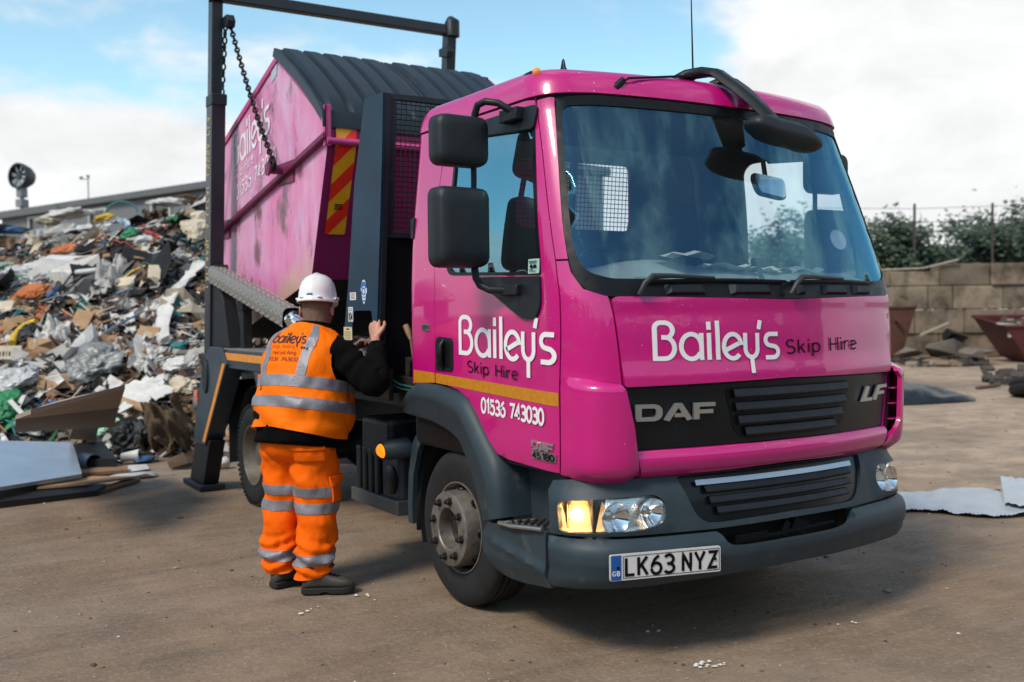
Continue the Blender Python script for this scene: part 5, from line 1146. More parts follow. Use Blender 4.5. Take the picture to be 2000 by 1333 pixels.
# ------------------------------------------------------------------ the worker at the control levers
FA = R_(27); MF = Vector((math.cos(FA), math.sin(FA), 0)); ML = Vector((-math.sin(FA), math.cos(FA), 0)); MO = Vector((-1.622, 2.06, 0))
def M_(f, l, z): return MO+MF*f+ML*l+Vector((0, 0, z))
man = empty('person', tuple(MO), 'worker in orange hi-vis clothes and white hard hat reaching into the lorry controls', 'person')
LEAN = R_(9); HIP = M_(.045, -.01, .90); TU = (MF*math.sin(LEAN)+Vector((0, 0, math.cos(LEAN)))); TF = (MF*math.cos(LEAN)-Vector((0, 0, math.sin(LEAN))))
def TP(f, l, h): return HIP+TF*f+ML*l+TU*h
tab = [  # height above the hips: centre forward, half width, half depth
 (-.12, .01, .232, .215), (-.06, .01, .240, .226), (.0, .015, .248, .232), (.10, .02, .254, .238), (.20, .02, .248, .222), (.30, .005, .240, .190), (.38, -.005, .238, .165), (.45, -.005, .228, .142), (.50, .0, .198, .122), (.535, .012, .145, .100), (.56, .022, .105, .085), (.585, .03, .088, .078)]
tc_, ta_, tb_ = (pchip([(r[0], r[k]) for r in tab]) for k in (1, 2, 3))
def torso(ph, h, off=0.0):
    """ph 0 is the middle of the back, positive towards the right side"""
    e = 2/2.35; c = math.cos(ph); s = math.sin(ph)
    f = -math.copysign(abs(c)**e, c); l = -math.copysign(abs(s)**e, s)
    wr = .0
    if off: wr = .008*math.sin(h*40+ph*2.4+1.7*math.sin(ph*3))*max(0, min(1, (.30-h)/.2))+.012*noise.noise(Vector((ph*2.0, h*9, 3.1)))+.008*(.3-abs(noise.noise(Vector((ph*3.5, h*13, 7.7)))))*2
    return TP(tc_(h)+f*(tb_(h)+off+wr), l*(ta_(h)+off+wr), h)
skinm = mat('skin', srgb(196, 140, 118), .5, sub=.15, var=.08, vscale=14, bump=.1, bscale=220)
jersey = mat('black_jersey', srgb(8, 8, 9), .95, spec=.12, var=.2, vscale=16, bump=.25, bscale=120)
hivis = mat('orange_vest', (1.0, 0.175, 0.0), .7, spec=.15, var=.07, vscale=5, dirt=srgb(92, 52, 22), dirt_amt=.03, dscale=9, bump=.4, bscale=22)
hivis2 = mat('orange_trousers', (1.0, 0.135, 0.0), .75, spec=.15, var=.08, vscale=5, dirt=srgb(110, 58, 20), dirt_amt=.03, dscale=8, bump=.45, bscale=22)
tape = mat('reflective_grey', srgb(136, 134, 140), .48, metal=.2, var=.12, vscale=20, dirt=srgb(88, 80, 74), dirt_amt=.08, dscale=20, bump=.3, bscale=70)
bootm = mat('boot_leather', srgb(66, 61, 55), .55, var=.25, vscale=18, dirt=srgb(96, 84, 70), dirt_amt=.15, dscale=16, bump=.2, bscale=90)
solem = mat('boot_sole', srgb(34, 32, 30), .8, var=.2)
# body: one continuous skin surface
def bodymesh():
    me = bpy.data.meshes.new('body'); bm = bmesh.new(); sk = bm.verts.layers.skin.verify()
    def V(p, r):
        v = bm.verts.new(p); v[sk].radius = (r, r) if not isinstance(r, tuple) else r; return v
    def chain_(start, pts):
        a = start
        for p, r in pts: b = V(p, r); bm.edges.new((a, b)); a = b
        return a
    pel = V(M_(.03, .0, .90), .13); pel[sk].use_root = True
    ch = chain_(pel, [(TP(.0, 0, .20), .14), (TP(-.01, 0, .38), .13)])
    nk = chain_(ch, [(TP(.01, 0, .52), .085), (TP(.04, 0, .60), .066)])
    for s in (-1, 1): chain_(pel, [(M_(.03, s*.11, .80), .09), (M_(.05, s*.11, .48), .055), (M_(.0, s*.114, .10), .042), (M_(.06, s*.118, .05), .03)])
    chain_(ch, [(S_R, .06), (E_R, .042), (W_R, .031)]); chain_(ch, [(S_L, .06), (E_L, .042), (W_L, .031)])
    bm.to_mesh(me); bm.free(); o = bpy.data.objects.new('body', me); col.objects.link(o)
    m = o.modifiers.new('skin', 'SKIN'); m.use_smooth_shade = True; s = o.modifiers.new('sub', 'SUBSURF'); s.levels = 1; s.render_levels = 1
    return o
S_R, E_R, W_R = TP(.015, -.200, .425), Vector((-1.275, 1.735, 1.150)), Vector((-1.125, 2.03, 1.335))
S_L, E_L, W_L = TP(.015, .200, .435), Vector((-1.33, 2.45, 1.12)), Vector((-1.135, 2.395, 1.292))
def eval_mesh(o):
    dg = bpy.context.evaluated_depsgraph_get(); e = o.evaluated_get(dg); me = bpy.data.meshes.new_from_object(e); return me
bo = bodymesh(); bpy.context.view_layer.update(); bme = eval_mesh(bo); bpy.data.objects.remove(bo)
B = MB(); B.add([v.co.copy() for v in bme.vertices], [tuple(p.vertices) for p in bme.polygons])
# head: looking into the truck and a little down
HC = TP(.055, 0, .690); HD = R_(6); HA = R_(50); HM_F = Vector((math.cos(HA), math.sin(HA), 0)); HM_L = Vector((-math.sin(HA), math.cos(HA), 0))
HF = (HM_F*math.cos(HD)-Vector((0, 0, math.sin(HD)))); HU = (HM_F*math.sin(HD)+Vector((0, 0, math.cos(HD))))
def HP(f, l, u): return HC+HF*f+HM_L*l+HU*u
hd_tab = [(-.155, -.030, .066, .070), (-.12, -.020, .068, .078), (-.095, .0, .072, .090), (-.07, .004, .076, .098), (-.03, .0, .079, .100), (.02, -.004, .080, .102), (.06, -.006, .078, .100), (.095, -.006, .066, .085), (.115, -.006, .045, .058), (.125, -.006, .015, .02)]
rows = []
for u, cf, a, b in hd_tab:
    r = []
    for k in range(32):
        t = 2*math.pi*k/32; c, s = math.cos(t), math.sin(t); f = cf+b*c; l = a*s
        if c > .55:                     # face: brow, eye hollows, nose, mouth, chin
            w = math.exp(-(s/.16)**2)
            f += w*{-.095: .010, -.07: .014, -.03: .026, .02: .012}.get(u, 0)
            f -= .010*math.exp(-((abs(s)-.36)/.14)**2)*{.02: 1, -.03: .3}.get(u, 0)
        if u < -.1 and c > 0: f -= .03*c*(1 if u < -.13 else .3)
        r.append(HP(f, l, u))
    rows.append(r)
B.grid(rows, closed=True); B.add(rows[-1], [tuple(range(32))])
for s in (-1, 1):                      # ears
    er = []
    for q, o_ in ((0, .0), (.75, .010), (1.0, .018), (.86, .026), (.45, .017), (.0, .012)):
        er.append([HP(-.012+.019*q*math.cos(t)-.010*o_/.02, s*(.075+o_), -.028+.033*q*math.sin(t)) for t in [k*math.pi/8 for k in range(16)]])
    B.grid(er, closed=True)
# hands: palm, four bent fingers and a thumb each
def hand(w, d, up_, side, curl):
    d = d.normalized(); x = d.cross(up_).normalized()*side; n = x.cross(d).normalized()*side      # d: towards the fingers, x: thumb side, n: back of the hand
    pr = []
    for t, a, b in ((-.02, .026, .020), (.02, .033, .018), (.05, .040, .016), (.085, .042, .014), (.10, .036, .011), (.105, .01, .004)):
        pr.append([w+d*t+x*(a*math.cos(u))+n*(b*math.sin(u)) for u in [k*math.pi/8 for k in range(16)]])
    B.grid(pr, closed=True); B.add(pr[0], [tuple(range(16))]); B.add(pr[-1], [tuple(range(16))])
    for k, (o_, L) in enumerate(((.030, .072), (.010, .080), (-.011, .074), (-.031, .058))):
        p = w+d*.085+x*o_; q = [p-d*.02, p]; a = 0; r = [.0095, .0098]
        for j, f_ in enumerate((.45, .32, .23)):
            a += R_(curl*(.7+.35*j)+3*k); p = p+(d*math.cos(a)-n*math.sin(a))*L*f_; q.append(p); r.append(.0092-.0012*j)
        q.append(p+(d*math.cos(a)-n*math.sin(a))*.006); r.append(.004); B.tube(q, r, 10)
    p = w+d*.025+x*.026; q = [p, p+d*.03+x*.026-n*.006, p+d*.060+x*.032-n*.018, p+d*.080+x*.026-n*.026, p+d*.086+x*.024-n*.029]; B.tube(q, [.014, .0125, .011, .009, .004], 10)
HR = Vector((-1.10, 2.10, 1.375)); hand(HR, Vector((.12, .35, .95)), Vector((-.8, -.5, .1)), 1, 24)
hand(W_L+Vector((.01, -.01, .012)), Vector((.55, -.45, .62)), Vector((-.5, .6, .6)), -1, 40)
for a_, b_ in ((W_R, HR+Vector((-.0, .0, .0))), (W_L, W_L+Vector((.01, -.01, .015)))): B.tube([a_-(b_-a_)*.5, a_, b_+(b_-a_)*.2], [.030, .029, .026], 12)
bd_ = B.build('body', skinm, man, smooth=180)
r = bd_.modifiers.new('one_surface', 'REMESH'); r.mode = 'VOXEL'; r.voxel_size = .0042; r.use_smooth_shade = True
sm = bd_.modifiers.new('soften', 'SMOOTH'); sm.iterations = 3; sm.factor = .4
# hair: grey stubble below the hat
hr = MB(); rows = []
for u, cf, a, b in [(-.10, -.012, .071, .082)]+hd_tab[3:8]:
    rows.append([HP(cf-(b+.0045)*math.cos(t), (a+.0045)*math.sin(t), u) for t in [R_(-100+200*k/24) for k in range(25)]])
hr.grid(rows); hr.build('hair', mat('grey_stubble', srgb(132, 104, 84), .8, var=.25, vscale=60, bump=.8, bscale=500), man, smooth=180)
ey = MB()
for s in (-1, 1): ey.lathe([(0, .012), (.008, .009), (.012, 0), (.008, -.009), (0, -.012)], HP(.082, s*.031, .012), HF, 12)
ey.build('eyes', mat('eye_white', srgb(226, 222, 216), .2), man, smooth=180)
# hard hat
hh = MB(); hatm = mat('hat_white', srgb(236, 233, 232), .28, coat=.4, coatr=.1, var=.02, vscale=8, dirt=srgb(170, 164, 156), dirt_amt=.03, dscale=16)
HB = HP(-.006, 0, .035)                # centre of the brim
def HQ(f, l, u): return HB+HF*f+HM_L*l+HU*u
rows = []
for s, u in ((1.06, -.018), (1.075, -.010), (1.045, .0), (1.0, .012), (.985, .04), (.94, .072), (.84, .105), (.66, .133), (.42, .150), (.2, .157), (0, .159)):
    rr = []
    for k in range(48):
        t = 2*math.pi*k/48; c, l = math.cos(t), math.sin(t); ridge = .007*max(0, 1-(abs(l)*s/.15))*(1 if u > .03 else 0)*min(1, (u)/.09)
        pk = .045*max(0, c)**3 if u <= -.01 else (.02*max(0, c)**3 if u <= 0 else 0)
        rr.append(HQ((.134*s+pk)*c, .105*s*l, (u+ridge-pk*.25)*.96-.004))
    rows.append(rr)
hh.grid(rows, closed=True); hat = hh.build('hard_hat', hatm, man, smooth=50, solid=.004)
for s in (-1, 1):                      # slots for ear muffs
    q = MB(); q.tube([HQ(-.035, s*.112, .003), HQ(-.0, s*.116, .004), HQ(.03, s*.112, .003)], [.006, .010, .006], 8); q.build('hat_slot', hatm, hat, smooth=60)
for a in (-28, 28, ):
    q = MB(); q.tube([HQ(-.139*math.cos(R_(a-7)), .111*math.sin(R_(a-7)), .002), HQ(-.142*math.cos(R_(a)), .113*math.sin(R_(a)), .004), HQ(-.139*math.cos(R_(a+7)), .111*math.sin(R_(a+7)), .002)], [.004, .008, .004], 8); q.build('hat_slot', hatm, hat, smooth=60)
q = MB(); qa = lambda a, u: HQ(-.1355*math.cos(R_(a)), .1065*math.sin(R_(a)), u)
q.grid([[qa(-8+19*k/6, u) for k in range(7)] for u in (.012, .024)]); lbl = q.build('hat_label', mat('hat_label_blue', srgb(22, 84, 146), .4), hat, smooth=60)
qa = lambda a, u: HQ(-.1368*math.cos(R_(a)), .1078*math.sin(R_(a)), u)
q = MB(); q.grid([[qa(a, u) for a in (7.5, 9.5)] for u in (.014, .022)]); q.grid([[qa(a, u) for a in (-6, -2, 3, 6)] for u in (.017, .0185)]); q.build('label_print', white, lbl, smooth=0)
# jersey: hem below the vest and two sleeves
jr = MB(); jr.grid([[torso(2*math.pi*k/64, h, o_) for k in range(64)] for h, o_ in ((-.098, -.012), (-.101, .004), (-.075, .010), (-.03, .004), (.05, .003), (.15, .003), (.25, .003), (.32, .003), (.38, .003), (.44, .003), (.47, .003), (.50, .003))], closed=True)
jr.grid([[torso(2*math.pi*k/48, h, .004) for k in range(48)] for h in (.44, .50, .54, .575, .592)], closed=True)
def sleeve(S, E, W, pole):
    pts = []; n = 26; c1 = TP(-.0, -.10 if S is S_R else .10, .42)
    P = [c1, S, S.lerp(E, .5), E, E.lerp(W, .5), W]; R0 = [.085, .090, .084, .076, .066, .046]
    rows = []; prev = None; rr = []
    for i in range(n*2+1):
        t = i/(n*2)*(len(P)-1); k = min(len(P)-2, int(t)); f_ = t-k; p0 = P[max(0, k-1)]; p1 = P[k]; p2 = P[k+1]; p3 = P[min(len(P)-1, k+2)]
        pt = .5*((2*p1)+(p2-p0)*f_+(2*p0-5*p1+4*p2-p3)*f_*f_+(3*p1-p0-3*p2+p3)*f_**3); rad = R0[k]+(R0[k+1]-R0[k])*f_
        pts.append(pt); rr.append(rad)
    up = Vector(pole)
    for i, p in enumerate(pts):
        a = pts[max(0, i-1)]; b = pts[min(len(pts)-1, i+1)]; d = (b-a).normalized(); x = d.cross(up).normalized(); y = x.cross(d); row = []
        for k in range(28):
            t = 2*math.pi*k/28; w_ = 1+.07*math.sin(i*1.15+2*math.sin(t+i*.2))+.05*math.sin(i*2.1+3*t)+.14*noise.noise(Vector((i*.22, math.cos(t)*1.3, math.sin(t)*1.3+S.y)))
            row.append(p+(x*math.cos(t)+y*math.sin(t))*rr[i]*w_)
        rows.append(row)
    jr.grid(rows, closed=True); jr.add(rows[-1], [tuple(range(28))])
sleeve(S_R, E_R, W_R, (.2, -.5, .8)); sleeve(S_L, E_L, W_L, (0, .6, .8))
jr.build('jersey', jersey, man, smooth=180)
# vest: cut from the torso surface with armholes; K metres per radian
K = .235
def vskin(outline, holes, res, off, fl=0.0, mb=None):
    mb = mb or MB(); V, F, L = cdt(outline, holes, res); mb.add([torso(a/K, h, off) for a, h in V], F)
    if fl:
        for q in L: n = len(q); mb.add([torso(a/K, h, off) for a, h in q]+[torso(a/K, h, off-fl) for a, h in q], [(i, (i+1) % n, n+(i+1) % n, n+i) for i in range(n)])
    return mb
PIK = math.pi*K
def armhole(s): return [(s*(PIK/2+.055)+.130*math.cos(t)*(1 if True else 1), .375+.150*math.sin(t)) for t in [k*2*math.pi/30 for k in range(30)]]
OV = .016
vo = [(-PIK+.01, -.02), (-PIK*.5, -.035), (0, -.010), (PIK*.5, -.052), (PIK-.01, -.045), (PIK-.03, .40), (PIK-.10, .545), (PIK*.5, .562), (0, .582), (-PIK*.5, .562), (-PIK+.10, .545), (-PIK+.03, .40)]
vest = vskin(vo, [armhole(1), armhole(-1)], .02, OV, .02).build('vest', hivis, man, smooth=70)
def band(h0, h1, a0, a1): return rounded([(a0, h0), (a1, h0), (a1, h1), (a0, h1)], 0, 1) if False else [(a0, h0), (a1, h0), (a1, h1), (a0, h1)]
for nm, h0, h1, sl in (('low', .082, .142, 0), ('high', .196, .258, 0)):
    o_ = vskin([(-PIK+.02, h0), (0, h0+.018), (PIK-.02, h0), (PIK-.02, h1), (0, h1+.018), (-PIK+.02, h1)], [], .018, OV+.003, .003).build('reflective_band', tape, vest, smooth=70)
for s in (1, -1):
    vskin([(s*.085, .262), (s*.142, .262), (s*.150, .40), (s*.205, .522), (s*.235, .560), (s*.165, .572), (s*.120, .50), (s*.092, .40)][::s], [], .016, OV+.003, .003).build('reflective_band', tape, vest, smooth=70)
def onvest(x0, h0, sx, sh, tilt=0.0): return lambda x, y, k: torso((x0+x*sx-y*0)/K, h0+y*sh-x*tilt, OV+.0035+k*.00012)
ink = mat('vest_print', srgb(58, 26, 40), .7); ink2 = mat('vest_print_orange', srgb(214, 66, 10), .7); ink3 = mat('vest_print_brown', srgb(126, 50, 16), .7)
BL = [[(.04, 1.46), (.04, .1)], arc(.42, .5, .36, .46, 0, 360, 26)]
lg_ = BL+[[(x-.05, y) for x, y in q] for q in LOGO[2:]]
letter_mesh(lg_, .17, onvest(-.098, .452, .0430, .042), step=.2).build('lettering', ink, vest, smooth=0)
st, w = text_strokes('skip hire', .3); letter_mesh(st, .12, onvest(-.085, .424, .125/w, .020)).build('lettering', ink2, vest, smooth=0)
st, w = text_strokes('recycling', .3); letter_mesh(st, .13, onvest(-.068, .388, .125/w, .021)).build('lettering', ink3, vest, smooth=0)
st, w = text_strokes('01536 743030', .3); letter_mesh(st, .15, onvest(-.09, .350, .170/w, .022)).build('lettering', ink3, vest, smooth=0)
q = MB()
for k in range(3):
    q.add([torso((.088+.017*k+.007*math.cos(t))/K, .428-.003*k+.007*math.sin(t), OV+.004) for t in [i*math.pi/5 for i in range(10)]], [tuple(range(10))])
q.build('print_dots', ink, vest, smooth=0)
# trousers
def legpath(s):
    return [(M_(.035, s*.080, .90), .130, .135), (M_(.04, s*.092, .80), .140, .142), (M_(.045, s*.104, .66), .130, .130), (M_(.052, s*.118, .50), .116, .118), (M_(.042, s*.124, .36), .108, .114), (M_(.02, s*.127, .25), .106, .110), (M_(.012, s*.127, .18), .102, .104), (M_(.005, s*.126, .115), .092, .092)]
def legp(s, t, z, off=0.0):
    L = legpath(s); zs = [p[0].z for p in L]
    z_ = max(zs[-1], min(zs[0], z)); i = 0
    while i < len(L)-2 and z_ < zs[i+1]: i += 1
    f_ = (zs[i]-z_)/(zs[i]-zs[i+1]); f2 = f_
    c = L[i][0].lerp(L[i+1][0], f2); a = L[i][1]+(L[i+1][1]-L[i][1])*f2; b = L[i][2]+(L[i+1][2]-L[i][2])*f2
    bunch = .012*math.sin((z-.02*math.cos(t+s))*95+1.3*math.sin(t*2+s))*max(0, min(1, (.34-z)/.12))+.006*math.sin(z*34+2*t+s)+.012*noise.noise(Vector((math.cos(t)*1.6, math.sin(t)*1.6+s*5, z*9)))+.007*noise.noise(Vector((math.cos(t)*4, math.sin(t)*4+s*5, z*22)))
    a += off+bunch; b += off+bunch
    p = c+MF*(b*math.cos(t))+ML*(a*math.sin(t)); p.z = z+.018*math.cos(t)*max(0, min(1, (.25-z)/.15)); return p
tr = MB()
for s in (-1, 1):
    zs = [.90-.80*i/70 for i in range(71)]
    tr.grid([[legp(s, 2*math.pi*k/48, z) for k in range(48)] for z in zs], closed=True)
    tr.add([legp(s, 2*math.pi*k/48, .90) for k in range(48)], [tuple(range(48))])
pv = []
for h, o_ in ((.90, -.04), (.87, -.02), (.82, .0), (.78, -.015), (.74, -.04), (.71, -.10)):
    pv.append([M_(.03+(.19+o_)*math.cos(t), (.222+o_*1.1)*math.sin(t), h) for t in [k*2*math.pi/48 for k in range(48)]])
tr.grid(pv, closed=True); tr.add(pv[-1], [tuple(range(48))]); tr.add(pv[0], [tuple(range(48))])
tro = tr.build('trousers', hivis2, man, smooth=180)
for s in (-1, 1):
    for z0, z1 in ((.530, .585), (.440, .495), (.165, .222)):
        q = MB(); q.grid([[legp(s, 2*math.pi*k/48, z, o_) for k in range(48)] for z, o_ in ((z0, -.003), (z0, .004), ((z0*3+z1)/4, .005), ((z0+z1)/2, .005), ((z0+z1*3)/4, .005), (z1, .004), (z1, -.003))], closed=True); q.build('reflective_band', tape, tro, smooth=60)
def pocket(s, t0, t1, z0, z1, off, name):
    q = MB(); n = 12; rows = [[legp(s, t0+(t1-t0)*k/n, z, off) for k in range(n+1)] for z in [z0+(z1-z0)*j/6 for j in range(7)]]; q.grid(rows)
    e = [[legp(s, t0+(t1-t0)*k/n, z, off) for k in range(n+1)] for z in (z0,)][0]; e2 = [legp(s, t0+(t1-t0)*k/n, z0, off-.012) for k in range(n+1)]; q.grid([e, e2])
    for t in (t0, t1): q.grid([[legp(s, t, z, off) for z in [z0+(z1-z0)*j/6 for j in range(7)]], [legp(s, t, z, off-.012) for z in [z0+(z1-z0)*j/6 for j in range(7)]]])
    e = [legp(s, t0+(t1-t0)*k/n, z1, off) for k in range(n+1)]; e2 = [legp(s, t0+(t1-t0)*k/n, z1, off-.012) for k in range(n+1)]; q.grid([e, e2]); return q.build(name, hivis2, tro, smooth=40)
pocket(-1, R_(180), R_(248), .735, .83, .014, 'pocket'); pocket(-1, R_(178), R_(250), .795, .855, .022, 'pocket_flap')
pocket(-1, R_(262), R_(318), .50, .60, .014, 'pocket'); pocket(-1, R_(259), R_(321), .590, .640, .022, 'pocket_flap')
# boots
def boot(heel, ang, name='boot'):
    d = Vector((math.cos(ang), math.sin(ang), 0)); x = Vector((-d.y, d.x, 0)); heel = Vector(heel); b = MB(); rows = []
    secs = [(-.010, .018, .060, .034), (.0, .034, .092, .03), (.03, .041, .122, .03), (.08, .041, .132, .03), (.12, .041, .116, .03), (.155, .046, .098, .03), (.19, .051, .090, .03), (.225, .051, .086, .03), (.252, .045, .078, .032), (.272, .031, .064, .036), (.281, .010, .048, .04)]
    for t, w, h, b0 in secs:
        r = []
        for k in range(20):
            u = 2*math.pi*k/20; c, s = math.cos(u), math.sin(u); zz = b0+(h-b0)*(.5+.5*math.copysign(abs(s)**.7, s)); r.append(heel+d*t+x*(w*math.copysign(abs(c)**.7, c))+Vector((0, 0, zz)))
        rows.append(r)
    b.grid(rows, closed=True); b.add(rows[0], [tuple(range(20))]); b.add(rows[-1], [tuple(range(20))])
    cu = [[heel+d*(.045+.052*math.cos(u)*s_)+x*(.047*math.sin(u)*s_)+Vector((0, 0, z))-d*(.012*(z-.1)/.1) for u in [k*math.pi/10 for k in range(20)]] for z, s_ in ((.07, .95), (.12, 1.0), (.165, 1.12), (.17, 1.02), (.15, .9))]
    b.grid(cu, closed=True)
    b.tube([heel+d*.115+Vector((0, 0, .135))-x*.01, heel+d*.14+Vector((0, 0, .150)), heel+d*.165+Vector((0, 0, .150))-x*.005, heel+d*.155+Vector((0, 0, .140))], [.018, .022, .018, .01], 8, flat=.5)
    bo_ = b.build(name, bootm, man, smooth=60)
    sl_ = MB(); out = [(t, w+.006) for t, w, _, _ in secs]; poly = [(t-.004, w) for t, w in out]+[(t-.004, -w) for t, w in out[::-1]]; n = len(poly)
    zb = lambda t: .004+.016*max(0, (t-.22)/.065)**2+(.010 if .085 < t < .13 else 0); zt_ = lambda t: .036+.010*max(0, (t-.20)/.08)**2
    sl_.add([heel+d*t+x*w*.97+Vector((0, 0, zb(t))) for t, w in poly]+[heel+d*t+x*w+Vector((0, 0, zt_(t))) for t, w in poly], [tuple(range(n))[::-1], tuple(range(n, 2*n))]+[(i, (i+1) % n, n+(i+1) % n, n+i) for i in range(n)])
    sl_.build('sole', solem, bo_, smooth=30, bevel=.004)
    lc = MB()
    for k in range(4): t = .125+.018*k; lc.tube([heel+d*t+x*.02+Vector((0, 0, .106-.005*k)), heel+d*(t+.008)+Vector((0, 0, .114-.006*k)), heel+d*t-x*.02+Vector((0, 0, .106-.005*k))], .0035, 5)
    lc.build('laces', black, bo_, smooth=60)
boot(M_(-.05, -.105, 0), R_(-27)); boot(M_(-.05, .118, 0), R_(14))
# ------------------------------------------------------------------ yard
GF = Vector((.5314, .8471, 0)); GR_ = Vector((.8471, -.5314, 0)); G0 = Vector((CAM.x, CAM.y, 0))
def gp(t, s, z=0.0): return G0+GF*t+GR_*s+Vector((0, 0, z))           # t metres out along the view, s metres to the right
def pray(px, py): return (_fw+_r*((px-1000)/FPX)-_u*((py-666.5)/FPX))
def on_ground(px, py, z=0.0): d = pray(px, py); return CAM+d*((z-CAM.z)/d.z)
def at_depth(px, py, t): d = pray(px, py); return CAM+d*t/(d.x*GF.x+d.y*GF.y)
def gz(x, y):
    r = math.hypot(x+1, y-2); n = noise.noise(Vector((x*.35, y*.35, 0)))*.018+noise.noise(Vector((x*1.3, y*1.3, 5)))*.008
    return n*min(1, max(.15, (r-2)/3))-.004
def groundmat():
    m = bpy.data.materials.new('packed_dirt'); m.use_nodes = True; q = NT(m); b = q.n['Principled BSDF']
    tc_ = q.new('ShaderNodeTexCoord').outputs['Object']
    def nz(scale, st=(1, 1, 1), det=8, rg=.62, rot=0.0):
        mp = q.new('ShaderNodeMapping'); mp.inputs[3].default_value = st; mp.inputs[2].default_value = (0, 0, rot); q.link(tc_, mp.inputs[0]); n = q.new('ShaderNodeTexNoise'); n.inputs['Scale'].default_value = scale; n.inputs['Detail'].default_value = det; n.inputs['Roughness'].default_value = rg; q.link(mp.outputs[0], n.inputs['Vector']); return n.outputs['Fac']
    def rng(s, a, b2, c=0, d=1):
        n = q.new('ShaderNodeMapRange'); q.link(s, n.inputs[0])
        for i, v in enumerate((a, b2, c, d)): n.inputs[i+1].default_value = v
        return n.outputs[0]
    def mix(f, a, b2):
        n = q.new('ShaderNodeMix', data_type='RGBA'); q.link(f, n.inputs[0])
        for i, v in ((6, a), (7, b2)):
            if isinstance(v, tuple): n.inputs[i].default_value = rgba(v)
            else: q.link(v, n.inputs[i])
        return n.outputs[2]
    c = mix(rng(nz(.35), .36, .64), (.225, .150, .094), (.345, .243, .160))
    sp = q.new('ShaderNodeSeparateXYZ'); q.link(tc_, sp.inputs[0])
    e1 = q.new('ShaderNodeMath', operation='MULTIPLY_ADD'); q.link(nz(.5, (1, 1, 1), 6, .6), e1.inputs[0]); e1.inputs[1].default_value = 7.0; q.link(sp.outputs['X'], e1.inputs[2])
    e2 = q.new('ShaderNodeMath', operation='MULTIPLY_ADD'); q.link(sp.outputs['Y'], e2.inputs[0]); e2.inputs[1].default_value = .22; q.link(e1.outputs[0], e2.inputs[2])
    c = mix(rng(e2.outputs[0], 5.5, 9.5, 0, .85), c, (.56, .415, .290))          # paler towards the far right: sunlit ground past cloud shade, put into the colour
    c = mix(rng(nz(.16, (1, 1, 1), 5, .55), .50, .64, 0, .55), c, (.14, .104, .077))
    c = mix(rng(nz(.23, (1, 1.8, 1), 6, .6, .8), .52, .68, 0, .7), c, (.40, .315, .235))
    c = mix(rng(nz(1.7, (1, 1, 1), 10, .7), .40, .66, 0, .7), c, (.145, .106, .076))
    c = mix(rng(nz(1.4, (1, 7, 1), 8, .6, .53), .50, .70, 0, .38), c, (.35, .27, .20))       # tracks dragged across the yard
    c = mix(rng(nz(.8, (1, 5, 1), 6, .6, -1.02), .54, .70, 0, .40), c, (.12, .09, .066))
    c = mix(rng(nz(.5, (1, 1, 1), 7, .6), .60, .70, 0, .5), c, (.185, .142, .106))
    c = mix(rng(nz(38, (1, 1, 1), 4, .7), .53, .72, 0, .6), c, (.44, .345, .255))
    c = mix(rng(nz(70, (1, 1, 1), 3, .7), .57, .72, 0, .55), c, (.075, .058, .045))
    q.link(c, b.inputs['Base Color']); q.link(rng(nz(1.1), .4, .65, .62, .95), b.inputs['Roughness']); b.inputs['Specular IOR Level'].default_value = .3
    h = q.new('ShaderNodeMath', operation='ADD'); q.link(nz(28, (1, 1, 1), 8, .7), h.inputs[0])
    h2 = q.new('ShaderNodeMath', operation='MULTIPLY_ADD'); q.link(nz(2.2, (1, 6, 1), 8, .65, .53), h2.inputs[0]); h2.inputs[1].default_value = 1.3; q.link(nz(5, (1, 1, 1), 8, .7), h2.inputs[2]); q.link(h2.outputs[0], h.inputs[1])
    bp = q.new('ShaderNodeBump'); bp.inputs['Strength'].default_value = .6; bp.inputs['Distance'].default_value = .03; q.link(h.outputs[0], bp.inputs['Height']); q.link(bp.outputs[0], b.inputs['Normal'])
    return m
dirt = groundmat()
ax = sorted(set([round(math.sinh(k/24)*3.0, 4) for k in range(-130, 131)]))
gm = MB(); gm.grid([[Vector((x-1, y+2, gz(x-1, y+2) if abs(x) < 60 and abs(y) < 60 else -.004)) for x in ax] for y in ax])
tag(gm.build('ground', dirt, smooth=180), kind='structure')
# gravel and bits trodden into the dirt
random.seed(11); gv = MB(); pal = [mat('stone_pale', srgb(150, 138, 122), .8, var=.2, vscale=9), mat('stone_dark', srgb(74, 66, 60), .85, var=.2, vscale=9), mat('scrap_white', srgb(212, 206, 198), .7), mat('scrap_brown', srgb(112, 84, 60), .8)]
OCT = [(1, 0, 0), (-1, 0, 0), (0, 1, 0), (0, -1, 0), (0, 0, 1), (0, 0, -1)]; OF = [(0, 2, 4), (2, 1, 4), (1, 3, 4), (3, 0, 4), (2, 0, 5), (1, 2, 5), (3, 1, 5), (0, 3, 5)]
for k in range(2600):
    t = 2.2+random.random()**1.7*24; s = (random.random()*1.3-.65)*t*1.1; p = gp(t, s); r = random.uniform(.003, .010)*(1 if random.random() < .95 else 2.2)*(1+t*.03)
    p.z = gz(p.x, p.y)+r*.2; M = rz(random.random()*6.3); m = random.choices((0, 1, 2, 3), (46, 40, 5, 9))[0]
    gv.add([p+M@Vector((x*r*random.uniform(.7, 1.6), y*r*random.uniform(.6, 1.1), z*r*random.uniform(.3, .7))) for x, y, z in OCT], OF, m)
for px, py, n in ((1385, 1300, 16), (610, 1195, 5), (720, 1165, 4), (1640, 1215, 3), (1290, 1230, 3)):
    for k in range(n):
        p = on_ground(px+random.gauss(0, 14), py+random.gauss(0, 4)); r = random.uniform(.005, .013); M = rz(random.random()*6.3); gv.add([p+Vector((0, 0, r*.3))+M@Vector((x*r*1.3, y*r, z*r*.6)) for x, y, z in OCT], OF, 2)
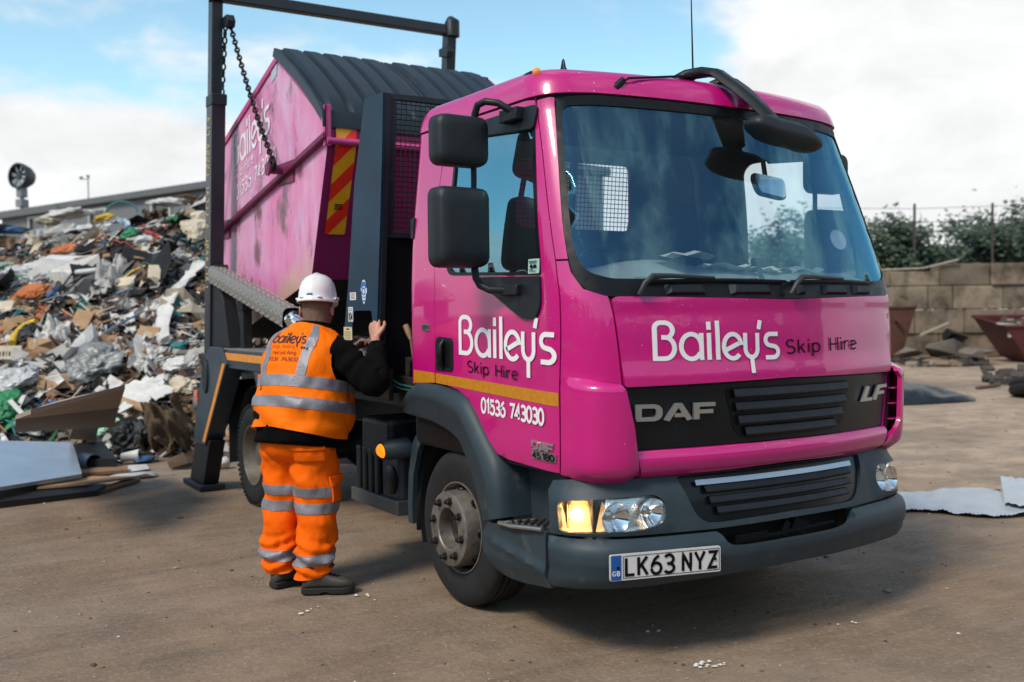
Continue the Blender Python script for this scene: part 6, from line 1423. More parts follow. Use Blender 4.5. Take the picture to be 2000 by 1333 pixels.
tag(gv.build('gravel', pal, smooth=0), kind='stuff', label='small stones and scraps trodden into the dirt of the yard')
# ------------------------------------------------------------------ things lying in the yard, right
def single(mb, name, m, label, cat, group=None, **k): return tag(mb.build(name, m, None, **k), label, cat, group)
sheetw = mat('white_sheeting', srgb(172, 180, 186), .45, var=.08, vscale=6, dirt=srgb(150, 140, 128), dirt_amt=.12, dscale=5)
q = MB(); rows = []
for i in range(15):
    v = i/14; r = []
    for j in range(90):
        u = j/89; a = on_ground(1700+u*360, 1006-6*math.sin(u*7)); b = on_ground(1700+u*360, 962+5*math.sin(u*9)+(4 if u > .7 else 0)); p = a.lerp(b, v); p.z =   .02+.004*math.sin(u*260)+.02*noise.noise(Vector((u*14, v*3, 1)))+.03*math.sin(v*math.pi); r.append(p)
    rows.append(r)
q.grid(rows); single(q, 'plastic_sheet', sheetw, 'long ridged strip of white plastic sheeting flat on the dirt', 'sheeting', smooth=180)
q = MB(); rows = []
for i in range(10):
    r = []
    for j in range(16):
        u, v = j/15, i/9; p = on_ground(1962+u*110-v*8, 1000-v*44+u*10); p.z = .06+.03*noise.noise(Vector((u*5, v*5, 3)))+.05*v+.006*math.sin(u*40); r.append(p)
    rows.append(r)
q.grid(rows); single(q, 'plastic_sheet', sheetw, 'short folded white plastic sheet lying over the end of the long strip', 'sheeting', smooth=180)
tarpm = mat('black_tarp', srgb(22, 26, 28), .34, var=.3, vscale=5, dirt=srgb(90, 86, 78), dirt_amt=.06, bump=.8, bscale=9)
q = MB(); rows = []
for i in range(22):
    r = []
    for j in range(40):
        u, v = j/39, i/21; a = on_ground(1690+u*215, 798-u*14); b = on_ground(1690+u*215, 768+u*11); p = a.lerp(b, v)
        hh_ = .42*(1-u)**.8*math.sin(math.pi*min(1, v*1.02))**.7 if v < .98 else 0
        p.z = max(.008, hh_*(1+.5*noise.noise(Vector((u*5, v*4, 2))))+.05*noise.noise(Vector((u*12, v*9, 7)))*(1-u)+.012); r.append(p)
    rows.append(r)
q.grid(rows); single(q, 'tarpaulin', tarpm, 'crumpled black plastic tarpaulin lying flat on the yard', 'tarpaulin', smooth=180)
c = on_ground(1998, 778); o = c+GR_*.35+Vector((0, 0, .17)); q = MB(); n = (GF*.22+Vector((0, 0, 1))+GR_*.1).normalized(); q.lathe([(.24, -.12), (.30, -.15), (.44, -.14), (.52, -.10), (.54, -.04), (.52, -.02), (.52, .02), (.54, .04), (.52, .10), (.44, .14), (.30, .15), (.24, .12)], o, n, 40)
single(q, 'tyre', rubber, 'old black tyre dumped on the yard in front of the maroon skip', 'tyre', smooth=40)
q = MB(); q.tube([on_ground(1908, 762)+Vector((0, 0, .03)), on_ground(1952, 757)+Vector((0, 0, .05))], .035, 8); 
random.seed(64)
dbm = [mat('debris_dark', srgb(58, 52, 48), .85, var=.3), mat('debris_tan', srgb(120, 100, 80), .85, var=.2), MATS['stone_pale']]
db_ = MB()
for k in range(150):
    p = at_depth(random.uniform(1765, 1925), 690, random.uniform(26.2, 28.6)); p.z = 0; sz = random.uniform(.04, .2); db_.box(p+Vector((0, 0, sz*.35)), (sz*random.uniform(1, 2.6), sz, sz*.6), rz(random.random()*6)@rx(random.random()), random.choice((0, 0, 1, 2)))
tag(db_.build('rubble', dbm, smooth=0), kind='stuff', label='low broken debris along the foot of the block wall')
single(q, 'wooden_stake', mat('stake_wood', srgb(96, 72, 54), .8, var=.2), 'short brown stake on the ground beside the old tyre', 'wood', smooth=60)
random.seed(21); q = MB()
for k in range(60):
    p = on_ground(random.uniform(1925, 2060), random.uniform(722, 752)); s = random.uniform(.05, .22); q.box(p+Vector((0, 0, s*.3)), (s*1.6, s, s*.5), rz(random.random()*6)@rx(random.random()))
tag(q.build('rubble', MATS['stone_dark'], smooth=0), kind='stuff', label='scatter of broken bits behind the old tyre')
# block wall of the bay
def blockmat(k): return mat('concrete_block_%d' % k, [srgb(128, 112, 94), srgb(114, 100, 84), srgb(142, 126, 106)][k], .85, var=.2, vscale=1.6, dirt=srgb(66, 56, 47), dirt_amt=.62, dscale=1.3, bump=.5, bscale=14)
for k in range(3): blockmat(k)
wall = empty('block_wall', tuple(gp(31, 13)), 'wall of big pale concrete blocks stacked dry at the back of the yard', 'wall')
random.seed(4); GM = Matrix(((GR_.x, GF.x, 0), (GR_.y, GF.y, 0), (0, 0, 1)))
hs_ = (.72, .72, .70, .66); z = 0
for row, h in enumerate(hs_):
    s = 1.6+(.74 if row % 2 else 0)-.35*(row == 2)
    while s < 24:
        w = 1.48 if random.random() < .8 else .74
        if row == 3 and s+w/2 < 12.6: hh_ = .45
        else: hh_ = h
        b = MB(); a = random.gauss(0, .012); b.box(gp(31+random.gauss(0, .035), s+w/2, z+hh_/2-.006), (w-.02, .76, hh_-.014), GM@rz(a)); b.build('block', MATS['concrete_block_%d' % random.choice((0, 0, 1, 2))], wall, bevel=.03, seg=2, smooth=0)
        s += w
    z += h
q = MB(); q.tube([gp(30.7, 10.9, 2.62), gp(30.6, 12.2, 2.66), gp(30.5, 13.2, 2.9)], .03, 6); single(q, 'hose', mat('old_hose', srgb(172, 160, 138), .7), 'pale hose trailing along the top of the block wall', 'hose', smooth=60)
# skips and rubble against the wall
def openskip(name, t, s, yaw, L, W, H, m, label, lift=0.0, fill=True, tilt=0.0):
    o = empty(name, tuple(gp(t, s)), label, 'skip'); M = Matrix.Translation(gp(t, s, lift))@Matrix.Rotation(yaw, 4, 'Z')@Matrix.Rotation(tilt, 4, 'X')
    a, b = L/2, W/2; bt = [(-a*.58, -b*.92), (a*.58, -b*.92), (a*.58, b*.92), (-a*.58, b*.92)]; tp = [(-a, -b), (a, -b), (a, b), (-a, b)]; sd_ = MB()
    P = [M@Vector((x, y, 0)) for x, y in bt]+[M@Vector((x, y, H)) for x, y in tp]; Q = [M@Vector((x*.97, y*.95, .05)) for x, y in bt]+[M@Vector((x*.97, y*.95, H)) for x, y in tp]
    sd_.add(P+Q, [(0, 1, 2, 3), (0, 4, 5, 1), (1, 5, 6, 2), (2, 6, 7, 3), (3, 7, 4, 0), (8, 11, 10, 9), (8, 9, 13, 12), (9, 10, 14, 13), (10, 11, 15, 14), (11, 8, 12, 15), (4, 12, 13, 5), (5, 13, 14, 6), (6, 14, 15, 7), (7, 15, 12, 4)]); sd_.build('skip_body', m, o, smooth=0, fix=False)
    r = MB(); c = [M@Vector((x, y, H)) for x, y in tp]; r.tube(c, .045, 8, closed=True); r.build('rim', m, o, smooth=60)
    for y in (-b, b):
        for x in (-a*.45, a*.45): l = MB(); l.lathe([(.06, 0), (.06, .16), (.08, .17), (0, .17)], M@Vector((x, y, H*.72)), (M.to_3x3()@Vector((0, math.copysign(1, y), 0))), 12); l.build('lifting_lug', m, o, smooth=40)
    return M, o
maroon = mat('maroon_skip', srgb(84, 32, 34), .6, var=.2, vscale=3, dirt=srgb(70, 50, 42), dirt_amt=.25, dscale=3)
rusty = mat('rusty_skip', srgb(84, 48, 32), .75, var=.3, vscale=3, dirt=srgb(58, 40, 32), dirt_amt=.3, dscale=3)
Mk, mo = openskip('open_skip', 28.2, 14.9, -.52, 4.0, 1.8, 1.12, maroon, 'open maroon skip full of rubble standing before the block wall', 0.0, tilt=.14)
random.seed(8); q = MB()
for k in range(240):
    x = random.uniform(-1.3, 1.7); y = random.uniform(-.75, .75); hgt = .98+.30*math.exp(-((x-.7)/.9)**2)+random.uniform(-.05, .05); s = random.uniform(.05, .2); q.box(Mk@Vector((x, y, hgt)), (s*1.4, s, s*.6), rz(random.random()*6)@rx(random.random()*2), random.choice((0, 0, 1, 2)))
tag(q.build('rubble', [MATS['stone_dark'], mat('rubble_brown', srgb(84, 68, 56), .85, var=.2), MATS['stone_pale']], smooth=0), kind='stuff', label='dark rubble heaped in the maroon skip')
openskip('open_skip', 28.6, 9.75, -.30, 2.4, 1.6, 1.30, rusty, 'rusty brown skip half hidden behind the front corner of the lorry', .12, tilt=-.12)
random.seed(31)
conc = mat('broken_concrete', srgb(112, 102, 92), .85, var=.2, vscale=3, dirt=srgb(84, 76, 68), dirt_amt=.2, bump=.3, bscale=20)
def chunk(c, size, seed, squash=.6, n=2):
    random.seed(seed); bm = bmesh.new()
    for k in range(16 if n == 2 else 26):
        d = Vector((random.gauss(0, 1), random.gauss(0, 1), random.gauss(0, 1))).normalized()*random.uniform(.7, 1.15); bm.verts.new((c.x+d.x*size[0], c.y+d.y*size[1], c.z+d.z*size[2]))
    bmesh.ops.convex_hull(bm, input=bm.verts); mb = MB(); bm.verts.index_update(); used = {}
    for f in bm.faces:
        for v in f.verts: used.setdefault(v.index, len(used))
    bm.verts.ensure_lookup_table(); mb.add([bm.verts[k].co.copy() for k in used], [tuple(used[v.index] for v in f.verts) for f in bm.faces]); bm.free(); return mb
single(chunk(at_depth(1840, 676, 27.5), (.70, .5, .30), 2), 'concrete_lump', conc, 'biggest pale lump of broken concrete between the two far skips', 'rubble', 'broken concrete by the wall', smooth=25)
single(chunk(at_depth(1905, 688, 27.0), (.6, .5, .12), 3), 'concrete_lump', conc, 'flat grey concrete slab just left of the maroon skip', 'rubble', 'broken concrete by the wall', smooth=25)
single(chunk(at_depth(1775, 690, 27.2), (.42, .4, .16), 5), 'concrete_lump', conc, 'grey lump of broken concrete at the foot of the rusty skip', 'rubble', 'broken concrete by the wall', smooth=25)
single(chunk(at_depth(1868, 662, 28.3), (.42, .4, .3), 9), 'black_sack', tarpm, 'black plastic sack behind the broken concrete by the wall', 'sack', smooth=60)
q = MB(); q.tube([at_depth(1798, 655, 27.6), at_depth(1852, 632, 28.2)], .035, 6); single(q, 'pole', mat('pale_pole', srgb(176, 164, 142), .7), 'thin pale pole leaning over the concrete by the wall', 'pole', smooth=60)
q = MB(); q.box(at_depth(1985, 636, 27.2), (1.0, .12, .05), GM@ry(.12)); q.box(at_depth(1972, 646, 27.2), (.08, .08, .35), GM); single(q, 'white_batten', mat('white_batten_paint', srgb(190, 186, 180), .6), 'white painted batten resting on the rim of the maroon skip', 'wood', smooth=0)
# fence posts with wire above the wall
q_pts = []
for px, nm in ((1590, 'first'), (1785, 'middle'), (1938, 'right')):
    p = at_depth(px, 560, 33.5); p.z = 0; lean = GR_*(.02 if px == 1785 else 0)
    b = MB(); b.tube([p, p+Vector((0, 0, 4.85))+lean], .045, 6); lab = {1590: 'fence post seen through the windscreen behind the lorry', 1785: 'thin dark fence post beside the tree nearest the lorry', 1938: 'thin dark fence post rising before the right-hand trees'}[px]
    single(b, 'fence_post', mat('post_rust', srgb(66, 56, 52), .7), lab, 'post', 'posts of the wire fence', smooth=60); q_pts.append(p)
b = MB()
for z in (4.75, 4.3): b.tube([q_pts[0]+Vector((0, 0, z)), q_pts[1]+Vector((0, 0, z-.06)), q_pts[2]+Vector((0, 0, z)), q_pts[2]+GR_*3+Vector((0, 0, z+.05))], .008, 4)
single(b, 'fence_wire', MATS['post_rust'], 'thin wires strung between the posts above the block wall', 'wire', smooth=60)
# trees beyond the wall
bark = mat('bark', srgb(62, 52, 44), .9, var=.2); leafs = [mat('leaf_dark', (.030, .052, .030), .6, var=.2), mat('leaf_mid', (.055, .086, .046), .6, var=.2), mat('leaf_pale', (.105, .135, .075), .6, var=.2)]
def tree(base, H, W, seed, label, n=5200, lo=.18, bare=.0):
    random.seed(seed); o = empty('tree', tuple(base), label, 'tree', 'trees beyond the block wall'); tk = MB(); lf = MB()
    ends = []
    def grow(p, d, L, r, lev):
        pts = [p]; rr = [r]; q = p
        for k in range(4): d = (d+Vector((random.gauss(0, .16), random.gauss(0, .16), random.gauss(.04, .10)))).normalized(); q = q+d*L/4; pts.append(q); rr.append(r*(1-.16*(k+1)))
        tk.tube(pts, rr, 5 if lev else 8)
        if lev >= 3: ends.append((q, L)); return
        for k in range(3 if lev else 5):
            a = random.random()*6.3; t = random.choice((2, 3, 4)); nd = (d+Vector((math.cos(a), math.sin(a), random.uniform(-.1, .5)))*random.uniform(.6, 1.1)).normalized(); grow(pts[t], nd, L*random.uniform(.55, .78), rr[t]*.62, lev+1)
    for k in range(3): grow(base+Vector((random.gauss(0, .2), random.gauss(0, .2), 0)), Vector((random.gauss(0, .25), random.gauss(0, .25), 1)).normalized(), H*.42, H*.022, 0)
    zs = max(e[0].z for e in ends)-base.z; k_ = H*.94/zs
    cl = []
    for e, L in ends:
        c = base+Vector(((e.x-base.x)*W/(H*.42), (e.y-base.y)*W/(H*.42), (e.z-base.z)*k_)); cl.append(c)
    tk.v = [tuple(base+Vector(((p[0]-base.x)*W/(H*.42), (p[1]-base.y)*W/(H*.42), (p[2]-base.z)*k_))) for p in tk.v]
    for i in range(n):
        c = random.choice(cl); R = random.uniform(.22, .70)*H/6; d = Vector((random.gauss(0, 1), random.gauss(0, 1), random.gauss(0, .8))); p = c+d*R*.62
        if p.z < base.z+H*lo: continue
        s = random.uniform(.07, .15); u = Vector((random.gauss(0, 1), random.gauss(0, 1), random.gauss(0, .6))).normalized(); v = u.orthogonal().normalized()
        lf.add([p-u*s, p+v*s*.5, p+u*s, p-v*s*.5], [(0, 1, 2, 3)], random.choices((0, 1, 2), (5, 4, 1.2))[0])
    tk.build('trunk', bark, o, smooth=60); lf.build('crown', leafs, o, smooth=0, fix=False)
for px, t, H, W, sd_, lab in ((1535, 36, 5.0, 1.7, 3, 'loose leafy tree seen through the far window of the cab'), (1745, 35.5, 4.7, 2.0, 4, 'dark bushy tree just to the right of the windscreen'), (1825, 37, 3.7, 1.5, 5, 'low bush in the dip between the taller trees over the wall'),
                              (1905, 37.5, 4.1, 2.0, 6, 'rounded dark tree beside the right fence post'), (1985, 36, 5.2, 2.2, 7, 'tallest dark tree at the right edge above the wall'), (1660, 38, 4.2, 2.0, 12, 'dark tree mostly hidden behind the cab pillar'), (2100, 37, 5.0, 2.4, 13, 'dark tree beyond the right edge of the view')):
    p = at_depth(px, 560, t); p.z = 0; tree(p, H, W, sd_, lab, 8500 if px < 2050 else 3000, .10)

# the wood on the near side of the yard, behind the camera: it shows in the paint and the side window
wm_ = MB(); rows = []; N = 90
for j, (o_, h_) in enumerate(((-3.5, -.1), (-3.0, 3.0), (-1.5, 5.2), (0, 6.2), (1.8, 5.6), (3.2, 3.2), (3.8, -.1))):
    r = []
    for i in range(N+1):
        a = R_(128+200*i/N); d = 30+o_+4*noise.noise(Vector((i*.13, 0, 0))); c, s_ = math.cos(a), math.sin(a)
        hh_ = h_*(1+.45*noise.noise(Vector((i*.35, j*.3, 3)))+.25*noise.noise(Vector((i*1.1, j*.9, 8)))); r.append(Vector((-1+c*d+.8*noise.noise(Vector((i*1.3, j*1.2, 1))), 1+s_*d+.8*noise.noise(Vector((i*1.3, j*1.2, 5))), max(-.1, hh_))))
    rows.append(r)
wm_.grid(rows); core_n = len(wm_.f); random.seed(90)
for k in range(7000):
    a = R_(128+200*random.random()); d = 27.2+random.random()*5; z = random.uniform(.3, 7.0); p = Vector((-1+math.cos(a)*d, 1+math.sin(a)*d, z)); u = Vector((random.gauss(0, 1), random.gauss(0, 1), random.gauss(0, 1))).normalized(); v = u.orthogonal().normalized(); q_ = random.uniform(.12, .3)
    wm_.add([p-u*q_, p+v*q_*.6, p+u*q_, p-v*q_*.6], [(0, 1, 2, 3)], random.choice((0, 1)))
tag(wm_.build('far_wood', leafs, smooth=0, fix=False), 'belt of dark trees round the near side of the yard behind the viewer', kind='stuff')
# ------------------------------------------------------------------ the rubbish heap
Hs = pchip([(-16, .6), (-13, 1.6), (-10, 2.5), (-8.2, 2.62), (-6.5, 2.76), (-5, 3.05), (-3, 3.3), (-1.5, 2.8), (0, 1.4), (1.2, .0)])
def heap_z(t, s):
    tb = 11.0+.5*math.sin(s*.9)+.35*noise.noise(Vector((s*.8, 0, 4))); H = Hs(s)
    if t <= tb: return -.05
    x = (t-tb)/(16.6-tb)
    f = min(1, x)**.82 if x < 1 else max(0, 1-((t-18.5)/4.5)**2 if t > 18.5 else 1)
    n = .30*noise.noise(Vector((s*.7, t*.7, 1)))+.16*noise.noise(Vector((s*1.9, t*1.9, 2)))
    return max(-.05, H*f*(1+.16*noise.noise(Vector((s*.45, t*.45, 9))))+n*min(1, x*3))
def heap_hit(px, py):
    d = pray(px, py); k = 9.0/(d.x*GF.x+d.y*GF.y); st_ = .04
    while k < 24:
        p = CAM+d*k; v = p-G0; t = v.x*GF.x+v.y*GF.y; s = v.x*GR_.x+v.y*GR_.y; h = max(heap_z(t, s), 0)
        if p.z <= h: break
        k += st_
    n = Vector((heap_z(t-.15, s)-heap_z(t+.15, s), heap_z(t, s-.15)-heap_z(t, s+.15), .3)); n = (GF*n.x+GR_*n.y+Vector((0, 0, n.z))).normalized()
    return p, n, t
hb = MB(); hb.grid([[gp(10.2+i*.16, -17+j*.16, heap_z(10.2+i*.16, -17+j*.16)+.04*noise.noise(Vector((i*.9, j*.9, 0)))) for j in range(118)] for i in range(80)])
tag(hb.build('rubbish_mound', mat('mound_dirt', srgb(40, 35, 31), .9, var=.35, vscale=6, dirt=srgb(110, 100, 90), dirt_amt=.2, dscale=16, bump=.6, bscale=40), smooth=180), 'mound of dark fine waste under the loose rubbish', kind='stuff')
PAL = {'wood': srgb(138, 108, 80), 'wood2': srgb(104, 80, 60), 'card': srgb(168, 134, 100), 'dark': srgb(38, 36, 36), 'black': srgb(20, 22, 25), 'grey': srgb(118, 116, 114), 'pale': srgb(176, 172, 166), 'white': srgb(206, 203, 198), 'cream': srgb(200, 186, 164), 'blue': srgb(60, 100, 140), 'teal': srgb(48, 120, 118), 'green': srgb(52, 130, 84), 'orange': srgb(184, 104, 52), 'red': srgb(150, 42, 40), 'yellow': srgb(212, 172, 52), 'brown': srgb(92, 72, 56), 'mint': srgb(150, 196, 172), 'pink': srgb(180, 110, 120)}
HM = {k: mat('rubbish_'+k, v, .6 if k in ('white', 'black', 'blue', 'teal', 'green', 'orange', 'red', 'yellow', 'mint') else .85, var=.18, vscale=5, dirt=srgb(84, 74, 64), dirt_amt=.12, dscale=7) for k, v in PAL.items()}
film = mat('cloudy_film', srgb(206, 206, 206), .35, var=.1, vscale=5, trans=.25, dirt=srgb(130, 122, 112), dirt_amt=.12, dscale=6)
greyfilm = mat('grey_film', srgb(150, 152, 150), .35, var=.15, vscale=5, trans=.2, dirt=srgb(84, 80, 74), dirt_amt=.2, dscale=6)
keys = ['wood', 'wood2', 'card', 'dark', 'black', 'grey', 'pale', 'white', 'cream', 'blue', 'teal', 'green', 'orange', 'red', 'yellow', 'brown']
wts = [8, 12, 6, 17, 11, 13, 12, 11, 5, 1.4, 1.6, .9, .6, .5, .4, 13]
random.seed(77); st_ = MB()
def frame(n, a, tw=0.0):
    r = GR_-n*GR_.dot(n); r.normalize(); u = n.cross(r); x = r*math.cos(a)+u*math.sin(a); y = n.cross(x); M = Matrix((x, y, n)).transposed(); return M@rx(tw)
for k in range(9000):
    s = random.uniform(-9.6, .6) if random.random() < .92 else random.uniform(-15, -9); t = 10.7+random.random()**1.15*6.9; z = heap_z(t, s)
    if z < .0 and random.random() < .8: continue
    z = max(z, .0); n = Vector((heap_z(t-.1, s)-heap_z(t+.1, s), heap_z(t, s-.1)-heap_z(t, s+.1), .2)); n = (GF*n.x+GR_*n.y+Vector((0, 0, n.z))).normalized()
    p = gp(t, s, z)+n*random.uniform(.0, .05); M = frame(n, random.gauss(0, .8)+(math.pi/2 if random.random() < .25 else 0), random.gauss(0, .45)); m = random.choices(range(16), wts)[0]; q = random.random(); big = 1 if random.random() < .85 else 1.9
    if q < .34: st_.box(p, (random.uniform(.06, .30)*big, random.uniform(.02, .10)*big, random.uniform(.006, .03)), M@ry(random.gauss(0, .25)), m)
    elif q < .56: d = M@Vector((random.uniform(.1, .4)*big, 0, random.uniform(-.06, .10))); st_.tube([p-d, p+M@Vector((0, random.gauss(0, .04), .02)), p+d], random.uniform(.006, .018), 4, m)
    else:
        w, h = random.uniform(.08, .34)*big, random.uniform(.06, .22)*big; sd_ = random.random()*99
        if random.random() < .045: w, h, m = w*2.8, h*2.4, random.choice((7, 7, 8, 6, 4, 5, 2))
        st_.grid([[p+M@Vector(((a/4-.5)*w, (b/4-.5)*h, .35*w*noise.noise(Vector((a*.8+sd_, b*.8, sd_))))) for a in range(5)] for b in range(5)], m)
for k in range(260):                   # loose wires, cords and torn strips winding over the surface
    s = random.uniform(-9, 0); t = 11.2+random.random()*5.6; a = random.random()*6.3; P = []; m = random.choices((3, 4, 5, 7, 9, 10, 11, 12, 13), (5, 6, 3, 3, 1.4, 1.6, 1, .8, .8))[0]
    for i in range(7): a += random.gauss(0, .55); s += math.cos(a)*.11; t += math.sin(a)*.09; P.append(gp(t, s, max(0, heap_z(t, s))+random.uniform(.03, .14)))
    st_.tube(P, random.uniform(.005, .014), 5, m)
tag(st_.build('loose_rubbish', [HM[k] for k in keys], smooth=0, fix=False), 'countless small scraps of wood, card and plastic over the heap', kind='stuff')
# pieces of the heap that can be told apart
GRP = 'larger pieces of waste on the heap'
def place(px, py, lift=.06): p, n, t = heap_hit(px, py); return p+n*lift, n, t
def sheet_item(px, py, w, h, ang, m, name, label, cat, seed=0, cr=.35, drape=0.0, thick=.0, lift=.07):
    p, n, t = place(px, py, lift); sc = t/FPX; W, Hh = w*sc, h*sc; M = frame(n, ang); q = MB(); N = 30; rows = []
    for i in range(N+1):
        r = []
        for j in range(N+1):
            u, v = j/N-.5, i/N-.5; ed = 1+.45*noise.noise(Vector((u*3+seed, v*3, seed*1.7)))+.25*noise.noise(Vector((u*9+seed, v*9, seed))); x, y = u*W*ed, v*Hh*ed
            z = cr*min(W, Hh)*(noise.noise(Vector((u*2.6+seed, v*2.6, .3+seed)))+.5*noise.noise(Vector((u*6+seed, v*6, 2.3)))+.9*(.25-abs(noise.noise(Vector((u*5, v*5+seed, 1)))))+.5*(.25-abs(noise.noise(Vector((u*11, v*11+seed, 4)))))) - drape*(u*u+v*v)*min(W, Hh)
            r.append(M@Vector((x, y, z)))
        rows.append(r)
    q.grid(rows); o = q.build(name, m, None, smooth=180, fix=False); o.location = p; return tag(o, label, cat, GRP)
def bag_item(px, py, w, h, m, name, label, cat, seed=0, dep=.6, lift=.10, ang=0.0, sharp=.25):
    p, n, t = place(px, py, lift); sc = t/FPX; M = frame(n, ang); bm = bmesh.new(); bmesh.ops.create_icosphere(bm, subdivisions=5, radius=.5); q = MB(); vs = []; w *= 1.08; h *= 1.08; o1 = Vector((seed*3.1, 0, 0)); o2 = Vector((0, seed*1.7, 0))
    for v in bm.verts:
        c = v.co*2; d = .95+.55*noise.noise(c*1.1+o1)+.42*(.35-abs(noise.noise(c*2.1+o2)))+.34*(.3-abs(noise.noise(c*4.3+o1)))+.2*(.3-abs(noise.noise(c*9+o2))); vs.append(M@Vector((v.co.x*w*sc*d, v.co.y*h*sc*d, v.co.z*min(w, h)*sc*dep*d)))
    q.add(vs, [tuple(v.index for v in f.verts) for f in bm.faces]); bm.free(); o = q.build(name, m, None, smooth=180); o.location = p; return tag(o, label, cat, GRP)
def board_item(px, py, w, h, ang, m, name, label, cat, th=.02, lift=.08, tw=0.0, pitch=0.0):
    p, n, t = place(px, py, lift); sc = t/FPX; q = MB(); q.box((0, 0, 0), (w*sc, h*sc, th), None); o = q.build(name, m, None, smooth=0, bevel=.003); M = frame(n, ang, tw)@ry(pitch); o.matrix_world = Matrix.Translation(p)@M.to_4x4(); return tag(o, label, cat, GRP)
def tube_item(pts, r, m, name, label, cat, lift=.08, n=9, flat=1.0):
    P = []
    for px, py in pts: p, nn, t = place(px, py, lift); P.append(p)
    S = []
    for i in range(len(P)-1):
        p0 = P[max(0, i-1)]; p1 = P[i]; p2 = P[i+1]; p3 = P[min(len(P)-1, i+2)]
        for k in range(5): f_ = k/5; S.append(.5*((2*p1)+(p2-p0)*f_+(2*p0-5*p1+4*p2-p3)*f_*f_+(3*p1-p0-3*p2+p3)*f_**3))
    S.append(P[-1]); rr = [r*(1+.25*noise.noise(Vector((i*.6, r*50, 1)))) for i in range(len(S))] if flat != 1 else r
    q = MB(); q.tube(S, rr, n*2 if flat != 1 else n, flat=flat)
    if flat != 1: q.v = [tuple(Vector(v)+Vector((noise.noise(Vector(v)*9), noise.noise(Vector(v)*9+Vector((5, 0, 0))), noise.noise(Vector(v)*9+Vector((0, 7, 0)))))*r*.75) for v in q.v]
    return tag(q.build(name, m, None, smooth=60), label, cat, GRP)
S_, Bg, Bd, Tb = sheet_item, bag_item, board_item, tube_item
S_(147, 458, 125, 30, .10, film, 'plastic_film', 'long cloudy white film draped across the upper heap', 'film', 1, .3)
S_(334, 508, 105, 40, -.05, film, 'plastic_film', 'domed cloudy film over a dark hollow near the lifting arm', 'film', 2, .25, .5)
Bg(65, 545, 120, 46, film, 'plastic_bag', 'wide white plastic bag at the left edge below the blue scrap', 'bag', 3)
S_(218, 552, 46, 140, .12, HM['pale'], 'cloth_strip', 'long grey-white cloth hanging down the middle of the heap', 'cloth', 4, .5)
Bg(134, 500, 48, 26, HM['orange'], 'plastic_bag', 'small orange bag lying under the long white film', 'bag', 5)
Bg(66, 590, 62, 44, HM['orange'], 'plastic_bag', 'larger orange bag low on the left of the heap', 'bag', 6)
S_(88, 618, 26, 52, .2, HM['orange'], 'plastic_strip', 'torn orange strip hanging below the larger orange bag', 'strip', 7, .4)
Tb([(398, 532), (375, 555), (345, 590), (326, 630), (316, 690)], .115, HM['white'], 'plastic_sleeve', 'long curved white plastic sleeve leaning by the lifting arm', 'sleeve', .14, flat=.3)
Bd(162, 637, 36, 42, -.2, HM['card'], 'cardboard_sheet', 'upright tan square of board in the middle of the heap', 'board', .015, .1, .5)
Bd(281, 446, 52, 26, 0, HM['grey'], 'grey_panel', 'plain dark grey panel near the top of the heap', 'panel', .02, .08, .5)
S_(303, 432, 42, 58, .1, HM['brown'], 'cardboard_sheet', 'crumpled brown card beside the plain grey panel', 'board', 8, .5)
Bg(332, 404, 66, 24, HM['white'], 'plastic_bag', 'white bag on the crest under the building window', 'bag', 9)
Bg(372, 400, 48, 26, HM['brown'], 'cloth_roll', 'brown rolled cloth on the crest beside the lifting arm', 'cloth', 10)
Tb([(208, 428), (218, 412), (238, 405), (258, 412), (268, 426)], .022, HM['teal'], 'plastic_pipe', 'teal pipe arching over the crest of the heap', 'pipe', .13)
Bg(207, 433, 36, 16, HM['yellow'], 'plastic_bag', 'small yellow bag below the arching teal pipe', 'bag', 11)
S_(241, 442, 34, 30, .3, mat('rubbish_paleblue', srgb(178, 196, 206), .6, var=.1), 'paper_sheet', 'pale blue crumpled paper beside the yellow bag', 'paper', 12, .4)
Bd(165, 423, 44, 8, .95, HM['wood'], 'wooden_plank', 'short plank poking up steeply from the crest', 'plank', .03, .1)
Bg(130, 426, 72, 26, HM['white'], 'plastic_bag', 'white bag on the crest left of the steep plank', 'bag', 13)
Bg(95, 440, 44, 22, HM['cream'], 'plastic_bag', 'cream bag on the crest under the left building window', 'bag', 14)
Tb([(288, 464), (305, 470), (321, 478)], .035, HM['red'], 'plastic_bottle', 'red plastic bottle lying beside a pale bag', 'bottle', .09)
Bg(258, 470, 26, 26, HM['green'], 'food_packet', 'bright green packet with blue edge left of the red bottle', 'packet', 15)
S_(262, 463, 16, 16, .4, HM['blue'], 'food_packet', 'small blue packet touching the bright green packet', 'packet', 16, .4, lift=.14)
Bg(283, 480, 26, 26, HM['white'], 'plastic_bag', 'small white bag directly below the red bottle', 'bag', 17)
S_(346, 480, 46, 40, .3, HM['black'], 'black_sheet', 'small black sheet folded to a point near the arm', 'sheet', 18, .5)
S_(346, 556, 56, 62, .5, HM['black'], 'black_sheet', 'large black sheet behind the curved white sleeve', 'sheet', 19, .35)
Bd(175, 518, 52, 10, .05, HM['wood'], 'wooden_plank', 'short thick plank left of the hanging cloth', 'plank', .05, .1)
Bd(320, 526, 116, 5, -.02, HM['card'], 'wooden_batten', 'long thin level batten under the domed film', 'batten', .02, .12)
Bg(378, 462, 40, 56, HM['cream'], 'sack', 'cream sack beside the lifting arm high on the heap', 'sack', 20)
Tb([(132, 545), (165, 543), (202, 540)], .04, HM['white'], 'plastic_pipe', 'straight white pipe leading to the hanging cloth', 'pipe', .1)
Bd(14, 612, 34, 26, .0, HM['cream'], 'printed_board', 'cream board at the left edge below the white bag', 'board', .02, .1, .3)
Bg(20, 458, 44, 16, HM['blue'], 'plastic_scrap', 'blue scrap at the far left of the upper heap', 'scrap', 21, ang=.4)
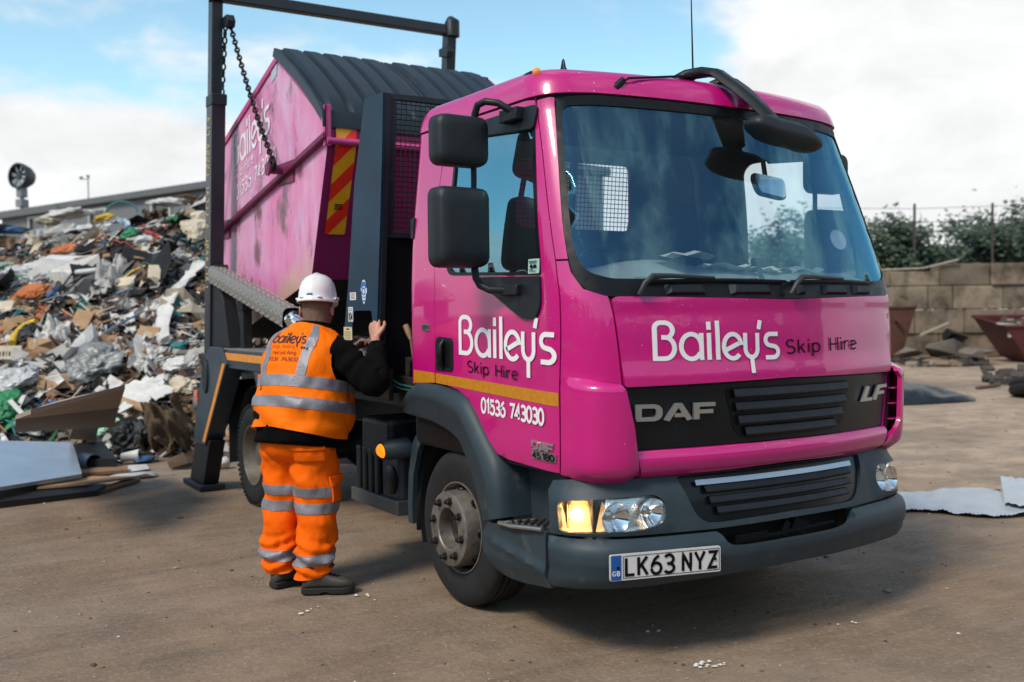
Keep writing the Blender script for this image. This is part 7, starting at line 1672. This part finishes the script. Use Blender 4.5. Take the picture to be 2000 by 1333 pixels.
S_(8, 533, 30, 34, .2, HM['mint'], 'plastic_sheet', 'pale green sheet at the very left edge of the heap', 'sheet', 22, .3)
Bd(303, 550, 24, 46, .08, HM['cream'], 'slatted_panel', 'pale upright slatted panel right of the hanging cloth', 'panel', .03, .1, .4)
S_(171, 567, 14, 26, .1, HM['white'], 'paper_sheet', 'small upright white paper left of the hanging cloth', 'paper', 23, .3)
Bd(32, 527, 26, 28, .5, HM['wood2'], 'wooden_board', 'square brown board at the left above the white bag', 'board', .02, .08, .3)
Tb([(24, 688), (30, 672), (44, 656), (64, 646), (78, 643)], .05, HM['yellow'], 'rubber_glove', 'yellow curved rubber gauntlet lying at the left', 'glove', .12)
Bg(62, 668, 54, 46, HM['black'], 'bin_bag', 'black bin bag behind the yellow gauntlet', 'bag', 24)
S_(116, 662, 54, 62, .1, HM['white'], 'rag_bundle', 'bunched white rag with trailing ends above a card sheet', 'rag', 25, .6)
S_(112, 706, 14, 62, .1, HM['white'], 'rag_strip', 'thin white rag end trailing on the left', 'rag', 26, .4)
S_(142, 690, 16, 62, -.25, HM['white'], 'rag_strip', 'thin white rag end trailing on the right', 'rag', 27, .4)
Bd(109, 758, 66, 34, .35, HM['card'], 'cardboard_sheet', 'tan card sheet sloping above the long brown panel', 'board', .012, .1, .3)
cb_ = Bd(18, 706, 46, 32, .35, HM['cream'], 'printed_board', 'cream board with black print at the lower left edge', 'board', .04, .12, .4)
Bg(34, 756, 84, 56, film, 'plastic_bag', 'clear white bag at the left above the green netting', 'bag', 28)
Bg(190, 728, 92, 76, greyfilm, 'plastic_bag', 'big grey see-through bag behind the long brown panel', 'bag', 29, .7)
S_(290, 706, 44, 62, -.3, HM['white'], 'plastic_sheet', 'stiff white curled sheet right of the big grey bag', 'sheet', 30, .35)
S_(258, 652, 18, 46, .05, HM['white'], 'plastic_strip', 'narrow white upright strip above the tan panel', 'strip', 31, .3)
Bd(291, 662, 42, 26, -.15, HM['card'], 'tan_panel', 'tan panel tucked left of the curved white sleeve', 'panel', .015, .1, .4)
Bd(178, 682, 30, 26, .6, HM['wood'], 'wooden_board', 'tilted light brown board below the tan square', 'board', .02, .1, .4)
Bg(360, 770, 54, 40, HM['cream'], 'cloth_roll', 'fat cream roll beside the rear frame of the lorry', 'cloth', 32)
Bg(382, 716, 34, 52, HM['pale'], 'sack', 'pale grey sack wedged against the rear frame', 'sack', 33)
Bg(352, 726, 40, 34, HM['white'], 'plastic_bag', 'white crumpled bag below the end of the white sleeve', 'bag', 34)
S_(296, 790, 88, 74, .3, HM['white'], 'foam_sheet', 'large smooth white foam sheet leaning low on the heap', 'sheet', 35, .05, lift=.22)
Bg(212, 840, 50, 40, HM['mint'], 'netting_bundle', 'pale green netting bundle right of the square grey panel', 'netting', 36)
S_(96, 832, 110, 40, .0, HM['green'], 'netting_sheet', 'green netting spread under the long brown panel', 'netting', 37, .35, lift=.12)
Bg(10, 800, 50, 84, HM['green'], 'netting_bundle', 'bright green netting bundle at the left edge', 'netting', 38)
Bg(66, 846, 60, 34, greyfilm, 'plastic_bag', 'grey crumpled film between the two green nettings', 'bag', 39)
Bg(265, 866, 72, 72, HM['black'], 'bin_bag', 'black bin bag at the foot of the heap', 'bag', 40, .8)
S_(336, 852, 96, 108, .1, mat('hessian', srgb(92, 76, 58), .95, var=.25, vscale=7, bump=.7, bscale=40, dirt=srgb(50, 40, 32), dirt_amt=.2), 'hessian_sack', 'large brown hessian heap beside the rear frame of the lorry', 'sack', 41, .75, .5, lift=.2)
Tb([(236, 802), (268, 812), (303, 826)], .05, HM['card'], 'wooden_pole', 'round pale pole under the white foam sheet', 'pole', .2)
Bd(40, 822, 56, 9, -.75, HM['white'], 'white_batten', 'white batten sloping down over the green netting', 'batten', .02, .2)
Bg(356, 690, 30, 24, HM['teal'], 'plastic_bag', 'small teal bag wedged behind the white sleeve', 'bag', 47)
# flat things at the foot of the heap
def slab(cs, th, m, name, label, cat, zs=None, bend=0.0):
    """a flat sheet through four picture points laid at the given heights"""
    zs = zs or (0, 0, 0, 0); P = [on_ground(px, py, z) for (px, py), z in zip(cs, zs)]; q = MB(); N = 12; top = []; 
    for i in range(N+1):
        v = i/N; top.append([(P[0].lerp(P[1], j/N)).lerp(P[3].lerp(P[2], j/N), v)+Vector((0, 0, bend*math.sin(j/N*math.pi)*math.sin(v*math.pi))) for j in range(N+1)])
    q.grid(top); bt = [[p-Vector((0, 0, th)) for p in r] for r in top]; q.grid([r[::-1] for r in bt])
    for a, b in ((top[0], bt[0]), (top[-1], bt[-1]), ([r[0] for r in top], [r[0] for r in bt]), ([r[-1] for r in top], [r[-1] for r in bt])): q.grid([a, b])
    o = q.build(name, m, None, smooth=30); return tag(o, label, cat, GRP)
slab([(-40, 958), (160, 926), (142, 864), (-40, 860)], .03, mat('mirror_panel', srgb(186, 196, 204), .22, metal=.55, var=.12, vscale=2, dirt=srgb(140, 128, 112), dirt_amt=.10, dscale=3), 'glossy_panel', 'large glossy blue panel lying at the foot of the heap', 'panel', (.16, .14, .30, .40))
slab([(-40, 985), (190, 958), (206, 945), (-40, 950)], .05, HM['black'], 'panel_shadow', 'black sheet painting in the shadow under the glossy blue panel', 'mat', (.05, .05, .08, .10))  # black slab stands in for the shadow below the panel's edge
slab([(72, 952), (170, 944), (268, 930), (180, 930)], .018, HM['card'], 'wooden_board', 'broad thin light board in front of the glossy panel', 'board', (.10, .10, .06, .08))
slab([(150, 925), (250, 918), (250, 910), (150, 914)], .03, HM['wood'], 'wooden_plank', 'level plank behind the broad thin board', 'plank', (.05, .05, .06, .06))
slab([(190, 962), (274, 936), (268, 930), (180, 956)], .02, HM['wood2'], 'wooden_batten', 'narrow batten at the front tip of the broad board', 'batten', (.03, .03, .04, .04))
slab([(30, 812), (232, 790), (244, 752), (60, 800)], .03, mat('brown_panel', srgb(160, 142, 124), .7, var=.08, vscale=3, dirt=srgb(110, 96, 84), dirt_amt=.1), 'brown_panel', 'very long grey-brown panel sloping across the lower heap', 'panel', (.78, .78, 1.0, .95), .04)
slab([(30, 838), (222, 828), (232, 790), (30, 812)], .03, mat('brown_panel_edge', srgb(112, 96, 84), .8, var=.1), 'brown_panel', 'darker brown panel hanging under the very long panel', 'panel', (.60, .55, .775, .775))
slab([(134, 854), (186, 858), (196, 818), (152, 806)], .02, HM['grey'], 'grey_panel', 'square grey panel leaning below the brown panels', 'panel', (.26, .24, .52, .58))
slab([(138, 898), (228, 896), (200, 862), (150, 866)], .12, HM['black'], 'plastic_tray', 'black plastic tray at the foot of the heap', 'tray', (.14, .14, .22, .22))
slab([(250, 922), (292, 916), (286, 907), (240, 910)], .004, HM['white'], 'paper_sheet', 'white paper lying flat in front of the black bin bag', 'paper', (.02, .02, .03, .03))
p = on_ground(182, 922); q = MB(); q.lathe([(.0, 0), (.09, 0), (.09, .2), (.08, .2), (.08, .03), (0, .03)], p+Vector((0, 0, .1))-GR_*.1, (GR_*.8-GF*.6), 24); tag(q.build('paint_tin', mat('tin_blue', srgb(70, 84, 98), .5, metal=.4, var=.2), smooth=40), 'dull blue paint tin lying on its side before the black tray', 'tin')
p = on_ground(212, 912); q = MB(); q.lathe([(0, 0), (.05, 0), (.055, .02), (.055, .2), (.02, .27), (.02, .33), (0, .33)], p+Vector((0, 0, .06))-GR_*.15, (GR_-GF*.2), 18); tag(q.build('glass_bottle', mat('bottle_brown', srgb(56, 44, 48), .1, coat=.5), smooth=40), 'dark glass bottle lying right of the paint tin', 'bottle')
p = on_ground(258, 905); q = MB(); q.lathe([(0, 0), (.045, 0), (.06, .2), (.055, .2), (.04, .01)], p+Vector((0, 0, .06))-GR_*.1, (GR_-GF*.1+Vector((0, 0, .15))), 18); tag(q.build('white_cup', HM['white'], smooth=40), 'white cup lying before the black bin bag', 'cup')
q = chunk(on_ground(280, 904)+Vector((0, 0, .04)), (.12, .10, .05), 51, n=3); tag(q.build('blue_rag', HM['blue'], smooth=60), 'crumpled blue rag beside the white cup', 'rag')
q = chunk(on_ground(262, 934)+Vector((0, 0, .03)), (.22, .12, .035), 52, n=3); tag(q.build('clear_film', film, smooth=60), 'crumpled clear film on the ground before the white paper', 'film')
q = chunk(on_ground(352, 915)+Vector((0, 0, .07)), (.18, .12, .08), 53); tag(q.build('brick_lump', HM['brown'], smooth=20), 'brown lump of brick on the ground beside the stabiliser leg', 'rubble')
q = chunk(on_ground(433, 915)+Vector((0, 0, .05)), (.09, .09, .07), 54, n=3); tag(q.build('white_rag', HM['white'], smooth=60), 'white rag on the ground between stabiliser and rear wheel', 'rag')
q = MB()
for a, b, h_ in ((6, 13, 0), (8, 14, 6)): pass
# print on the cream board
pm = MB()
for k in range(7): pm.box((-.13+.035*k, -.02, .0215), (.012 if k % 2 else .02, .07, .001))
pr = pm.build('print', HM['black'], cb_, smooth=0)
# ------------------------------------------------------------------ site building, mist cannon and container behind the heap
bA = gp(33.8, -16.6); bB = gp(26.7, -7.9); bd_ = (bB-bA).normalized(); bC = bB+bd_*9; bn = Vector((bd_.y, -bd_.x, 0)); bn = bn if bn.dot(GF) < 0 else -bn; bb = -bn*5.0; RZ = 4.93
bld = empty('site_building', tuple(bA), 'grey flat-roofed site building behind the rubbish heap', 'building'); clad = mat('grey_cladding', srgb(112, 114, 114), .6, var=.06, vscale=1.2, dirt=srgb(90, 88, 84), dirt_amt=.1, dscale=1.5); fasc = mat('grey_fascia', srgb(96, 98, 98), .55, var=.06, dirt=srgb(120, 104, 80), dirt_amt=.05)
LW = (bC-bA).length
wins = [(1.9, 1.1, 4.0, 4.62), (5.57, .9, 4.0, 4.60), (8.86, .88, 4.0, 4.58), (13.2, .95, 4.0, 4.58)]
V, F, L = cdt([(0, 0), (LW, 0), (LW, RZ-.18), (0, RZ-.18)], [[(a, z0), (a+w, z0), (a+w, z1), (a, z1)] for a, w, z0, z1 in wins], 1.0)
q = MB(); q.add([bA+bd_*x+Vector((0, 0, z)) for x, z in V], F); q.add([bA, bA+bb, bA+bb+Vector((0, 0, RZ-.18)), bA+Vector((0, 0, RZ-.18))], [(0, 1, 2, 3)]); q.add([bC, bC+bb, bC+bb+Vector((0, 0, RZ-.18)), bC+Vector((0, 0, RZ-.18))], [(0, 1, 2, 3)]); q.add([bA+bb, bC+bb, bC+bb+Vector((0, 0, RZ-.18)), bA+bb+Vector((0, 0, RZ-.18))], [(0, 1, 2, 3)])
for k in range(1, 12): x = k*1.55; q.box(bA+bd_*x+bn*.006+Vector((0, 0, 2.1)), (.03, .012, 4.2), Matrix((bd_, bn, Vector((0, 0, 1)))).transposed())
q.build('wall', clad, bld, smooth=0)
q = MB(); a0 = bA+bn*.18-bd_*.15; a1 = bC+bn*.18+bd_*.15
def slabz(P, z0, z1, mb): mb.hexa([p+Vector((0, 0, z0)) for p in P]+[p+Vector((0, 0, z1)) for p in P])
slabz([a0, a1, a1+bb-bn*.3, a0+bb-bn*.3], RZ-.19, RZ, q); q.build('roof', fasc, bld, smooth=0, bevel=.02)
q = MB(); slabz([a0+bn*.03, a0+bd_*4.2+bn*.03, a0+bd_*4.2-bn*.5, a0-bn*.5], RZ-.24, RZ-.02, q); q.build('fascia', fasc, bld, smooth=0, bevel=.02)
BM = Matrix((bd_, bn, Vector((0, 0, 1)))).transposed(); wf = mat('window_frame_white', srgb(184, 184, 180), .5); wg = mat('dark_pane', srgb(38, 46, 52), .08, coat=.5)
for a, w, z0, z1 in wins:
    q = MB(); c = bA+bd_*(a+w/2)+bn*.02; zc = (z0+z1)/2
    for dx, dz, sx_, sz_ in ((0, (z1-z0)/2, w+.16, .08), (0, -(z1-z0)/2, w+.16, .08), (-w/2, 0, .08, z1-z0-.08), (w/2, 0, .08, z1-z0-.08)): q.box(c+bd_*dx+Vector((0, 0, zc+dz)), (sx_, .07, sz_), BM)
    fo = q.build('window', wf, bld, smooth=0); q = MB(); q.box(c-bn*.04+Vector((0, 0, zc)), (w, .02, z1-z0), BM); q.build('pane', wg, fo, smooth=0)
c = at_depth(42, 345, 33.2); base = Vector((c.x, c.y, RZ-.02)); mc = empty('mist_cannon', tuple(base), 'dark round mist cannon fan on a post above the site building', 'fan'); mcm = mat('cannon_grey', srgb(64, 70, 76), .45, metal=.3, var=.1); axd = (-GF*.88-GR_*.42+Vector((0, 0, .05))).normalized()
q = MB(); q.lathe([(.37, .18), (.41, .18), (.415, .10), (.40, .0), (.34, -.2), (.25, -.34), (.12, -.36), (0, -.36)], c, axd, 32); q.lathe([(0, .13), (.10, .12), (.11, .05), (.11, -.2)], c, axd, 20); q.build('drum', mcm, mc, smooth=40)
q = MB(); x = axd.cross(Vector((0, 0, 1))).normalized(); y = x.cross(axd)
for k in range(8): t = k*math.pi/4+.2; d = x*math.cos(t)+y*math.sin(t); e = (-x*math.sin(t)+y*math.cos(t)); q.add([c+d*.11+e*.02+axd*.08, c+d*.11-e*.03+axd*.02, c+d*.38-e*.09+axd*.02, c+d*.38+e*.07+axd*.08], [(0, 1, 2, 3)])
q.build('blades', mat('blade_pale', srgb(170, 176, 180), .4), mc, smooth=0, solid=.01)
q = MB(); q.tube([base, Vector((c.x, c.y, c.z-.32))], .07, 10); q.box((c.x, c.y, c.z-.52), (.26, .22, .30), rz(.6)); q.box((c.x, c.y, c.z-.34), (.34, .10, .08), rz(.6)); q.box((c.x, c.y, c.z-.86), (.30, .26, .25), rz(.6)); q.build('stand', mat('stand_grey', srgb(128, 132, 132), .5, var=.1), mc, smooth=40, bevel=.01)
c = at_depth(172, 350, 30.4); q = MB(); q.tube([Vector((c.x, c.y, RZ-.02)), Vector((c.x, c.y, c.z+.06))], .018, 6); q.tube([Vector((c.x, c.y, c.z))-GR_*.20, Vector((c.x, c.y, c.z))+GR_*.05], .014, 6); q.box(Vector((c.x, c.y, c.z+.03))-GR_*.2, (.10, .02, .09), GM); q.lathe([(.03, 0), (.06, .05), (0, .07)], Vector((c.x, c.y, c.z+.05)), (0, 0, 1), 10)
tag(q.build('wind_vane', mat('vane_grey', srgb(120, 120, 118), .5), smooth=40), 'thin weather vane on the roof of the site building', 'wind vane')
c = gp(24.5, -13.17); q = MB(); cont = empty('green_container', tuple(c), 'dark green container at the left edge behind the heap', 'container'); gm_ = mat('container_green', srgb(18, 74, 48), .5, var=.1, dirt=srgb(60, 60, 50), dirt_amt=.1); q.box(c+Vector((0, 0, 1.72)), (2.6, 2.4, 3.44), GM); q.build('container_body', gm_, cont, smooth=0, bevel=.02)
q = MB()
for k in range(12): q.box(c+GR_*(-1.2+.218*k)-GF*1.22+Vector((0, 0, 1.72)), (.10, .05, 3.1), GM)
q.build('ribs', gm_, cont, smooth=0)
q = MB(); q.box(c+Vector((0, 0, 3.62))-GF*.1, (2.9, 2.6, .10), GM); q.build('top_sheet', mat('sheet_blue', srgb(24, 48, 66), .5), cont, smooth=0)
